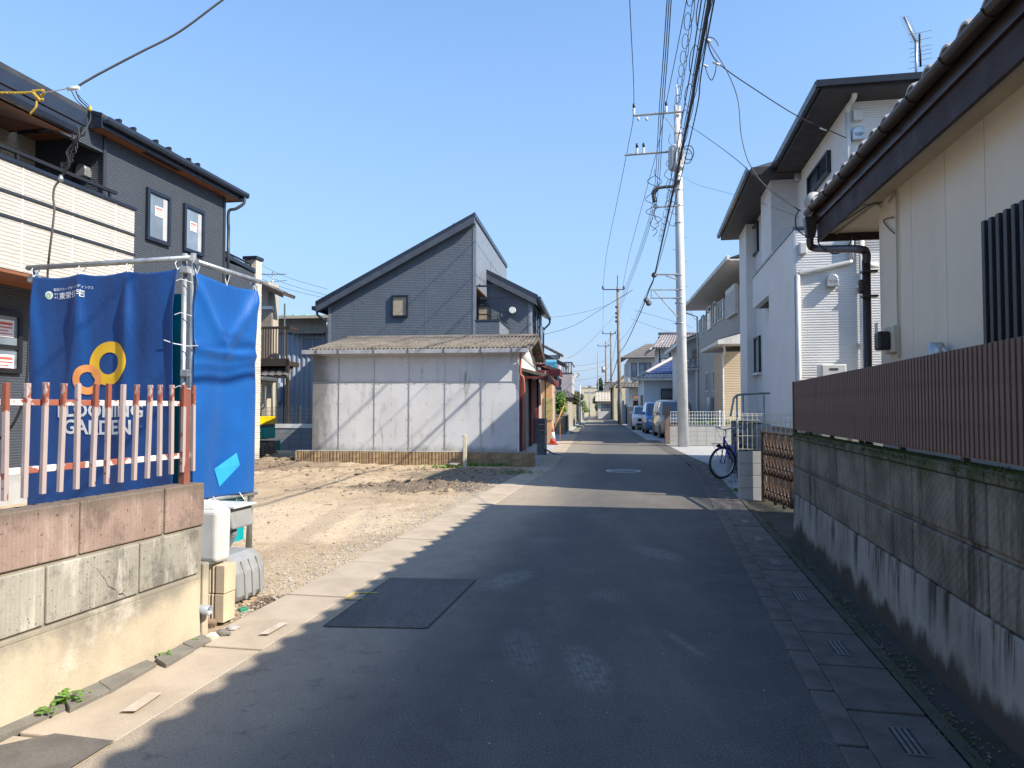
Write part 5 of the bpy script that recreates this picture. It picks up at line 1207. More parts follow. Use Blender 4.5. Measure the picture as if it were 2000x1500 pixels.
t = MB().lathe((0, 0, 0), [(.02, 0), (.12, -.03), (.17, -.06), (.175, -.065), (.14, -.04)], 18, ax='y').build('satellite_dish', M['white'], None); p = at(1126, 733, 42); t.location = p; tag(t, 'white satellite dish on the balcony corner down the left side', 'satellite dish')
tile_roof(hd, (x1 - .6, .6, zt + 1.2), (x1 - .6, 2.2, zt + 1.2), (x0 - 1.5, 2.2, zt + 2.0), (x0 - 1.5, .6, zt + 2.0), 8, 5, M['grey_tile'], amp=.02)
# low walls along the left edge
M['tanblock'] = mat('tan_block', (.36, .31, .23), (.28, .24, .17), rough=.9, ns=2, fine=30, bump=.3, rnd=.2); M['tanblock2'] = mat('pale_block', (.42, .38, .31), (.34, .30, .24), rough=.9, ns=2, fine=30, bump=.3, rnd=.2)
def roadwall(label, D0, D1, h, m, off=-.05, side='L', n=3, cap=True):
    w = thing('block_wall', label, 'wall'); fn = lo if side == 'L' else re_; p0 = Vector((fn(D0) + off, D0, 0)); p1 = Vector((fn(D1) + off, D1, 0)); L = (p1 - p0).length; a = math.atan2(p1.x - p0.x, p1.y - p0.y)
    w.location = p0; w.rotation_euler = (0, 0, -a); src = None; nb = max(int(L / .8), 1); bl = L / nb; s = -1 if side == 'L' else 1
    x0, x1 = sorted((0, s * .13))
    for r_ in range(n):
        for k in range(nb):
            if src is None: src = BX('block', m, w, x0, x1, .008, bl - .008, .004, h / n - .004, .006); o = src
            else: o = inst(src, w, (0, 0, 0))
            o.location = (random.uniform(-.004, .004), k * bl, r_ * h / n)
    BX('core', m, w, x0 + .02, x1 - .02, 0.01, L - .01, 0, h)
    if cap: BX('coping', m, w, x0 - .015, x1 + .015, 0, L, h, h + .05)
    return w
roadwall('low tan block wall facing the camera behind the traffic cone, street side', 40.2, 44, 1.15, M['tanblock'], -.25)
w3 = thing('block_wall', 'low tan block wall square to the street behind the traffic cone', 'wall', (lo(40) - .25 - 2.6, 40.0 + .3, 0), FA); src = None
for r_ in range(5):
    for k in range(6):
        if src is None: src = BX('block', M['tanblock'], w3, .004, .42, 0, .12, .003, .197, .004); o = src
        else: o = inst(src, w3, (0, 0, 0))
        o.location = (k * .43, 0, r_ * .2)
BX('coping', M['tanblock'], w3, 0, 2.6, -.02, .14, 1.0, 1.07)
roadwall('tall pale block wall behind the round shrub, left side of the street', 44.5, 53, 1.8, M['tanblock2'], -.25, n=8)
roadwall('grey block wall farther along the left side, past the pale pole', 54, 68, 1.7, M['tanblock'], -.3, n=7)
roadwall('farthest block wall on the left side of the street', 72, 104, 1.6, M['tanblock2'], -.2, n=6)
BX('x', M['grey_dark'], None, 0, .1, 0, .1, 0, .1).select_set(False); bpy.data.objects.remove(bpy.data.objects['x'])
gt = thing('low_gate', 'small dark slatted gate in the tan wall on the left', 'gate', (lo(41) - .18, 41, 0), FA); mb = MB()
for k in range(8): BX('bar', M['black'], gt, -.02, .02, k * .12, k * .12 + .05, .1, 1.0)
BX('rail', M['black'], gt, -.03, .03, 0, .95, .95, 1.0)
cn = G(1080, 868)
co = thing('traffic_cone', 'red and white traffic cone standing on the left verge', 'traffic cone', (cn.x, cn.y, 0))
MB().box(-.19, .19, -.19, .19, 0, .05).build('base', M['red'], co, .02)
MB().lathe((0, 0, 0), [(.13, .05), (.10, .22)], 20).build('cone', M['red'], co); MB().lathe((0, 0, 0), [(.101, .222), (.06, .5)], 20).build('white_band', M['white'], co); MB().lathe((0, 0, 0), [(.059, .502), (.03, .68)], 20).build('tip', mat('faded_orange', (.6, .2, .12), rough=.5), co)
M['bar_y'] = mat('orange_bar', (.62, .30, .08), rough=.6)
t = TB('leaning_bar', M['bar_y'], None, [(0, 0, .7), (.5, .5, 1.75)], .025, 8); t.location = (cn.x + .05, cn.y, -.05); tag(t, 'orange bar leaning from the cone up to the shrub stem', 'bar')
t = TB('survey_stake', M['bar_y'], None, [(0, 0, 0), (0, 0, 1.0)], .012, 6); p = G(1094, 862); t.location = p; tag(t, 'thin wooden stake right of the traffic cone', 'stake')
def tree(name, label, D, u, vtop, vbot, wpx, m, trunk=True, n=900, leaf=.13, clumps=8, k=0, grp=None, cat='tree'):
    o = thing(name, label, cat, (at(u, 800, D).x, D, 0), 0, grp); zt = at(u, vtop, D).z; zb = max(at(u, vbot, D).z, .1); w = wpx * D / FL
    mb = MB(); rr = random.Random(k); h = (zt - zb)
    for c in range(clumps):
        a = rr.random() * 6.28; rad = w * .5 * rr.uniform(.25, .62); cz = zb + h * rr.uniform(.2, .82); lim = 1 - .5 * abs((cz - zb) / h - .45)
        leaf_cloud(mb, (math.cos(a) * rad * lim * .8, math.sin(a) * rad * lim * .8, cz), w * .30 * rr.uniform(.7, 1.15), n // clumps, leaf, (1, 1, h / w * .8), 0, k * 31 + c)
    mb.build('crown', m, o)
    if trunk:
        mb = MB(); mb.tube([(0, 0, 0), (.05, 0, zb * .6), (-.03, .02, zb + h * .4)], w * .06, 7, r2=w * .02)
        for c in range(4): a = c * 1.6; mb.tube([(0, 0, zb * .9), (math.cos(a) * w * .2, math.sin(a) * w * .2, zb + h * .35)], w * .02, 5, r2=w * .008)
        mb.build('trunk', M['bark'], o)
    return o
tree('round_shrub', 'round bright green shrub over the tan wall behind the traffic cone', 41.0, 1096, 764, 814, 38, M['foliage'], n=3200, leaf=.11, clumps=10, k=3, cat='shrub')
tree('garden_shrub', 'brownish green bushy tree beyond the pale block wall at left', 86, 1126, 764, 812, 42, M['foliage_red'], n=1800, leaf=.26, clumps=9, k=5)
tree('garden_shrub', 'light green bush hanging over the wall beside the pale pole', 108, 1138, 778, 812, 24, M['foliage'], n=900, leaf=.16, clumps=6, k=6, cat='shrub')
tree('roadside_bush', 'light green bush at the far end of the street', 128, 1146, 795, 806, 18, M['foliage'], False, 500, .3, 5, 7, cat='shrub')
# ================================================ RIGHT: block wall with slat fence
ANG = 11.8
WR = Fr(2.1336, 3.037, ANG)
def m_mossblock(name, base, moss=True, diag=True):
    m, nt, b = _new(name, .95, 0, .2); N = NT(nt)
    c = N.mix(N.rng(N.noise(2.2, 6, .65), .35, .66), base, dk(base, .5))
    s = N.noise(7, 5, .7, N.map((1, 1, .12))); c = N.mix(N.math('MULTIPLY', N.rng(s, .52, .70), .6), c, (.20, .185, .15))
    s = N.noise(5, 5, .7, N.map((1, 1, .10), loc=(3, 7, 0))); c = N.mix(N.math('MULTIPLY', N.rng(s, .50, .68), .8), c, (.022, .020, .017))
    if moss:
        z = N.math('ADD', N.xyz()[2], N.math('MULTIPLY', N.math('SUBTRACT', N.noise(4, 6, .7), .5), .45)); c = N.mix(N.math('MULTIPLY', N.rng(z, 1.00, 1.18), .8), c, (.05, .062, .018))
    c = N.mix(.5, c, N.mix(N.noise(130, 3, .75), (.05, .05, .05), (.95, .95, .95)), 'SOFT_LIGHT')
    N.l(c, b.inputs['Base Color']); b1 = N.bump(b, N.noise(60, 4, .7), .6, .008)
    if diag: N.bump(b, N.wave(7.5, 'Z', .6, N.map((1, 1, 1), rot=(R(38), 0, 0)), 3), .45, .006, b1)
    return m
M['mossblock'] = m_mossblock('mossy_block', (.25, .228, .185)); 
m, nt, b = _new('stained_plaster', .93, 0, .2); N = NT(nt)
c = N.mix(N.rng(N.noise(1.6, 6, .65), .35, .66), (.33, .32, .29), (.23, .22, .20))
z = N.math('ADD', N.xyz()[2], N.math('MULTIPLY', N.math('SUBTRACT', N.noise(3, 6, .65, N.map((1, 1, .4))), .5), .55))
c = N.mix(N.math('MULTIPLY', N.rng(z, .20, .08), .85), c, (.035, .03, .022))
s = N.noise(6, 5, .7, N.map((1, 1, .10))); c = N.mix(N.math('MULTIPLY', N.rng(s, .47, .64), N.rng(z, .12, .42, 0, .9)), c, (.03, .027, .022))
c = N.mix(.4, c, N.mix(N.noise(110, 3, .75), (.1, .1, .1), (.9, .9, .9)), 'SOFT_LIGHT'); N.l(c, b.inputs['Base Color']); N.bump(b, N.noise(40, 5, .7), .5, .006); M['stained_plaster'] = m
rw = fthing('block_wall', 'long dark mossy block wall along the right edge under the brown slat fence', 'wall', WR)
YE = 5.32
BX('core', mat('dark_wall_joint', (.028, .026, .022), rough=.95, ns=9, bump=.3), rw, .026, .13, -7, YE - .01, -.2, 1.13)
mb = MB(); mb.hexa([(-.015, -7, -.2), (.14, -7, -.2), (.14, YE - .01, -.2), (-.015, YE - .01, -.2)], [(.004, -7, .475), (.14, -7, .475), (.14, YE - .01, .475), (.004, YE - .01, .475)]); mb.build('plaster_foot', M['stained_plaster'], rw, .01)
BX('mortar_band', M['mossblock'], rw, .018, .13, -7, YE - .005, .776, .796)
for r_, (z0, z1) in enumerate(((.485, .772), (.800, 1.10))):
    y = .317 + 1.01 * -8
    while y < YE - .1:
        y1 = min(y + 1.01, YE); BX('block', M['mossblock'], rw, random.uniform(-.003, .002), .14, y + .014, y1 - .014, z0, z1, .012); y += 1.01
y = .317 - 8.08
while y < YE - .1:
    y1 = min(y + 1.01, YE); BX('cap_block', M['mossblock'], rw, -.008, .15, y + .004, y1 - .004, 1.103, 1.165, .01); y += 1.01
# moss tufts on the cap
mb = MB(); rr = random.Random(4)
for i in range(2600):
    y = rr.uniform(-.2, YE - .1); x = rr.gauss(.02, .03); 
    if mnoise.noise(Vector((y * 1.7, 0, 3))) < -.12: continue
    z = 1.166 if x > -.006 else 1.16 - rr.random() * .03; x = max(x, -.014); h = rr.uniform(.004, .014); a = rr.random() * 6.28
    mb.face([(x - .006 * math.cos(a), y - .006 * math.sin(a), z), (x + .006 * math.cos(a), y + .006 * math.sin(a), z), (x + rr.uniform(-.006, .004), y, z + h)])
mb.build('moss', mat('moss', (.07, .10, .02), (.045, .06, .015), rough=.95, ns=9, bump=0), rw, kind='stuff')
M['slat'] = mat('brown_slat', (.150, .088, .068), (.12, .068, .052), rough=.5, ns=5, bump=.05, rnd=.15); M['slat_post'] = mat('brown_post', (.10, .075, .065), rough=.45, metal=.2)
sf = fthing('slat_fence', 'brown vertical slat fence on top of the mossy right-hand wall', 'fence', WR)
src = None; y = -1.2
while y < YE - .01:
    if src is None: src = BX('slat', M['slat'], sf, -.015, .006, -.017, .017, 1.205, 1.752, .002); src.location = (.03, y, 0)
    else: inst(src, sf, (.03, y, 0))
    y += .0545
for z in (1.30, 1.66): BX('rail', M['slat_post'], sf, .038, .065, -7, YE, z - .02, z + .02)
y = .75
while y < YE: BX('post', M['slat_post'], sf, .067, .10, y - .02, y + .02, 1.165, 1.74); y += 1.0
for y in (-.25, -1.25, -2.25): BX('post', M['slat_post'], sf, .067, .10, y - .02, y + .02, 1.165, 1.74)
BX('bottom_channel', M['alu'], sf, .07, .10, -7, YE, 1.195, 1.207)
BX('end_post', M['slat_post'], sf, .005, .05, YE - .02, YE + .02, 1.17, 1.752)
# verge debris
P = []
for i in range(900):
    y = random.uniform(1.5, 10.5); x = re_(y) + .56 + abs(random.gauss(0, .06))
    P.append((x, y, -.004, random.choice((.004, .006, .008))))
rocks('verge_grit', M['clod'], P, 'dark grit and crumbs along the right gutter edge', 'grit')
mb = MB(); rr = random.Random(9)
for i in range(1500):
    y = rr.uniform(1.5, 10.8); x = re_(y) + .54 + rr.gauss(0, .03)
    if mnoise.noise(Vector((y * 1.1, 0, 8))) < .0: continue
    h = rr.uniform(.004, .016); a = rr.random() * 6.28; mb.face([(x - .005 * math.cos(a), y - .005 * math.sin(a), .008), (x + .005 * math.cos(a), y + .005 * math.sin(a), .008), (x, y, .012 + h)])
o = mb.build('gutter_moss', bpy.data.materials['moss']); tag(o, 'dark green moss along the right gutter kerb', 'moss', kind='stuff')

# ================================================ CREAM HOUSE (right foreground)
CW = Fr(3.80, 7.35, 9.5)
chh = fthing('cream_house', 'cream-walled single-storey house with brown eaves at the right edge', 'house', CW)
M['cream'] = mat('cream_wall_panel', (.70, .63, .51), (.66, .59, .475), rough=.75, ns=1.2, fine=150, fa=.1, bump=.12, bd=.002, streak=.14, scol=(.42, .34, .24), ssc=2.5)
BX('wall_core', M['cream'], chh, .02, 6, -13, -.005, 0, 3.58)
js = sorted([CW.hx(u, 600, 0)[0] for u in (1783, 1850, 1929)], reverse=True); st_ = js[0] - js[1]
ys = [0] + js; 
while ys[-1] > -12: ys.append(ys[-1] - st_)
for a, b_ in zip(ys[:-1], ys[1:]): BX('wall_panel', M['cream'], chh, 0, .02, b_ + .004, a - .004, .1, 3.60, .003)
BX('end_panel', M['cream'], chh, .0, 6, -.004, .016, .1, 3.60)
# eaves: soffit, fascia, gutter
e0 = CW.loc(at(1585, 428, 8.75)); XE = -.30; YF = 1.28; ZG = 3.80
BX('soffit', M['soffit_cream'], chh, XE + .06, 6, -13, YF - .04, 3.56, 3.60)
BX('soffit_joint', M['fascia'], chh, XE + .06, 0, -.01, -.002, 3.556, 3.5605)
BX('fascia', M['fascia'], chh, XE, XE + .035, -13, YF, 3.47, 3.83, .004); BX('fascia', M['fascia'], chh, XE + .036, 6, YF - .035, YF, 3.47, 3.83, .004)
BX('fascia_lip', M['brown_gutter'], chh, XE - .03, XE - .001, -13, YF + .03, 3.70, 3.84, .004)
mb = MB(); pr = [(XE - .035 - .055 + .058 * math.cos(a), ZG + .05 + .058 * math.sin(a)) for a in [math.pi + math.pi * k / 10 for k in range(11)]]
pr2 = [(XE - .09 + .05 * math.cos(a), ZG + .052 + .05 * math.sin(a)) for a in [2 * math.pi - math.pi * k / 10 for k in range(11)]]
mb.prism(pr + pr2, 'y', -13, YF + .05); mb.build('gutter', M['brown_gutter'], chh)
mb = MB(); mb.prism([(YF + .035 + .055 - .058 * math.cos(a) * -1, ZG + .05 + .058 * math.sin(a)) for a in [math.pi + math.pi * k / 10 for k in range(11)]], 'x', XE - .1, 6); mb.build('gutter', M['brown_gutter'], chh)
gh = None; y = YF - .25
while y > -12:
    if gh is None:
        mb = MB(); mb.tube([(-.005, 0, 0)] + [(-.055 - .064 * math.cos(a) * -1, 0, -.0 + .064 * math.sin(a)) for a in [math.pi * 2 - math.pi * k / 8 for k in range(9)]], .006, 5); gh = mb.build('gutter_hook', M['brown_gutter'], chh); gh.location = (XE - .035, y, ZG + .05)
    else: inst(gh, chh, (XE - .035, y, ZG + .05))
    y -= .61
# roof
RX1, RZ1 = 3.2, 5.15; sl2 = (RZ1 - 3.93) / (RX1 - XE)
M['pale_tile'] = mat('silvery_roof_tile', (.50, .47, .44), (.36, .33, .31), rough=.6, ns=7, fine=50, bump=.2, rnd=.2)
tile_roof(chh, (XE + .28, -13, 3.95 + .28 * sl2), (XE + .28, YF + .02, 3.95 + .28 * sl2), (RX1, YF - 2.2, RZ1), (RX1, -13, RZ1), 48, 13, M['pale_tile'])
tile_roof(chh, (6.5, YF + .06, 3.93), (XE - .02, YF + .06, 3.93), (RX1, YF - 2.2, RZ1), (4.2, YF - 2.2, RZ1), 20, 7, M['pale_tile'])
ts = None; y = YF - .12; k = 0
while y > -12:
    if ts is None:
        mb = MB(); n = 10; top = [(-.15 + .30 * i / n, .012 + .058 * max(0, math.sin(i / n * math.pi * 1.0)) ** .8 if True else 0) for i in range(n + 1)]
        top = [(-.15, .0), (-.13, .035), (-.09, .062), (-.04, .070), (.0, .055), (.04, .02), (.08, .0), (.12, -.004), (.15, 0)]
        lowp = [(p[0], p[1] - .018) for p in top][::-1]
        mb.hexa([(-.12, p[0], p[1]) for p in top + lowp], [(.33, p[0], p[1] + .45 * sl2 * 1.0) for p in top + lowp]); ts = mb.build('roof_tile', M['pale_tile'], chh); ts.location = (XE + .02, y, 3.895)
    else: inst(ts, chh, (XE + .03 + random.uniform(-.006, .006), y, 3.895 + random.uniform(-.004, .004)), (0, 0, random.uniform(-.02, .02)))
    y -= .305; k += 1
mb = MB(); mb.tube([(XE - .03, YF + .08, 3.97), (RX1, YF - 2.2, RZ1 + .08)], .085, 10); mb.lathe((XE - .03, YF + .05, 3.99), [(.0, -.06), (.10, -.05), (.10, .05), (.0, .06)], 12, ax='y'); mb.build('hip_ridge', M['pale_tile'], chh)
# downpipe
hopper = (XE - .09, YF - .05); zc_, = (3.82,)
MB().hexa([(hopper[0] - .05, hopper[1] - .05, 3.52), (hopper[0] + .05, hopper[1] - .05, 3.52), (hopper[0] + .05, hopper[1] + .05, 3.52), (hopper[0] - .05, hopper[1] + .05, 3.52)], [(hopper[0] - .075, hopper[1] - .075, 3.76), (hopper[0] + .075, hopper[1] - .075, 3.76), (hopper[0] + .075, hopper[1] + .075, 3.76), (hopper[0] - .075, hopper[1] + .075, 3.76)]).build('gutter_outlet', M['brown_gutter'], chh, .01)
ye = -.02 + .1; pa = (-.10, .12)
mb = MB(); mb.tube(bez([(hopper[0], hopper[1], 3.54), (hopper[0], hopper[1], 3.42), (hopper[0] + .08, hopper[1] - .08, 3.36), (pa[0] - .06, pa[1] + .08, 3.14), (pa[0], pa[1], 3.08), (pa[0], pa[1], 2.96)], 6), .043, 12); mb.tube([(pa[0], pa[1], 3.0), (pa[0], pa[1], .2)], .043, 12); mb.build('downpipe', M['brown_gutter'], chh)
for z in (2.88, 2.62, 1.6): BX('pipe_bracket', M['brown_gutter'], chh, pa[0] - .05, .0, pa[1] - .05, pa[1] + .05, z - .012, z + .012)
BX('pipe_socket', M['brown_gutter'], chh, pa[0] - .08, pa[0] - .02, pa[1] - .03, pa[1] + .03, 2.65, 2.80, .02)
# meter box and cables
M['ivory'] = mat('ivory_plastic', (.60, .56, .44), rough=.5)
y0, z1 = CW.hx(1752, 635, -.02); y1, z0 = CW.hx(1734, 692, -.02)
BX('meter_board', M['ivory'], chh, -.06, -.002, y0, min(y0 + .26, -.01), z0, z1, .01)
mt = MB().box(-.17, -.062, y0 + .05, y0 + .20, z0 + .03, z1 - .05).build('electric_meter', M['black'], chh, .02); BX('meter_label', M['alu'], mt, -.175, -.171, y0 + .07, y0 + .15, z0 + .2, z0 + .3)
cab = mat('ivory_conduit', (.52, .46, .35), rough=.6, bump=0)
def hxp(u, v, x=-.02): y, z = CW.hx(u, v, x); return (x, y, z)
mb = MB(); mb.tube(bez([hxp(1735, 396), hxp(1745, 376), hxp(1750, 390), hxp(1751, 440), hxp(1753, 600), hxp(1756, 700)], 6), .009, 6); mb.build('wall_conduit', cab, chh)
mb = MB(); mb.tube(bez([hxp(1745, 424), hxp(1726, 430), hxp(1735, 445), hxp(1747, 456)], 6), .006, 6); mb.build('short_cable', M['brown_gutter'], chh)
zs = 3.545; 
def sof(x, y): return (x, y, zs)
mb = MB(); mb.tube(bez([sof(-.22, 1.15), sof(-.2, .8), sof(-.15, .3), sof(-.10, -.05), (-.02, -.15, 3.53)], 6), .006, 6); mb.build('soffit_cable', M['wire'], chh)
mb = MB(); mb.tube(bez([sof(-.10, 1.2), sof(-.08, .75), sof(-.06, .2), sof(-.05, -.05), (-.015, -.1, 3.50)], 6), .010, 6); mb.build('soffit_conduit', cab, chh)
# window grille
g0 = CW.hx(1917, 433, -.12); GZ = g0[1]; gy1 = g0[0]
BX('window_recess', M['black'], chh, -.03, -.001, gy1 - 1.75, gy1, 1.5, GZ - .02); bar = None
gr = MB().box(-.06, -.035, gy1 - 1.75, gy1, GZ - .16, GZ - .12).box(-.06, -.035, gy1 - 1.75, gy1, 1.6, 1.64).build('window_grille', M['black'], chh)
for k in range(18):
    if bar is None: bar = BX('bar', mat('grille_bar', (.035, .034, .036), rough=.45, bump=.02), gr, -.125, -.061, -.045, .0, 1.45, GZ, .003); bar.location = (0, gy1, 0)
    else: inst(bar, gr, (0, gy1 - .1 * k, random.uniform(-.004, .004)))
# gas regulator pipes peeping above the slats
p0 = CW.hx(1825, 690, -.12)
gm = MB(); gm.tube(bez([(-.02, p0[0] + .28, 1.82), (-.10, p0[0] + .25, 1.87), (-.10, p0[0] + .1, 1.87)], 4), .018, 8); gm.lathe((-.10, p0[0] + .02, 1.90), [(.0, -.05), (.085, -.04), (.085, .04), (.0, .05)], 14, ax='x'); gm.tube(bez([(-.1, p0[0] - .1, 1.88), (-.1, p0[0] - .16, 1.9), (-.1, p0[0] - .17, 1.6)], 4), .018, 8); gm.build('gas_regulator', M['alu'], chh, kind='stuff')
BX('gas_cap', M['white'], chh, -.12, -.06, p0[0] + .27, p0[0] + .33, 1.80, 1.88, .01)

# ================================================ BIG WHITE HOUSE
WA = 10.3
wc = at(1655, 205, 11.25); HW = Fr(wc.x, 11.25, WA)
M['wsiding'] = siding('white_reeded_siding', (.68, .675, .66), .040, .55, 1.2, .6, lines=.28, bd=.007)
M['wplain'] = mat('white_stipple_render', (.74, .72, .69), (.69, .67, .64), rough=.8, ns=1, fine=120, fa=.1, bump=.2)
M['wfound'] = mat('foundation_grey', (.30, .30, .29), rough=.9, ns=2); M['soffit_dark'] = mat('dark_soffit', (.045, .038, .037), rough=.6, bump=.03); M['pipe_w'] = mat('white_pipe', (.66, .65, .62), rough=.4, bump=.02)
wh = fthing('white_house', 'tall white two-storey house with dark eaves on the right side', 'house', HW)
hx, hy = HW.hx, HW.hy
Ze = 6.30; Zs = 1.10
yj = hx(1557, 400, 0)[0]                                     # where the near upper wall meets section two
BX('upper_wall', M['wplain'], wh, 0, 7, 0, yj + 4.5, 3.9, Ze); BX('upper_south_wall', M['wsiding'], wh, .02, 7, -.02, -.001, 3.9, Ze)
xs2 = HW.loc(at(1505, 400, 11.25 + yj * .985))[0]; xs2 = hy(1505, 400, yj)[0]
yf = hx(1445, 600, xs2)[0]; yr0 = hx(1487, 480, xs2)[0]; yr1 = hx(1457, 480, xs2)[0]
BX('section_south_wall', M['wsiding'], wh, xs2 + .01, .3, yj - .02, yj, 3.9, Ze)
BX('section_wall', M['wplain'], wh, xs2, 2, yj, yr0, Zs, Ze); BX('section_wall', M['wplain'], wh, xs2, 2, yr1, yf, Zs, Ze)
XR = xs2 + .22
BX('recessed_wall', M['wsiding'], wh, XR, 2, yr0, yr1, Zs, Ze)
# balcony box over the porch
bx = hy(1550, 447, 0)[0]; zbt = hy(1550, 450, 0)[1]; ybe = hx(1470, 540, bx)[0]
yo = hx(1502, 620, bx)[0]; zo = hx(1502, 575, bx)[1]
BX('balcony_wall', M['wplain'], wh, bx, -.001, .0, yo, Zs, zbt); BX('balcony_wall', M['wplain'], wh, bx, bx + .12, yo, ybe, zo, zbt); BX('porch_soffit', M['soffit_dark'], wh, bx + .12, 0, yo, ybe, zo, zo + .04)
BX('porch_back_wall', M['wsiding'], wh, -.1, .2, yo, ybe + .2, Zs, 3.9)
BX('south_wall', M['wsiding'], wh, bx + .005, 7, -.02, -.0, Zs, zbt - .01); BX('body', M['wplain'], wh, 0, 7, 0, yj + 4.4, Zs, 3.9)
BX('balcony_cap', M['navy_edge'], wh, bx - .02, bx + .14, -.03, ybe + .02, zbt, zbt + .05, .006); BX('balcony_cap', M['navy_edge'], wh, bx - .02, .0, -.04, .1, zbt + .001, zbt + .051, .006)
BX('corner_trim', M['alu'], wh, bx - .005, bx + .03, -.03, .0, Zs, zbt)
BX('foundation', M['wfound'], wh, bx + .03, 7, .01, yf, 0, Zs); BX('foundation', M['wfound'], wh, xs2 + .03, bx + .03, yj + .5, yf - .02, 0, Zs)
BX('drip_edge', M['navy_edge'], wh, bx - .015, bx + .0, 0, yo, Zs - .01, Zs + .02)
# roofs
def hip(parent, x0, x1, y0, y1, z, rise, t=.17):
    mb = MB(); mb.hexa([(x0, y0, z), (x1, y0, z), (x1, y1, z), (x0, y1, z)], [(x0, y0, z + t), (x1, y0, z + t), (x1, y1, z + t), (x0, y1, z + t)]); mb.build('eave_board', M['soffit_dark'], parent)
    w = min((x1 - x0), (y1 - y0)) / 2; mb = MB(); mb.hexa([(x0 + .03, y0 + .03, z + t + .002), (x1, y0 + .03, z + t + .002), (x1, y1, z + t + .002), (x0 + .03, y1, z + t + .002)], [(x0 + w, y0 + w, z + t + rise), (x1 - w + .1, y0 + w, z + t + rise), (x1 - w + .1, y1 - w + .1, z + t + rise), (x0 + w, y1 - w + .1, z + t + rise)]); mb.build('roof', M['roof_slate'], parent)
ex = HW.loc(at(1605, 165, 10.85)); 
hip(wh, ex.x, 7.6, ex.y, yj + 5, Ze, 1.0)
e2 = HW.loc(at(1475, 320, at(1, 1, 1).y * (11.25 + yj * .985 - .45))); fx = HW.loc(at(1415, 453, 19.2))
X2 = xs2 - .45
hip(wh, X2, 2, yj - .45, yf + .45, Ze - .02, .8, .165)
def guttr(parent, x, y0, y1, z): 
    mb = MB(); mb.prism([(x, z), (x - .02, z - .07), (x - .09, z - .07), (x - .11, z), (x - .11, z + .02), (x - .10, z + .02), (x - .09, z - .05), (x - .03, z - .05), (x, z + .02)], 'y', y0, y1); mb.build('gutter', M['navy_edge'], parent)
guttr(wh, ex.x, ex.y - .05, yj - .4, Ze + .13); guttr(wh, X2, yj - .5, yf + .5, Ze + .12)
mb = MB(); z = Ze + .13; y = ex.y; mb.prism([(y, z), (y - .02, z - .07), (y - .09, z - .07), (y - .11, z + .02), (y, z + .02)], 'x', ex.x - .1, 7.6); mb.build('gutter', M['navy_edge'], wh)
# windows
y0, z1 = hx(1617, 295, -.05); y1, z1b = hx(1577, 340, -.05); z0 = hx(1577, 388, -.05)[1]; window(wh, 'x', 0, y0, y1, z0, hx(1617, 293, -.05)[1], -1, M['navy'], [M['glass'], M['navy']], .05, 1, depth=.07)
y0, z1 = hx(1482, 430, XR); y1 = hx(1464, 470, XR)[0]; z0 = hx(1464, 515, XR)[1]; window(wh, 'x', XR, y0, y1, z0, z1, -1, M['navy'], [M['glass_pale'], M['navy']], .05, 1, depth=.06)
y0, z1 = hx(1486, 655, XR); y1 = hx(1467, 690, XR)[0]; z0 = hx(1467, 733, XR)[1]; window(wh, 'x', XR, y0, y1, z0, z1, -1, M['navy'], [M['glass_pale'], M['navy']], .05, 1, depth=.06); BX('sill', M['white'], wh, XR - .1, XR, min(y0, y1), max(y0, y1), z0 - .05, z0)
def vent(u, v, y, s=.1, plane='y'):
    if plane == 'y':
        x, z = hy(u, v, y - .05); mb = MB(); mb.lathe((x, y - .06, z + .02), [(s, -.05), (s, .03), (s * .8, .055)], 16, ax='y'); mb.box(x - s, x + s, y - .11, y, z - s * 1.1, z + .02)
        return mb.build('vent_hood', M['alu'], wh, .012)
    y_, z = hx(u, v, y); return BX('vent_hood', M['alu'], wh, y - .12, y, y_ - s, y_ + s, z - s, z + s, .03)
vent(1625, 549, -.02, .085); vent(1563, 346, 0, .09, 'x')
vent(1675, 262, -.02, .09); x, z = hy(1675, 226, -.05); BX('junction_box', M['pipe_w'], wh, x - .07, x + .07, -.1, -.02, z - .09, z + .08, .01)
x, z = hy(1568, 485, -.05); BX('junction_box', M['pipe_w'], wh, x - .06, x + .06, -.09, -.02, z - .1, z + .1, .02)
def hp(u, v, y=-.07): x, z = hy(u, v, y); return (x, y, z)
mb = MB(); mb.tube(bez([hp(1668, 175, -.35), hp(1668, 190, -.3), hp(1657, 210, -.08), hp(1656, 225)], 5), .04, 10); mb.tube([hp(1656, 222), (hp(1656, 222)[0], -.07, zbt + .06)], .04, 10); mb.build('downpipe', M['pipe_w'], wh)
q1 = hp(1663, 470); q2 = hp(1663, 512); q3 = hp(1558, 533); 
mb = MB(); mb.tube([(q1[0], -.07, zbt - .02), (q2[0], -.07, q2[2] + .03)], .035, 10); mb.tube([(q2[0], -.07, q2[2] + .03), (q2[0] - .03, -.07, q2[2]), (q3[0] + .03, -.07, q3[2]), (q3[0], -.07, q3[2] - .04)], .035, 10); mb.tube([(q3[0], -.07, q3[2] - .02), (q3[0], -.07, .2)], .035, 10); mb.build('downpipe', M['pipe_w'], wh)
q5 = hp(1682, 470); mb = MB(); mb.tube([(q5[0], -.08, zbt), (q5[0], -.08, .2)], .042, 10); a_ = hp(1688, 520, -.1); mb.tube([a_, (a_[0] + .2, -.1, a_[2] + .01)], .045, 10); mb.build('downpipe', M['pipe_w'], wh)
for v in (562, 672): p = hp(1682, v); BX('pipe_bracket', M['alu'], wh, p[0] - .055, p[0] + .055, -.13, -.02, p[2] - .012, p[2] + .012)
a_ = hy(1602, 712, -.35); b_ = hy(1652, 760, -.35)
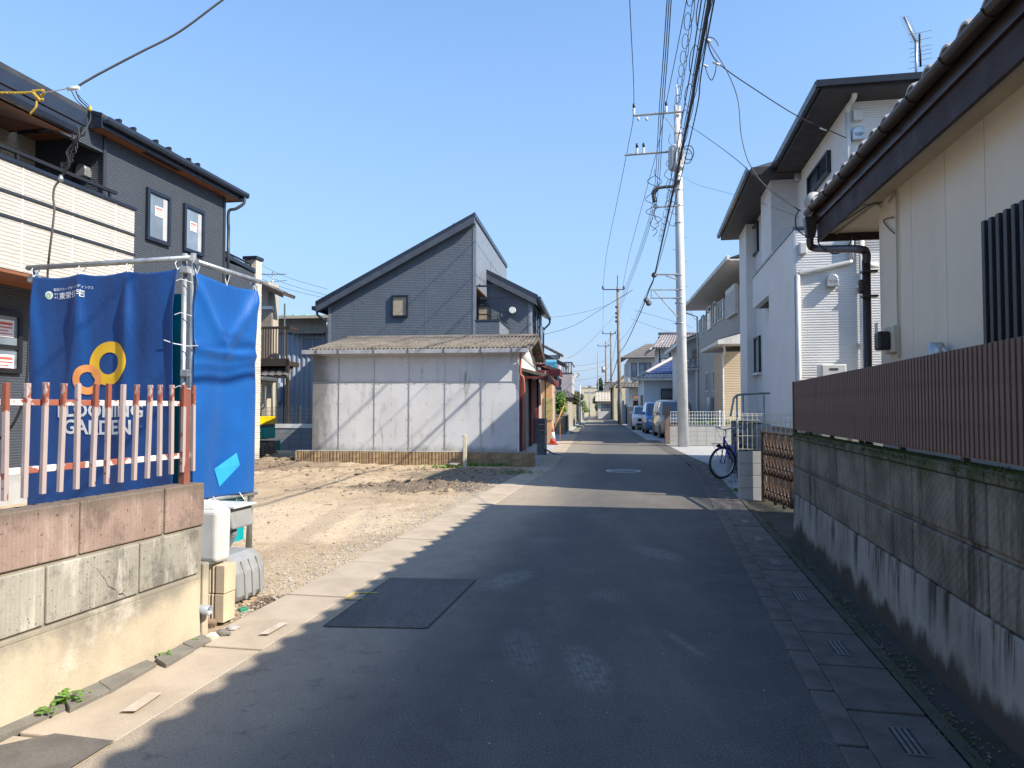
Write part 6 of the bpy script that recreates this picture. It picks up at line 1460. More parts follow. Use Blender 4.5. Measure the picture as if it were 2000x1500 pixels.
ac = fthing('water_heater', 'pale box unit against the white house, its top just above the slat fence', 'heater', HW); MB().box(a_[0], b_[0], -.42, -.1, a_[1] - .55, a_[1]).build('casing', M['pipe_w'], ac, .02); BX('slot', M['grey_dark'], ac, a_[0] + .12, b_[0] - .12, -.425, -.421, a_[1] - .09, a_[1] - .06)
MB().box(a_[0], b_[0], -.4, -.12, 0, a_[1] - .56).build('pedestal', M['wfound'], ac)
# roof antenna
A0 = Fr(at(1790, 150, 12.5).x, 12.5, WA); pz0 = at(1790, 150, 12.5).z
an = fthing('yagi_antenna', 'silver television antenna on a mast above the white house roof', 'antenna', A0)
def ap(u, v): p = at(u, v, 12.5); q_ = A0.loc(p); return Vector((q_.x, q_.y, p.z))
MB().tube([ap(1790, 165), ap(1789, 84)], .025, 8).build('mast', M['alu'], an); MB().tube([ap(1790, 84), ap(1766, 33)], .022, 6).build('boom', M['alu'], an)
mb = MB()
for k in range(15):
    p = ap(1790, 84).lerp(ap(1766, 33), k / 14); mb.tube([p + Vector((-.10, -.05, -.02)), p + Vector((.10, .05, .03))], .004, 4)
mb.build('director_rods', M['alu'], an, kind='stuff'); MB().tube([ap(1796, 66), ap(1798, 130)], .018, 6).build('reflector', M['black'], an); mb = MB()
for k, v in enumerate((62, 76, 90, 98, 106, 116, 128)):
    mb.tube([ap(1775 + (k % 2) * 2, v + 6), ap(1820, v - 3)], .004, 4)
mb.build('reflector_rods', M['wire_grey'], an, kind='stuff')

# ================================================ pillar, mesh fence, gate, rail, bicycle
PF = Fr(at(1444, 975, 11.38).x, 11.38, 8)
bp = fthing('low_block_wall', 'low pale block wall of four courses beside the bicycle', 'wall', PF)
M['newblock'] = mat('new_pale_block', (.44, .43, .40), (.39, .38, .36), rough=.9, ns=3, fine=60, fa=.25, bump=.2, rnd=.1)
for r_ in range(4):
    for k in range(4): BX('block', M['newblock'], bp, k * .4 + .002, k * .4 + .397, 0, .12, r_ * .192 + .002, r_ * .192 + .189, .004)
BX('core', M['newblock'], bp, .01, 1.6, .015, .11, 0, .765)
mf = fthing('mesh_fence', 'cream wire mesh fence with bent top on the low pale block wall', 'fence', PF)
M['cream_wire'] = mat('cream_wire', (.66, .64, .50), rough=.45, bump=0)
mesh_panel(mf, .0, 1.6, .06, .80, 1.22, M['cream_wire'], .072, .14, .004)
mb = MB()
for k in range(23): x = k * .072; mb.tube([(x, .06, 1.22), (x, .02, 1.26), (x, .02, 1.33), (x, .06, 1.36)], .004, 4)
for z, y_ in ((1.26, .018), (1.33, .018), (1.36, .06)): mb.box(0, 1.6, y_ - .004, y_ + .004, z - .004, z + .004)
mb.build('bent_top', M['cream_wire'], mf, kind='stuff')
for x in (.0, 1.0): BX('post', M['cream_wire'], mf, x - .012, x + .012, .065, .1, .77, 1.3)
# accordion gate
g0 = at(1499, 978, 11.15); g1 = at(1543, 1000, 9.6); ga = math.degrees(math.atan2(g1.x - g0.x, -(g1.y - g0.y)))
GF = Fr(3.93, 11.2, 2.0)
gt2 = fthing('folding_gate', 'rusty brown folding lattice gate pushed together by the end of the mossy wall', 'gate', GF)
M['bronze'] = mat('brown_bronze', (.12, .075, .05), (.07, .045, .033), rough=.45, ns=9, metal=.3, bump=.1)
n = 15; LG = 2.2; bars = None; lat = None; tp = None
for k in range(n + 1):
    y = -LG * k / n; x = .02 * (k % 2)
    if bars is None: bars = BX('bar', M['bronze'], gt2, -.018, .018, -.012, .012, .05, 1.06, .003); bars.location = (x, y, 0)
    else: inst(bars, gt2, (x, y, 0))
    if k % 3 == 0 and k: TB('castor', M['rubber'], gt2, [(x - .02, y, .03), (x + .02, y, .03)], .028, 8)
for k in range(n):
    y = -LG * k / n; y2 = -LG * (k + 1) / n
    for z in (.18, .55, .85):
        for s in (0, 1):
            mb = MB(); za, zb2 = (z - .13, z + .13) if s else (z + .13, z - .13); mb.tube([(-.012 + s * .02, y, za), (-.012 + s * .02, y2, zb2)], .011, 6)
            if lat is None or True:
                if (lat is None): lat = {}
                if (z, s) not in lat: lat[(z, s)] = mb.build('lattice_strut', M['bronze'], gt2)
                else: mb.bm.free(); inst(lat[(z, s)], gt2, (0, -LG * k / n, 0))
BX('top_rail', M['bronze'], gt2, -.025, .025, -LG, .03, 1.06, 1.085, .006)
BX('post', M['bronze'], gt2, -.03, .03, .02, .07, 0, 1.1)
# handrail by the entrance
hr = fthing('handrail', 'grey metal handrail by the steps behind the bicycle', 'handrail', Fr(0, 0, 0))
D0 = 15.0
def P3(u, v, D): return at(u, v, D)
a, b_, c = P3(1439, 772, D0), P3(1450, 770, D0 + .1), P3(1505, 768, D0 + .3)
mb = MB(); mb.tube([P3(1427, 812, D0 - .5), P3(1433, 778, D0 - .2), a, b_, c], .022, 8); mb.build('rail', M['galv'], hr)
for u, D in ((1439, D0), (1451, D0 + .1), (1492, D0 + .25)): p = P3(u, 772, D); TB('post', M['galv'], hr, [(p.x, p.y, 0), p], .020, 8)
p = P3(1437, 890, 13.0); t = MB().box(-.14, .14, -.1, .1, 0, .62).build('mail_box', mat('grey_box', (.33, .34, .36), rough=.5), None, .015); t.location = (at(1433, 890, 16.2).x, 16.2, 0); tag(t, 'light grey metal box standing behind the bicycle saddle', 'box')
p = P3(1447, 834, 13.0); t = MB().hexa([(-.1, -.06, 0), (.1, -.06, 0), (.1, .06, 0), (-.1, .06, 0)], [(-.07, -.04, .27), (.08, -.04, .25), (.08, .04, .25), (-.07, .04, .27)]).build('blue_white_bag', mat('blue_white_bag', (.55, .62, .72), (.25, .4, .62), rough=.5, ns=14), None, .02); t.location = (at(1447, 834, 15.6).x, 15.6, .80); tag(t, 'pale blue and white bag behind the mesh fence corner', 'bag')
# bicycle
F0 = Vector((at(1411, 902, 14.7).x, 14.7, 0)); RH = Vector((at(1448, 900, 15.58).x, 15.58, 0)); d = (RH - F0); bang = math.degrees(math.atan2(d.x, d.y))
bk = thing('bicycle', 'blue city bicycle parked by the low pale block wall', 'bicycle', (F0.x, F0.y, 0), bang)   # local +y runs to the rear wheel
M['bike_blue'] = mat('blue_bicycle_paint', (.012, .018, .40), rough=.25, spec=.7, bump=0, fa=0); M['chrome'] = mat('chrome', (.55, .56, .58), rough=.2, metal=.9, bump=0)
WBk = min(d.length, 1.12); RW = .335
def wheel(parent, c, steer):
    w = bpy.data.objects.new('wheel', None); COL.objects.link(w); w.parent = parent; w.location = c; w.rotation_euler = (0, R(4), R(steer))
    def ringt(r, tr, n=40, k=8):
        mb = MB(); V = []
        for i in range(n):
            a = i * 2 * math.pi / n; V.append([mb._v((math.sin(j * 2 * math.pi / k) * tr, math.cos(a) * (r + tr * math.cos(j * 2 * math.pi / k)), math.sin(a) * (r + tr * math.cos(j * 2 * math.pi / k)))) for j in range(k)])
        for i in range(n):
            for j in range(k): mb.bm.faces.new([V[i][j], V[i][(j + 1) % k], V[(i + 1) % n][(j + 1) % k], V[(i + 1) % n][j]]).smooth = True
        return mb
    ringt(RW - .018, .019).build('tyre', M['rubber'], w); ringt(RW - .045, .011).build('rim', M['chrome'], w)
    mb = MB()
    for i in range(28): a = i * 2 * math.pi / 28; s = .03 if i % 2 else -.03; mb.tube([(s, .02 * math.cos(a + 1), .02 * math.sin(a + 1)), (0, (RW - .05) * math.cos(a), (RW - .05) * math.sin(a))], .0013, 3)
    mb.build('spokes', M['chrome'], w, kind='stuff'); MB().lathe((0, 0, 0), [(.012, -.05), (.022, -.03), (.018, 0), (.022, .03), (.012, .05)], 10, ax='x').build('hub', M['chrome'], w); return w
fw = wheel(bk, (0, 0, RW), 0); rwh = wheel(bk, (0, WBk, RW), 0); fw.rotation_euler = (0, R(5), R(-30))
hd_ = Vector((0, .12, .84)); hb = Vector((0, .10, .70)); bb = Vector((0, WBk * .56, .29)); st_ = Vector((0, WBk * .72, .74)); sx = Vector((0, WBk * .75, .86))
mb = MB(); mb.tube([hd_ + Vector((0, -.01, .02)), hb + Vector((0, -.01, -.04))], .022, 10); mb.tube([hb, bb], .021, 8); mb.tube([hd_ + Vector((0, .01, -.05)), bb + Vector((0, .12, .12))], .016, 8); mb.tube([bb, st_], .017, 8)
for s in (-.045, .045): mb.tube([bb + Vector((s * .5, 0, 0)), (s * 1.3, WBk, RW)], .010, 6); mb.tube([st_ + Vector((s * .4, 0, -.06)), (s * 1.3, WBk, RW)], .009, 6)
mb.build('frame', M['bike_blue'], bk)
fk = bpy.data.objects.new('fork', None); COL.objects.link(fk); fk.parent = bk; fk.rotation_euler = (0, 0, R(-20))
mb = MB()
for s in (-.05, .05): mb.tube(bez([(s, .0, RW), (s, .05, RW + .18), (s * .9, .09, .66), (0, .09, .69)], 4), .012, 6)
mb.build('fork_blades', M['bike_blue'], fk); mb = MB(); mb.tube(bez([(0, .10, .84), (0, .115, .95), (0, .09, 1.0), (-.10, .07, 1.02), (-.24, .10, 1.06), (-.29, .22, 1.04)], 4), .011, 8); mb.tube(bez([(0, .09, 1.0), (.10, .07, 1.02), (.24, .10, 1.06), (.29, .22, 1.04)], 4), .011, 8); mb.build('handlebar', M['chrome'], fk)
for s in (-1, 1): TB('grip', M['rubber'], fk, [(s * .285, .19, 1.043), (s * .31, .30, 1.03)], .016, 8); TB('brake_lever', M['chrome'], fk, [(s * .25, .10, 1.05), (s * .28, .12, 1.02), (s * .33, .22, 1.0)], .005, 5)
mb = MB(); mb.tube(bez([(-.2, .1, 1.05), (-.1, -.03, .98), (-.03, .02, .8)], 5), .003, 4); mb.tube(bez([(.2, .1, 1.05), (.08, -.05, 1.0), (.02, .05, .8)], 5), .003, 4); mb.build('brake_cables', M['rubber'], fk, kind='stuff')
mb = MB(); 
for x in (-.10, -.05, 0, .05, .10): mb.tube([(x, .04, .72), (x, -.22, .73)], .004, 4)
mb.tube([(-.11, -.22, .73), (.11, -.22, .73)], .005, 5); mb.tube([(-.11, .02, .72), (.11, .02, .72)], .005, 5); mb.tube([(-.09, -.18, .73), (-.05, 0, RW)], .005, 5); mb.tube([(.09, -.18, .73), (.05, 0, RW)], .005, 5); mb.build('front_rack', M['rubber'], fk); MB().lathe((0, -.10, .68), [(.03, -.05), (.04, .02), (.02, .05)], 12, ax='y').build('head_lamp', M['black'], fk)
def fender(cy, a0, a1, m):
    mb = MB(); r0, r1 = RW + .012, RW + .018; V = []
    for i in range(13): a = R(a0 + (a1 - a0) * i / 12); V.append([mb._v((x, cy + math.cos(a) * r, RW + math.sin(a) * r)) for x, r in ((-.028, r0), (.028, r0), (.0, r1))])
    for i in range(12):
        for j in range(3): mb.bm.faces.new([V[i][j], V[i][(j + 1) % 3], V[i + 1][(j + 1) % 3], V[i + 1][j]])
    mb.build('mudguard', m, bk)
fender(0, 40, 125, M['bike_blue']); fender(WBk, -10, 140, M['bike_blue'])
TB('seat_post', M['chrome'], bk, [st_, sx], .013, 8); mb = MB(); mb.hexa([(-.02, sx.y - .17, .86), (.02, sx.y - .17, .86), (.09, sx.y + .10, .86), (-.09, sx.y + .10, .86)], [(-.015, sx.y - .16, .895), (.015, sx.y - .16, .895), (.085, sx.y + .10, .915), (-.085, sx.y + .10, .915)]); mb.build('saddle', M['rubber'], bk, .02)
mb = MB(); mb.lathe((0, sx.y + .12, .78), [(.0, -.015), (.032, -.01), (.035, .01), (.0, .02)], 12, ax='y'); mb.build('rear_reflector', M['red'], bk)
mb = MB(); mb.lathe((.05, bb.y, bb.z), [(.085, -.004), (.085, .004)], 20, ax='x'); mb.tube([(.06, bb.y, bb.z), (.07, bb.y - .12, bb.z - .11)], .009, 6); mb.tube([(-.06, bb.y, bb.z), (-.07, bb.y + .12, bb.z + .11)], .009, 6); mb.build('crankset', M['chrome'], bk)
for s in (1, -1): BX('pedal', M['rubber'], bk, min(s * .08, s * .17), max(s * .08, s * .17), bb.y - s * .12 - .035, bb.y - s * .12 + .035, bb.z - s * .11 - .012, bb.z - s * .11 + .012)
BX('chain_guard', M['bike_blue'], bk, .062, .072, bb.y - .1, WBk - .05, RW - .09, RW + .03, .01)
TB('kick_stand', M['chrome'], bk, [(-.06, WBk - .05, RW - .05), (-.16, WBk + .0, .0)], .008, 6)
mb = MB(); 
for x in (-.06, 0, .06): mb.tube([(x, WBk * .78, .73), (x, WBk + .25, .72)], .005, 5)
mb.tube([(-.07, WBk + .25, .72), (.07, WBk + .25, .72)], .005, 5); mb.tube([(-.06, WBk + .15, .72), (-.06, WBk, RW)], .005, 5); mb.tube([(.06, WBk + .15, .72), (.06, WBk, RW)], .005, 5); mb.build('rear_carrier', M['chrome'], bk)
for (u, v, s, k, lb) in ((1428, 942, (.12, .06, .05), 11, 'green weeds on the gravel under the bicycle'), (1442, 962, (.06, .05, .10), 12, 'pale green weed at the foot of the low pale block wall')): p = G(u, v); tuft('weed_patch', lb, (p.x, p.y, 0), s, 70, k, grp='weeds by the bicycle')

# ================================================ BEIGE HOUSE beyond, its fence wall
BH = Fr(10.9, 41.76, FA)          # local x=0 is the street wall, y=0 its far corner
b_h = fthing('beige_house', 'beige two-storey house with white eaves beyond the white house', 'house', BH)
M['bsiding'] = siding('beige_siding', (.42, .385, .34), .12, .6, .6, .7, lines=.3); M['bsiding2'] = siding('tan_siding', (.60, .46, .30), .10, .6, .6, .7, lines=.35); M['bwhite'] = mat('warm_white_trim', (.66, .62, .55), rough=.5, bump=.02)
hx = BH.hx; ztb = hx(1365, 632, 0)[1] - .05; ynear = -13.4
BX('wall', M['bsiding'], b_h, 0, 8, ynear, 0, 0, ztb + .25)
ey = BH.loc(at(1345, 605, 42.5)); en = BH.loc(at(1440, 514, 28.4))
ZE = at(1345, 605, 42.5).z
mb = MB(); mb.box(-.72, 8, ynear - .6, .7, ZE - .06, ZE + .0); mb.build('soffit', M['bwhite'], b_h); BX('gutter', M['bwhite'], b_h, -.86, -.72, ynear - .6, .72, ZE - .04, ZE + .14, .02); BX('fascia', M['bwhite'], b_h, -.719, 8, .68, .72, ZE - .04, ZE + .18)
mb = MB(); mb.prism([(-.75, ZE + .05), (3.5, ZE + 1.5), (8, ZE + .2)], 'y', ynear - .6, .72); mb.build('roof', M['roof_slate'], b_h)
TB('gutter_bend', M['bwhite'], b_h, [(-.8, .55, ZE - .02), (-.7, .5, ZE - .2), (-.06, .1, ZE - .5), (-.06, -.05, 0.1)], .05, 8)
def bw(u0, v0, u1, v1, mull=0, gm=None, hm=None): y0, z1 = hx(u1, v0, -.03); y1, _ = hx(u0, v0, -.03); z1 = hx((u0 + u1) / 2, v0, -.03)[1]; z0 = hx((u0 + u1) / 2, v1, -.03)[1]; return window(b_h, 'x', 0, y0, y1, z0, z1, -1, M['bwhite'], gm or M['glass'], .06, mull, hm, .06)
bw(1370, 616, 1374, 652); bw(1379, 600, 1389, 645); bw(1393, 590, 1398, 634, 0, None, .45); bw(1402, 590, 1406, 628); bw(1408, 585, 1413, 625, 0, M['glass_pale'], .5)
y0, z1 = hx(1437, 553, -.1); y1 = hx(1419, 560, -.1)[0]; z0 = hx(1428, 618, -.1)[1]; sb = BX('shutter_box', M['bwhite'], b_h, -.16, -.001, y0, y1, z0, z1, .01); BX('slats', mat('shutter_slats', (.40, .38, .36), rough=.5), sb, -.165, -.161, y0 + .08, y1 - .08, z0 + .06, z1 - .25)
bw(1378, 727, 1384, 766, 0, M['glass_pale']); bw(1393, 723, 1398, 764, 0, M['glass_pale']); y0, z1 = hx(1428, 697, -.02); y1 = hx(1411, 697, -.02)[0]; BX('front_door', mat('brown_door', (.12, .075, .045), rough=.4), b_h, -.03, -.001, y0, y1, .3, z1)
lmp = hx(1417, 712, -.1); BX('porch_lamp', M['white'], b_h, -.12, -.031, lmp[0] - .06, lmp[0] + .06, lmp[1] - .2, lmp[1] + .15, .02)
py = hx(1427, 760, 0)[0]; xo = BH.hy(1447, 760, py)[0]; BX('porch_wall', M['bsiding2'], b_h, -1.0 * 0 - .0 - .9, .0, ynear, py - 1.2, 0, 3.7)
cxx = BH.loc(at(1402, 664, 27.6)); zc2 = at(1402, 664, 27.6).z
mb = MB(); mb.prism([(cxx.x, zc2 - .15), (cxx.x, zc2), (0, zc2 + .35), (0, zc2 - .15)], 'y', cxx.y, cxx.y + 4.6); mb.build('porch_canopy', M['bwhite'], b_h); mb = MB(); mb.prism([(cxx.x + .05, zc2 + .01), (0, zc2 + .37), (0, zc2 + .42), (cxx.x + .05, zc2 + .06)], 'y', cxx.y + .05, cxx.y + 4.5); mb.build('canopy_tiles', M['roof_slate'], b_h)
TB('downpipe', M['bwhite'], b_h, bez([(cxx.x + .25, cxx.y + .3, zc2 - .15), (cxx.x + .3, cxx.y + .3, zc2 - .4), (-.98, cxx.y + .7, zc2 - .6), (-.98, cxx.y + .7, zc2 - .9), (-.98, cxx.y + .7, .2)], 4), .04, 8)
BX('electric_box', M['alu'], b_h, -.2, -.001, hx(1390, 780, -.1)[0], hx(1384, 780, -.1)[0], .6, 2.0, .02)
# neighbour block wall with white mesh, wood post, bush
NW = Fr(at(1308, 870, 27.8).x, 27.8, FA); x1 = NW.hy(1434, 870, 0)[0]; zt = NW.hy(1370, 833, 0)[1]; zm = NW.hy(1370, 804, 0)[1]
nw = fthing('parking_wall', 'pale block wall with mesh behind the near utility pole', 'wall', NW); nb = int(x1 / .4) + 1; src = None; nr = 4
for r_ in range(nr):
    for k in range(nb):
        if src is None: src = BX('block', M['newblock'], nw, .004, x1 / nb - .004, 0, .12, .003, zt / nr - .003, .005); o = src
        else: o = inst(src, nw, (0, 0, 0))
        o.location = (k * x1 / nb, 0, r_ * zt / nr)
BX('core', M['newblock'], nw, .02, x1 - .01, .015, .11, 0, zt - .01)
nm = fthing('parking_mesh_fence', 'white wire mesh fence on the pale block wall before the parked van', 'fence', NW); mesh_panel(nm, .05, x1 + .4, .06, zt + .05, zm, M['white'], .10, .12, .007)
xx = NW.hy(1407, 820, 0)[0]; BX('post', M['white'], nm, xx - .03, xx + .03, .08, .13, zt, zm + .05)
wp = at(1303, 862, 29.2); t = BX('timber_post', mat('brown_timber', (.20, .14, .10), (.15, .1, .08), rough=.8), None, -.09, .09, -.06, .06, 0, at(1303, 793, 29.2).z, .01); t.location = (wp.x, 29.2, 0); tag(t, 'brown square post at the left end of the pale mesh-topped wall', 'post')
tuft('hedge', 'low yellow-green plants behind the white mesh fence', (NW.wor(x1 - .3, 1.0, zt + .0)[0], NW.wor(x1 - .3, 1.0, 0)[1], zt + .05), (.5, .12, .22), 300, 15, 'foliage', cat='plant')
# ================================================ CARS
M['lamp'] = glass('clear_headlamp', (.45, .47, .5), .08); M['plate'] = mat('number_plate', (.75, .75, .7), rough=.5, fa=0, bump=0); M['windscreen'] = glass('windscreen', (.02, .035, .06), .03); M['tyre'] = M['rubber']
def paint(name, col, metal=.2):
    m, nt, b = _new(name, .28, metal, .5); b.inputs['Base Color'].default_value = c4(col); b.inputs['Coat Weight'].default_value = .8; b.inputs['Coat Roughness'].default_value = .05
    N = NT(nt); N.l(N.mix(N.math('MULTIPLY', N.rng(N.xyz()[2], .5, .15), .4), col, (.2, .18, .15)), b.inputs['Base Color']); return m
def car(name, label, cat, x, y, ang, Wd, L, H, pm, hood=.95, hl=.9, ws=.75, yaw=0, group=None, dark_side=True):
    c = thing(name, label, cat, (x, y, 0), ang, group); hw = Wd / 2; belt = hood
    prof = [(.10, .22), (-.02, .32), (-.03, .58), (.05, hood - .12), (.25, hood - .02), (hl, hood + .04), (hl + ws, H - .07), (hl + ws + .35, H), (L - .55, H - .01), (L - .2, H - .10), (L - .06, hood), (L, .62), (L - .02, .32), (L - .12, .22)]
    def tw(z): return 1 - .17 * max(0, (z - belt) / (H - belt)) ** 1.2
    bm = bmesh.new(); S_ = []
    for s in (-1, -.9, -.5, 0, .5, .9, 1):
        row = []
        for (py, pz) in prof:
            ins = .03 if abs(s) == 1 else 0; front = .10 * (abs(s) ** 3) if py < hl else 0
            row.append(bm.verts.new((s * hw * tw(pz), py + front + (ins if py < L / 2 else -ins), pz - ins * .6)))
        S_.append(row)
    n = len(prof)
    for a, b_ in zip(S_[:-1], S_[1:]):
        for k in range(n): bm.faces.new([a[k], a[(k + 1) % n], b_[(k + 1) % n], b_[k]]).smooth = True
    bm.faces.new(S_[0][::-1]); bm.faces.new(S_[-1])
    mb = MB(); mb.bm.free(); mb.bm = bm; body = mb.build('body', pm, c, .035, segs=3)
    # glass
    def off(pts, d, nm, m, par):
        pts = [Vector(p) for p in pts]; nr = (pts[1] - pts[0]).cross(pts[3] - pts[0]).normalized(); 
        if nr.dot(Vector(d)) < 0: nr = -nr
        mb = MB(); mb.hexa([p - nr * .02 for p in pts], [p + nr * .014 for p in pts]); return mb.build(nm, m, par, .004)
    z0, z1 = hood + .09, H - .12; y0, y1 = hl + ws * .06, hl + ws * .88
    off([(-hw * .86 * tw(z0), y0, z0), (hw * .86 * tw(z0), y0, z0), (hw * .88 * tw(z1), y1, z1), (-hw * .88 * tw(z1), y1, z1)], (0, -1, .5), 'windscreen', M['windscreen'], c)
    for s in (-1, 1):
        for ya, yb3, t in ((hl + ws * .55, hl + ws + .75, 1), (hl + ws + .85, hl + ws + 1.75, 0), (hl + ws + 1.85, L - .55, 0)):
            if yb3 - ya < .2: continue
            za, zb3 = hood + .06, H - .17; off([(s * hw * tw(za) * 1.0, ya - (.25 if t else 0), za), (s * hw * tw(za), yb3, za), (s * hw * tw(zb3), yb3, zb3), (s * hw * tw(zb3), ya + (.25 if t else 0), zb3)], (s, 0, .2), 'side_window', M['windscreen'], c)
        hlp = MB().hexa([(s * hw * .62, -.01, .66), (s * hw * .93, .08, .66), (s * hw * .93, .20, .68), (s * hw * .62, .12, .66)], [(s * hw * .60, .02, .80), (s * hw * .95, .14, .86), (s * hw * .95, .26, .88), (s * hw * .60, .14, .82)]).build('headlight', M['lamp'], c, .01)
        MB().box(s * hw * 1.0, s * (hw + .17), hl + .25, hl + .33, hood + .08, hood + .24).build('mirror', pm, c, .03)
        for wy in (.72, L - .75):
            w = bpy.data.objects.new('wheel', None); COL.objects.link(w); w.parent = c; w.location = (s * (hw - .09), wy, .31)
            MB().lathe((0, 0, 0), [(.22, -.10), (.30, -.10), (.31, -.07), (.31, .07), (.30, .10), (.22, .10)], 22, ax='x').build('tyre', M['rubber'], w)
            mb = MB(); mb.lathe((0, 0, 0), [(.0, -.09), (.21, -.095), (.21, .095), (.0, .09)], 18, ax='x'); mb.build('rim', M['alu'], w)
            MB().lathe((s * .035, 0, 0), [(.345, -.09), (.345, .085)], 22, ax='x').build('wheel_arch', M['black'], c, loc=(s * (hw - .10), wy, .33))
    BX('grille', M['black'], c, -hw * .58, hw * .58, -.045, .0, .56, .76, .01); BX('lower_grille', M['black'], c, -hw * .7, hw * .7, -.045, .01, .30, .45, .02); BX('number_plate', M['plate'], c, -.165, .165, -.06, -.046, .43, .56, .004)
    mb = MB(); mb.tube([(-.3, y0 - .02, z0 - .02), (.25, y0 - .0, z0 + .04)], .01, 4); mb.build('wiper', M['black'], c)
    return c
car('minivan', 'cream-sided van with dark windscreen parked behind the white mesh fence', 'van', 8.02, 34.4, 5, 1.70, 4.2, 1.86, paint('cream_paint', (.42, .38, .30)), hood=1.02, hl=.6, ws=.62)
car('compact_van', 'bright blue boxy van parked nose out between the white and cream cars', 'van', 8.32, 40.2, 6, 1.55, 3.5, 1.80, paint('bright_blue_paint', (.02, .20, .52)), hood=1.0, hl=.6, ws=.6)
car('white_suv', 'white car parked farthest down the row, left of the bright blue van', 'car', 8.85, 47.5, 9, 1.75, 4.2, 1.62, paint('white_car_paint', (.72, .73, .74), 0), hood=.98, hl=.95, ws=.8)

# ================================================ HOUSES on the right, far
HT = Fr(at(1258, 800, 51).x, 51, FA); hy = HT.hy
M['blue_tile'] = mat('deep_blue_tile', (.016, .035, .12), (.03, .05, .14), rough=.35, ns=4); M['pale_blue_wall'] = mat('pale_blue_render', (.52, .57, .60), (.47, .52, .55), rough=.8, ns=1)
M['mauve_tile'] = mat('mauve_roof_tile', (.22, .19, .19), (.34, .31, .30), rough=.5, ns=8, bump=.2)
ht = fthing('tiled_house', 'large pale house with blue and grey tiled roofs behind the parked cars', 'house', HT)
ze_ = hy(1300, 740, 0)[1]; BX('wall', M['pale_blue_wall'], ht, 0, 6, 0, 7, 0, ze_ + .2)
x1_ = 4.2
tile_roof(ht, (-.5, -.6, ze_), (x1_ + 1, -.6, ze_), (x1_ + 1, .2, ze_ + .32), (-.2, .2, ze_ + .32), 20, 2, M['pale_tile'], amp=.07)
tile_roof(ht, (-.2, .2, ze_ + .34), (x1_ + 1, .2, ze_ + .34), (x1_ + 1, 3.4, ze_ + 1.75), (2.6, 3.4, ze_ + 1.75), 22, 7, M['blue_tile'], amp=.05)
tile_roof(ht, (-.5, 7, ze_), (-.5, -.6, ze_), (1.2, 1.2, ze_ + .75), (1.2, 7, ze_ + .75), 18, 5, M['mauve_tile'], amp=.05)
BX('gutter', M['bwhite'], ht, -.6, 5.5, -.72, -.6, ze_ - .12, ze_ + .02); TB('hip_ridge', M['pale_tile'], ht, [(-.5, -.6, ze_ + .1), (2.6, 3.4, ze_ + 1.85)], .12, 6)
x0 = hy(1291, 800, 0)[0]; x1 = hy(1322, 800, 0)[0]; z0, z1 = hy(1300, 780, 0)[1], hy(1300, 759, 0)[1]; window(ht, 'y', 0, x0, x1, z0, z1, -1, M['black'], M['curtain'], .06, 0, depth=.06)
gl = BX('lattice', M['grey_dark'], ht, x0, x1, -.16, -.13, z1 - .08, z1)
for k in range(14): BX('lattice_bar', M['grey_dark'], ht, x0 + (x1 - x0) * k / 13 - .015, x0 + (x1 - x0) * k / 13 + .015, -.16, -.12, z0, z1)
for ya in (1.0, 2.6): BX('street_window', M['grey_dark'], ht, -.05, -.002, ya, ya + .9, .9, 2.4)
X0 = hy(1288, 700, 3.5)[0]; z2 = hy(1290, 681, 3.5)[1]; BX('upper_wall', M['white_wall'], ht, X0, 6, 3.5, 8, ze_, z2 + .2)
bm_x = hy(1309, 700, 3.5)[0]; BX('timber', M['dark_timber'], ht, bm_x - .05, bm_x + .05, 3.46, 3.5, z2 - .8, z2); BX('timber', M['dark_timber'], ht, X0, bm_x + .6, 3.46, 3.499, z2 - .85, z2 - .75); BX('timber', M['dark_timber'], ht, X0 - .04, X0 + .04, 3.45, 3.499, ze_ + .8, z2)
BX('balcony_panel', M['pale_blue_wall'], ht, X0 + .1, bm_x + .6, 3.0, 3.05, z2 - 2.1, z2 - .85)
zr_ = hy(1290, 652, 4.6)[1]
tile_roof(ht, (X0 - .6, 2.8, z2), (8, 2.8, z2), (8, 5.6, zr_), (X0 + .3, 5.6, zr_), 34, 8, M['mauve_tile'], amp=.07); TB('ridge', M['mauve_tile'], ht, [(X0 + .1, 5.6, zr_ + .1), (8, 5.6, zr_ + .1)], .13, 6)
tile_roof(ht, (X0 - .8, 8.3, z2 - .1), (X0 - .8, 2.6, z2 - .1), (X0 + .3, 4.0, z2 + .7), (X0 + .3, 8, z2 + .7), 14, 3, M['mauve_tile'], amp=.05)
mb = MB(); mb.prism([(2.9, z2 + .1), (8.2, z2 + .1), (5.6, zr_ - .1)], 'x', X0 + .1, X0 + .3); mb.build('gable', M['dark_timber'], ht)
# neighbour right of the pole, between it and the beige house
HU = Fr(at(1338, 800, 43).x, 43, FA); hy = HU.hy
hu = fthing('white_side_house', 'white two-storey house seen between the near utility pole and the beige house', 'house', HU)
zt = hy(1350, 667, 0)[1]; BX('wall', M['white_wall'], hu, 0, 5, 0, 7, 0, zt); 
mb = MB(); mb.prism([(0, zt), (4, zt), (4, zt + 1.6)], 'y', 0, .2); mb.build('gable', M['white_wall'], hu); mb = MB(); mb.prism([(-.5, zt - .25), (4, zt + 1.5), (4, zt + 1.66), (-.5, zt - .08)], 'y', -.5, 7.4); mb.build('roof', M['bwhite'], hu)
tile_roof(hu, (-.5, -.5, zt - .05), (-.5, 7.4, zt - .05), (4, 7.4, zt + 1.7), (4, -.5, zt + 1.7), 22, 8, M['mauve_tile'])
x0, z1 = hy(1350, 682, 0); x1, z0 = hy(1361, 703, 0); window(hu, 'y', 0, x0, x1 + .1, z0, z1, -1, M['alu'], M['glass_frost'], .05, 0, .5, depth=.05)
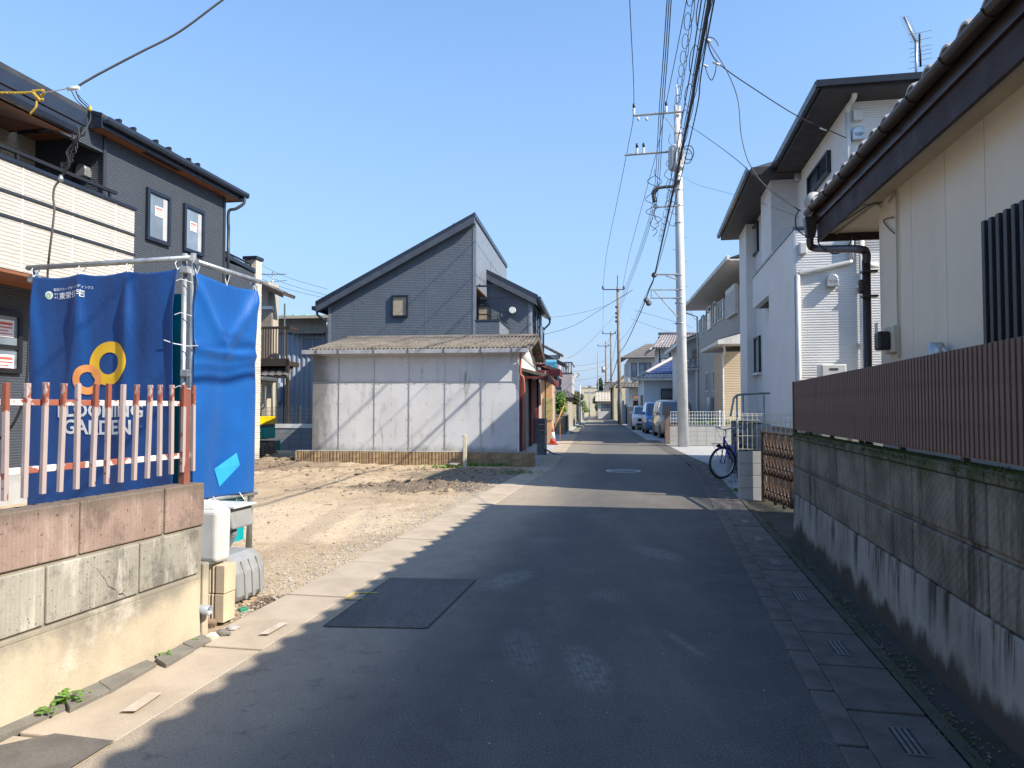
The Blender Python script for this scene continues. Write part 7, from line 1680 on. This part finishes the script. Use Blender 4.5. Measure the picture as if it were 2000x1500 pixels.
zl2 = hy(1350, 721, 0)[1]; tile_roof(hu, (-.4, -1.2, zl2), (4, -1.2, zl2), (4, 0, zl2 + .6), (-.2, 0, zl2 + .6), 14, 3, M['pale_tile'], amp=.05); BX('canopy_gutter', M['bwhite'], hu, -.45, 4, -1.3, -1.2, zl2 - .12, zl2); BX('porch_wall', M['white_wall'], hu, .6, 4, -.9, 0, 0, zl2 - .1)
# dark-roofed two-storey house
HV = Fr(at(1228, 800, 64).x, 64, FA); hy = HV.hy
hv = fthing('dark_tile_house', 'white two-storey house with dark hipped tile roof left of the blue-tiled house', 'house', HV)
zt = hy(1240, 700, 0)[1]; BX('wall', M['white_wall'], hv, 0, 4, 0, 7, 0, zt); zr_ = hy(1240, 676, 3)[1] + .2
tile_roof(hv, (-.7, -.7, zt), (4.6, -.7, zt), (4.6, 3, zr_), (1.9, 3, zr_), 22, 8, M['grey_tile']); tile_roof(hv, (-.7, 7, zt), (-.7, -.7, zt), (1.9, 3, zr_), (1.9, 7, zr_), 20, 8, M['grey_tile'])
zc2 = hy(1240, 757, 0)[1]; tile_roof(hv, (-1.2, -.9, zc2), (2.6, -.9, zc2), (2.6, 0, zc2 + .5), (-.9, 0, zc2 + .5), 12, 3, M['grey_tile'])
for xa_ in (.25, .95, 1.5): window(hv, 'y', 0, xa_, xa_ + .5, zt - 1.9, zt - .4, -1, M['grey_dark'], M['glass_pale'], .05, depth=.05)
BX('shutter_case', M['alu'], hv, -.35, -.0, -.05, 1.6, zt - 2.2, zt - .5); BX('door', M['dark_timber'], hv, .4, 1.3, -.04, -.001, 0, 2.1); BX('awning', mat('orange_awning', (.5, .2, .1), rough=.6), hv, .4, 1.5, -.8, -.05, 2.3, 2.5)
HY = Fr(at(1199, 800, 88).x, 88, FA); hy = HY.hy
hy3 = fthing('yellow_house', 'pale yellow gabled house beyond the second utility pole', 'house', HY); z0_ = hy(1200, 755, 0)[1]; zp_ = hy(1229, 728, 0)[1]; xp_ = hy(1229, 728, 0)[0]
mb = MB(); mb.prism([(0, 0), (2 * xp_, 0), (2 * xp_, z0_), (xp_, zp_), (0, z0_)], 'y', 0, 8); mb.build('wall', mat('yellow_render', (.55, .47, .30), rough=.8), hy3)
mb = MB(); mb.prism([(-.5, z0_ - .3), (xp_, zp_ + .02), (xp_, zp_ + .3), (-.5, z0_)], 'y', -.5, 8.4); mb.build('roof', M['grey_tile'], hy3); window(hy3, 'y', 0, .5, 1.3, 1.2, 2.4, -1, M['alu'], M['glass'], .06)
for (u, D, w, vt, wall, rf, lb) in ((1186, 112, 3.0, 762, M['grey_wall'], M['grey_tile'], 'small grey far house right of the conifer, its window catching the sky'), (1168, 100, 4.2, 782, M['white_wall'], M['beige_wall'], 'low far white garage building at the foot of the conifer')):
    f_ = Fr(at(u, 800, D).x, D, FA); zt = f_.hy(u, vt, 0)[1]; h = gable_house('far_house', lb, f_, 0, w, 0, 6, zt, zt + 1.2, wall, rf, 'x', .4, 12, 5); window(h, 'y', 0, .5, w * .55, zt * .45, zt * .8, -1, M['grey_dark'], M['glass_pale'], .08)
FB = Fr(at(1136, 800, 136).x, 136, FA); fb2 = fthing('far_hall', 'pale yellow far building closing the end of the street', 'building', FB); zt = FB.hy(1150, 757, 0)[1]; M['far_cream'] = mat('far_cream_wall', (.62, .54, .38), (.56, .48, .34), rough=.8, ns=.3)
BX('wall', M['far_cream'], fb2, 0, 9, 0, 9, 0, zt); BX('parapet', M['bwhite'], fb2, -.1, 9.1, -.1, 9.1, zt, zt + .25); BX('window_band', M['grey_wall'], fb2, .6, 3.2, -.05, -.001, zt - 1.0, zt - .8)
tree('conifer', 'tall dark conifer standing at the far end of the street', 116, 1172, 738, 800, 22, M['foliage_dark'], n=1800, leaf=.28, clumps=12, k=21)
tree('conifer', 'lower dark bushy tree left of the tall conifer', 110, 1164, 772, 802, 16, M['foliage_dark'], n=900, leaf=.25, clumps=7, k=22)
tree('garden_pine', 'dark pruned garden tree behind the second utility pole', 70, 1226, 778, 812, 22, M['foliage_dark'], n=900, leaf=.16, clumps=8, k=23)
roadwall('dark block wall along the right side past the parked white car', 52, 62, 1.5, M['tanblock'], .35, 'R', 7); roadwall('block wall on the right side beyond the second utility pole', 66, 84, 1.6, M['cblock'], .3, 'R', 7); roadwall('farthest block wall on the right side of the street', 88, 112, 1.6, M['tanblock'], .25, 'R', 6)
BX('white_fence_panel', M['white'], None, 0, .1, 0, 3.2, 0, 1.2).location = (re_(49.5) + .4, 49.2, .0)
o = bpy.data.objects['white_fence_panel']; o.rotation_euler = (0, 0, -R(FA)); tag(o, 'pale slatted fence panel just beyond the parked white car', 'fence')
for (sd, D, w, h, m_, lb) in (('L', 76, 7, 4.8, M['white_wall'], 'white far house behind the left wall'), ('L', 92, 8, 5.2, M['grey_wall'], 'grey far house on the left near the end of the street'), ('R', 70, 0, 0, None, ''), ):
    if not w: continue
    f_ = Fr(lo(D) - w - 3.0, D, FA); h_ = gable_house('far_house', lb, f_, 0, w, 0, 7, h, h + 1.5, m_, M['grey_tile'], 'y', .5, 14, 6); window(h_, 'x', w, 1, 2.4, 3, 4.1, 1, M['alu'], M['glass'], .06)

# ================================================ UTILITY POLES
M['pole_conc'] = mat('pole_concrete', (.62, .62, .61), (.52, .52, .52), rough=.7, ns=3, fine=50, bump=.1, streak=.25, scol=(.28, .28, .27)); M['pole_brown'] = mat('pole_weathered', (.26, .21, .17), (.20, .16, .13), rough=.85, ns=4); M['porc'] = mat('white_porcelain', (.72, .72, .70), rough=.25, bump=0)
PB = G(1335, 872); PD = PB.y
def pole(name, label, base, top, r0, r1, m):
    o = thing(name, label, 'utility pole', base); b = Vector(base); t = Vector(top) - b; MB().tube([(0, 0, -.2), t * .5, t], r0, 20, r2=r1).build('shaft', m, o); return o, b
pt = at(1322.5, 208, PD)
mp_, mb_ = pole('utility_pole', 'tall pale concrete utility pole with transformer, nearest on the right', (PB.x, PB.y, 0), pt, .21, .125, M['pole_conc'])
def L(u, v, dD=0): return at(u, v, PD + dD) - mb_
mb = MB(); mb.tube([L(1322.5, 208), L(1321.5, 165)], .03, 6); mb.build('lightning_rod', M['pole_conc'], mp_)
def arm(p, q, w=.045, nm='crossarm', par=None, m=None):
    p, q = Vector(p), Vector(q); d = (q - p).normalized(); mb = MB(); mb.tube([p, q], w, 4); return mb.build(nm, m or M['galv'], par or mp_)
arm(L(1236, 226, -.2), L(1334, 218, -.2)); arm(L(1220, 303, -.2), L(1312, 296, -.2)); arm(L(1300, 229, -.2), L(1323, 262, -.2), .02, 'brace')
def insul(p, par, s=1):
    mb = MB(); mb.lathe(p, [(.02, -.05), (.055 * s, 0), (.03, .03), (.06 * s, .07), (.03, .10), (.06 * s, .14), (.045, .20)], 12); o = mb.build('insulator', M['porc'], par); mb = MB(); mb.lathe((p[0], p[1], p[2] + .2), [(.045, 0), (.05, .14), (.02, .2)], 10); mb.build('cap', M['black'], o); return o
for u, v in ((1238, 224), (1301, 220), (1244, 302), (1257, 301)): insul(L(u, v, -.2) + Vector((0, 0, .04)), mp_)
for u, v in ((1247, 230), (1263, 230)): MB().lathe(L(u, v, -.2), [(.03, -.12), (.06, -.05), (.03, .02)], 10).build('hanging_insulator', M['porc'], mp_)
tc_ = L(1321, 331, -.33); mb = MB(); mb.lathe(tc_, [(.0, -.02), (.27, .0), (.28, .08), (.28, .80), (.29, .84), (.22, .90), (.0, .93)], 24); mb.build('transformer', M['pole_conc'], mp_); mb = MB()
for k in range(14): a = k * 2 * math.pi / 14; mb.box(tc_.x + .29 * math.cos(a) - .012, tc_.x + .29 * math.cos(a) + .012, tc_.y + .29 * math.sin(a) - .03, tc_.y + .29 * math.sin(a) + .03, tc_.z + .12, tc_.z + .75)
mb.build('cooling_fins', M['pole_conc'], mp_, kind='stuff')
for a, b_, w in (((1277, 405), (1326, 402), .035), ((1277, 536), (1326, 536), .035), ((1272, 566), (1326, 566), .025), ((1270, 582), (1326, 582), .025), ((1272, 566), (1272, 582), .02)): arm(L(*a, -.15), L(*b_, -.15), w, 'bracket_arm')
arm(L(1278, 568, -.15), L(1331, 628, -.1), .022, 'stay_brace'); arm(L(1300, 538, -.15), L(1322, 546, -.15), .025, 'brace', m=M['galv'])
for v in (262, 300, 345, 372, 402, 436, 538, 566, 582, 592, 632): 
    c_ = L(1323 + (v - 210) * 9 / 660, v); k = (872 - v) / 660; r_ = .21 + (.125 - .21) * k + .012; MB().lathe(c_, [(r_, -.025), (r_, .025)], 18).build('steel_band', M['galv'], mp_)
mb = MB()
for k in range(16): v = 440 + k * 24; c_ = L(1323 + (v - 210) * 9 / 660, v); s = 1 if k % 2 else -1; mb.tube([c_, c_ + Vector((s * .30, -.05, 0))], .010, 5)
mb.build('step_bolts', M['galv'], mp_, kind='stuff')
mb = MB(); mb.tube(bez([L(1278, 395, -.3), L(1276, 378, -.3), L(1284, 368, -.3), L(1300, 365, -.25), L(1318, 363, -.2), L(1327, 352, -.2)], 5), .06, 8); mb.build('cable_loop', M['wire'], mp_)
mb = MB(); rr = random.Random(5)
for k in range(9):      # tangled leads round the transformer and splice
    a = L(1278 + rr.uniform(-6, 6), 330 + k * 12, -.3 + rr.uniform(-.2, .2)); mb.tube(bez([a, a + Vector((rr.uniform(-.35, .1), 0, -.25)), a + Vector((rr.uniform(-.1, .3), .1, -.45)), a + Vector((.0, 0, -.7))], 4), .012, 4)
for k in range(8):
    a = L(1312 + rr.uniform(-6, 10), 262 + k * 22, -.35); mb.tube(bez([a, a + Vector((rr.uniform(-.25, -.05), 0, -.3)), a + Vector((rr.uniform(.1, .25), .0, -.5)), L(1321, 285 + k * 22, -.25)], 4), .010, 4)
mb.build('jumper_leads', M['wire'], mp_, kind='stuff')
mb = MB()
for (u, v, s) in ((1278, 537, .10), (1262, 586, .09), (1267, 592, .10)): mb.lathe(L(u, v, -.45), [(.0, -.07), (s, -.06), (s * 1.05, 0), (s, .06), (.0, .07)], 14, ax='y')
mb.build('splice_closures', M['grey_dark'], mp_, kind='stuff')
for (u, v, k) in ((1345, 298, 0), (1342, 305, 1)): 
    c_ = L(u, v, -.1); mb = MB(); mb.tube([c_ + Vector((.2 * math.cos(a), 0, .28 * math.sin(a))) for a in [j * math.pi / 8 for j in range(17)]], .018, 5); mb.build('cable_coil', M['wire'], mp_)
mb = MB(); p = L(1349, 300, -.1); mb.tube([p, L(1330, 297)], .015, 5); mb.build('coil_hook', M['galv'], mp_)
def far_pole(label, u, vb, vt, D, r, m, arms, dark=None, slant=0):
    b = at(u, 800, D); o = thing('utility_pole', label, 'utility pole', (b.x, D, 0), 0, 'utility poles down the street'); zt = at(u - slant, vt, D).z; dx = at(u - slant, 700, D).x - b.x
    MB().tube([(0, 0, -.1), (dx * .5, 0, zt * .5), (dx, 0, zt)], r, 10, r2=r * .6).build('shaft', m, o)
    if dark: MB().lathe((dx * .1, 0, 0), [(r * 1.12, 0), (r * 1.05, at(u, dark, D).z)], 12).build('dark_sleeve', M['grey_dark'], o)
    for (u0, u1, v) in arms:
        p, q_ = at(u0, v, D), at(u1, v, D); p = (p.x - b.x, -.15, p.z); q_ = (q_.x - b.x, -.15, q_.z); MB().tube([p, q_], .05, 4).build('crossarm', M['grey_dark'], o)
        for e in (p, q_): MB().lathe((e[0], e[1], e[2]), [(.05, .03), (.10, .12), (.05, .3), (.03, .35)], 8).build('insulator', M['grey_dark'], o)
    return o, b
D2 = 63
fp2, b2 = far_pole('second utility pole, brown with a dark lower half, beyond the parked cars', 1211, 829, 560, D2, .19, M['pole_brown'], [(1177, 1218, 566)], 766, 4)
MB().tube([(at(1206, 560, D2).x - b2.x, 0, at(1206, 560, D2).z), (at(1206, 538, D2).x - b2.x, 0, at(1206, 538, D2).z)], .04, 5).build('lightning_rod', M['grey_dark'], fp2)
for v in (600, 612, 620, 628): p = at(1203, v, D2); MB().lathe((p.x - b2.x, -.1, p.z), [(.06, -.1), (.09, 0), (.06, .1)], 8).build('rack_insulator', M['black'], fp2)
far_pole('third utility pole with a white box near its top, right of the thinner poles', 1195, 816, 648, 96, .18, M['pole_brown'], [(1177, 1202, 652)], None, 2)
o3, b3 = far_pole('fourth utility pole carrying a small grey transformer', 1184, 811, 666, 122, .20, M['pole_brown'], [(1168, 1189, 676)], None, 1); p = at(1178, 722, 122); MB().lathe((p.x - b3.x, -.2, p.z), [(.3, -.5), (.3, .5)], 12).build('transformer', M['alu'], o3)
far_pole('slim pole with pale lower half, left of the fourth utility pole', 1168, 810, 688, 108, .12, M['grey_wall'], [], None, 0)
far_pole('short slim pole farthest down the street in front of the yellow building', 1151, 805, 752, 128, .12, M['grey_wall'], [(1149, 1154, 756)], None, 0)
far_pole('thin pale pole on the left side by the garden shrubs', 1133, 824, 744, 70, .065, M['alu'], [], None, 0)
for (u, D, z, lb) in ((1097, 36, 0, 0),): pass
# ================================================ WIRES
def wire(label, pts, r=.012, m=None, n=9, name='overhead_wire', grp='overhead wires'):
    P = [at(u, v, D) if len((u, v, D)) == 3 else None for (u, v, D) in pts]; c = P[0].copy(); o = TB(name, m or M['wire'], None, bez([p - c for p in P], n), r, 5); o.location = c; tag(o, label, 'wire', grp); return o
def ext(p, q, k=1.0):      # carry on past the frame, level with the first half of the span
    a, b_ = at(*p), at(*q); return a, b_
def street(label, far, near, mid=None, r=.012, beyond=None, n=10, spiral=0):
    """far: point at the near pole; near: where the wire leaves the photo at the top (given distance); goes on towards the camera"""
    A, Bp = at(*far), at(*near); d = Bp - A; C_ = A + d * 1.9 + Vector((0, 0, -.25 * d.z * 1.9 + .4)); P = [A] + ([at(*mid)] if mid else []) + [Bp, C_]
    if beyond: P = [at(*q) for q in beyond] + P
    c = A.copy(); path = bez([p - c for p in P], n); mb = MB(); mb.tube(path, r, 5); o = mb.build('overhead_wire', M['wire']); o.location = c; tag(o, label, 'wire', 'overhead wires'); return path, c
W2 = (1178, 562, D2); PDm = PD - .2
street('leftmost high wire on its own insulator at the top of the near pole', (1238, 208, PDm), (1230, 0, 19.3), r=.013, beyond=[W2, (1184, 500, 52), (1205, 395, 39), (1226, 290, 31.5)])
street('high wire from the second insulator at the top of the near pole', (1301, 202, PDm), (1341, 0, 19.3), r=.013, beyond=[(1216, 562, D2), (1228, 500, 52), (1260, 380, 38), (1284, 290, 31)])
for k, (lb, u0, u1, vv) in enumerate((('left wire of the tight three-wire bundle passing the near pole', 1275, 1303, 392), ('middle wire of the tight three-wire bundle passing the near pole', 1279, 1307, 390), ('right wire of the tight three-wire bundle passing the near pole', 1283, 1311, 388))):
    street(lb, (u0, vv, PDm), (u1, 0, 12.0), (u0 + 13, 210, 16.6), r=.010, beyond=[(1206, 602 + k * 9, D2), (1222 + k * 3, 560, 50), (1248 + k * 3, 490, 36)])
street('thick black cable bundle running over the right side of the street', (1279, 535, PDm - .1), (1386, 0, 7.6), (1338, 262, 12.2), r=.025, beyond=[(1209, 690, D2), (1222, 672, 54), (1250, 612, 38), (1268, 566, 30)])
street('thin cable just right of the thick black bundle', (1285, 520, PDm), (1395, 0, 7.9), (1350, 262, 12.6), r=.010, beyond=[(1209, 668, D2), (1232, 640, 50), (1262, 575, 34)])
street('thin wire left of the thick black bundle', (1300, 405, PDm), (1370, 0, 10.5), (1338, 200, 14.6), r=.011)
path, c = street('thin wire carrying the coiled line above the near pole', (1323, 212, PDm), (1353, 0, 15.5), r=.008)
def coil(label, path, c, rad, pitch, r, t0=0, t1=.6, off=(0, 0, 0)):
    L_tot = 0; P = [Vector(p) for p in path]; seg = [(P[i + 1] - P[i]).length for i in range(len(P) - 1)]; T = sum(seg); out = []; s = t0 * T
    while s < t1 * T:
        q_ = s; i = 0
        while i < len(seg) - 1 and q_ > seg[i]: q_ -= seg[i]; i += 1
        p = P[i].lerp(P[i + 1], min(q_ / seg[i], 1)); a = s / pitch * 2 * math.pi; out.append(p + Vector((math.cos(a) * rad + off[0], 0, math.sin(a) * rad + off[2])) + (P[i + 1] - P[i]).normalized() * .45 * pitch * math.sin(a)); s += pitch / 14
    o = TB('coiled_line', M['wire'], None, out, r, 4); o.location = c; tag(o, label, 'wire', 'overhead wires')
coil('coiled hanging line of open loops left of the thick black bundle', path, c, .10, 1.45, .009, 0, .9, (-.05, 0, -.08))
path, c = street('thin messenger wire beside the thick bundle with coils wound round it', (1290, 470, PDm), (1378, 0, 8.2), (1334, 258, 13.0), r=.007)
coil('fine coil wound along the thick black bundle', path, c, .085, 1.3, .006, 0, .8)
# service drops
wire('service drop from the thick bundle to the white house wall', [(1380, 76, 9.5), (1402, 122, 9.8), (1480, 178, 10.3), (1560, 228, 10.8), (1618, 254, 11.1), (1668, 276, 11.2)], .008)
wire('long slack drop curving down to the cream house roof corner', [(1384, 82, 9.5), (1420, 140, 9.4), (1441, 195, 9.2), (1448, 265, 9.1), (1464, 320, 9.0), (1500, 368, 8.9), (1562, 412, 8.8)], .006)
wire('drop from beside the near pole to the cream house roof corner', [(1346, 246, 20), (1365, 258, 18), (1430, 305, 14), (1500, 366, 11), (1564, 412, 8.85)], .007)
wire('faint drop from below the transformer toward the white house', [(1336, 345, 26), (1360, 360, 24), (1440, 382, 19), (1530, 412, 14), (1560, 425, 13)], .005, M['wire_grey'])
wire('lower drop from the near pole to the beige house', [(1340, 586, 26), (1355, 620, 26.5), (1375, 632, 27), (1390, 628, 29)], .008, M['wire_grey'])
wire('upper wire crossing to the dark house gutter', [(1228, 573, 40), (1180, 598, 38), (1120, 614, 36), (1063, 621, 34)], .010, M['wire_grey'])
wire('lower wire crossing to the dark house wall', [(1236, 566, 36), (1180, 600, 36), (1120, 636, 35), (1060, 654, 34)], .012)
wire('sagging wire from the second pole to the left side houses', [(1204, 612, D2), (1170, 650, 56), (1130, 688, 50), (1108, 700, 46)], .014, M['wire_grey'])
wire('wire from the second pole toward the tiled roof on the right', [(1240, 606, 40), (1290, 620, 44), (1330, 632, 46), (1352, 640, 47)], .012, M['wire_grey'])
wire('low wire from the second pole toward the houses on the right', [(1232, 622, 50), (1280, 640, 50), (1320, 652, 50)], .012, M['wire_grey'])
for k, (va, vb, lb) in enumerate(((520, 562, 'top'), (535, 574, 'middle'), (548, 580, 'lowest'))): wire(lb + ' of the three thin wires between the cream pier and the dark house', [(500, va - 8, 29), (560, (va + vb) / 2 + 0, 29), (640, vb + 3, 29)], .008, M['wire_grey'])
wire('far wire between the third and second poles', [(1209, 640, D2), (1200, 650, 80), (1190, 662, 98), (1184, 680, 122)], .02, M['wire_grey'])
wire('far crossing wire by the fourth pole, upper', [(1184, 704, 118), (1150, 712, 105), (1105, 716, 90)], .025, M['wire_grey']); wire('far crossing wire by the fourth pole, middle', [(1190, 712, 118), (1150, 722, 105), (1110, 726, 85)], .02, M['wire_grey']); wire('far crossing wire by the fourth pole, lower', [(1192, 732, 118), (1160, 738, 110), (1118, 744, 85)], .02, M['wire_grey'])
wire('thick cable continuing from the second pole down the street', [(1209, 690, D2), (1200, 722, 78), (1193, 738, 96), (1184, 752, 122)], .04)
wire('thinner cable continuing beside it down the street', [(1207, 640, D2), (1199, 690, 78), (1195, 705, 96), (1185, 722, 122)], .02, M['wire_grey'])
wire('leftmost high wire between the second and third poles', [W2, (1178, 620, 80), (1177, 652, 96)], .014, M['wire_grey'])
# dead-end fittings of the drops
for (u, v, D, lb) in ((1399, 124, 9.8, 'small wire clamp on the service drop'), (1608, 252, 11.1, 'pale wire clamp before the white house wall'), (1377, 128, 12, 'small hanging connector on the black bundle'), (1381, 78, 9.5, 'tap connector high on the thick bundle')):
    p = at(u, v, D); t = MB().tube([(-.05, 0, .02), (.05, 0, -.02)], .016, 6).build('wire_clamp', M['porc']); t.location = p; tag(t, lb, 'clamp')
wire('short looped lead hanging from the black bundle', [(1377, 130, 12), (1384, 150, 12), (1391, 156, 11.9), (1397, 140, 11.8), (1399, 125, 11.8)], .008)
wire('two-tailed lead curling right from the black bundle', [(1381, 72, 9.5), (1392, 74, 9.5), (1400, 82, 9.5), (1403, 90, 9.5)], .006)
# leads at the cream house corner
wire('black loop of cable hanging at the cream house eave corner', [(1560, 412, 8.8), (1554, 425, 8.75), (1556, 445, 8.7), (1575, 461, 8.6), (1603, 462, 8.5), (1612, 455, 8.4), (1640, 440, 8.3)], .008)
wire('lower black cable loop under the cream house eave', [(1604, 458, 8.3), (1598, 470, 8.3), (1606, 484, 8.3), (1628, 495, 8.2), (1648, 490, 8.1), (1660, 476, 8.0), (1664, 462, 7.9)], .008)
# ---- cable, rope and clamp above the left banner
DW = 6.9
wire('thick black service cable running up out of the photo at upper left', [(146, 172, DW), (190, 146, 7.1), (270, 104, 7.4), (350, 62, 7.7), (437, -2, 8.0), (560, -90, 8.5)], .012, name='service_cable')
ro = thing('yellow_rope', 'yellow twisted rope with a knot tied to the service cable', 'rope', at(0, 182, DW)); c = at(0, 182, DW)
M['rope'] = mat('yellow_rope', (.55, .38, .05), (.40, .27, .04), rough=.85, ns=30)
def rope(pts, r=.011):
    P = bez([at(*p) - c for p in pts], 12); mb = MB()
    for ph in (0, 2.1, 4.2):
        out = [p + Vector((math.sin(i * .9 + ph) * r * .3, math.cos(i * .9 + ph) * r * .6, math.sin(i * .9 + ph) * r * .6)) for i, p in enumerate(P)]; mb.tube(out, r * .62, 5)
    return mb
rope([(-60, 180, DW), (0, 181, DW), (40, 181, DW), (66, 180, DW)]).build('rope', M['rope'], ro)
rope([(64, 178, DW), (84, 177, DW), (84, 186, DW + .05), (70, 188, DW), (66, 182, DW - .04), (78, 195, DW), (84, 194, DW)], .012).build('knot', M['rope'], ro)
rope([(74, 190, DW), (72, 200, DW), (70, 210, DW), (60, 222, DW)]).build('tail', M['rope'], ro)
wire('thin grey wire between the rope knot and the white clamp', [(82, 181, DW), (105, 178, DW), (132, 173, DW)], .005, M['alu'])
t = MB().tube([(-.05, 0, -.005), (.06, 0, .01)], .02, 8).build('white_clamp', M['porc']); t.location = at(142, 173, DW); tag(t, 'white wire clamp where the service cable meets the rope', 'clamp')
wire('thin twisted leads from the clamp down to the balcony edge', [(148, 178, DW), (156, 195, DW), (174, 214, DW + .1), (176, 235, DW + .1), (160, 262, DW), (150, 275, DW)], .006)
wire('second thin lead from the clamp to the yellow cap', [(140, 178, DW), (150, 196, DW), (168, 212, DW)], .005); wire('third thin lead swinging out beside the yellow cap', [(153, 185, DW), (158, 192, DW), (170, 203, DW), (176, 210, DW)], .004)
t = MB().lathe((0, 0, 0), [(.012, -.02), (.018, 0), (.01, .03)], 8).build('wire_connector', mat('yellow_cap', (.75, .5, .02), rough=.4)); t.location = at(176, 213, DW + .1); tag(t, 'small yellow cap on the thin leads', 'cap')
bu = thing('cable_bundle', 'black tangled cable bundle hanging down to the balcony edge', 'cable', at(150, 270, DW)); c2 = at(150, 270, DW); rr = random.Random(3)
for k in range(4):
    P = [(158 + rr.uniform(-5, 5), 248, DW), (148 + rr.uniform(-8, 8), 272, DW + rr.uniform(-.05, .05)), (138 + rr.uniform(-9, 9), 295, DW), (132 + rr.uniform(-6, 6), 318, DW), (122 + rr.uniform(-2, 2), 343, DW)]
    TB('strand', M['wire'], bu, bez([at(*p) - c2 for p in P], 6), .006, 5)
for k in range(9): p = at(150 - k * 3.2, 262 + k * 8.5, DW) - c2; TB('strand', M['wire'], bu, bez([p, p + Vector((rr.uniform(-.06, .06), 0, .02)), p + Vector((rr.uniform(-.05, .05), 0, -.05)), p + Vector((0, 0, -.07))], 4), .006, 5)
MB().lathe(at(119, 350, DW) - c2, [(.015, -.03), (.025, 0), (.015, .04)], 8).build('connector', M['alu'], bu)
wire('grey-brown service cable hanging down behind the blue banner', [(117, 352, DW), (107, 365, DW), (104, 385, DW), (106, 410, DW), (102, 450, DW), (96, 500, DW + .05), (93, 540, DW + .2), (92, 640, DW + .3)], .011, mat('grey_brown_cable', (.13, .115, .10), rough=.7), name='service_cable')
wire('black cable sagging at the left edge beside the ground floor window', [(58, 640, 8.6), (50, 760, 8.6), (25, 830, 8.6), (-20, 872, 8.6)], .016, name='service_cable')
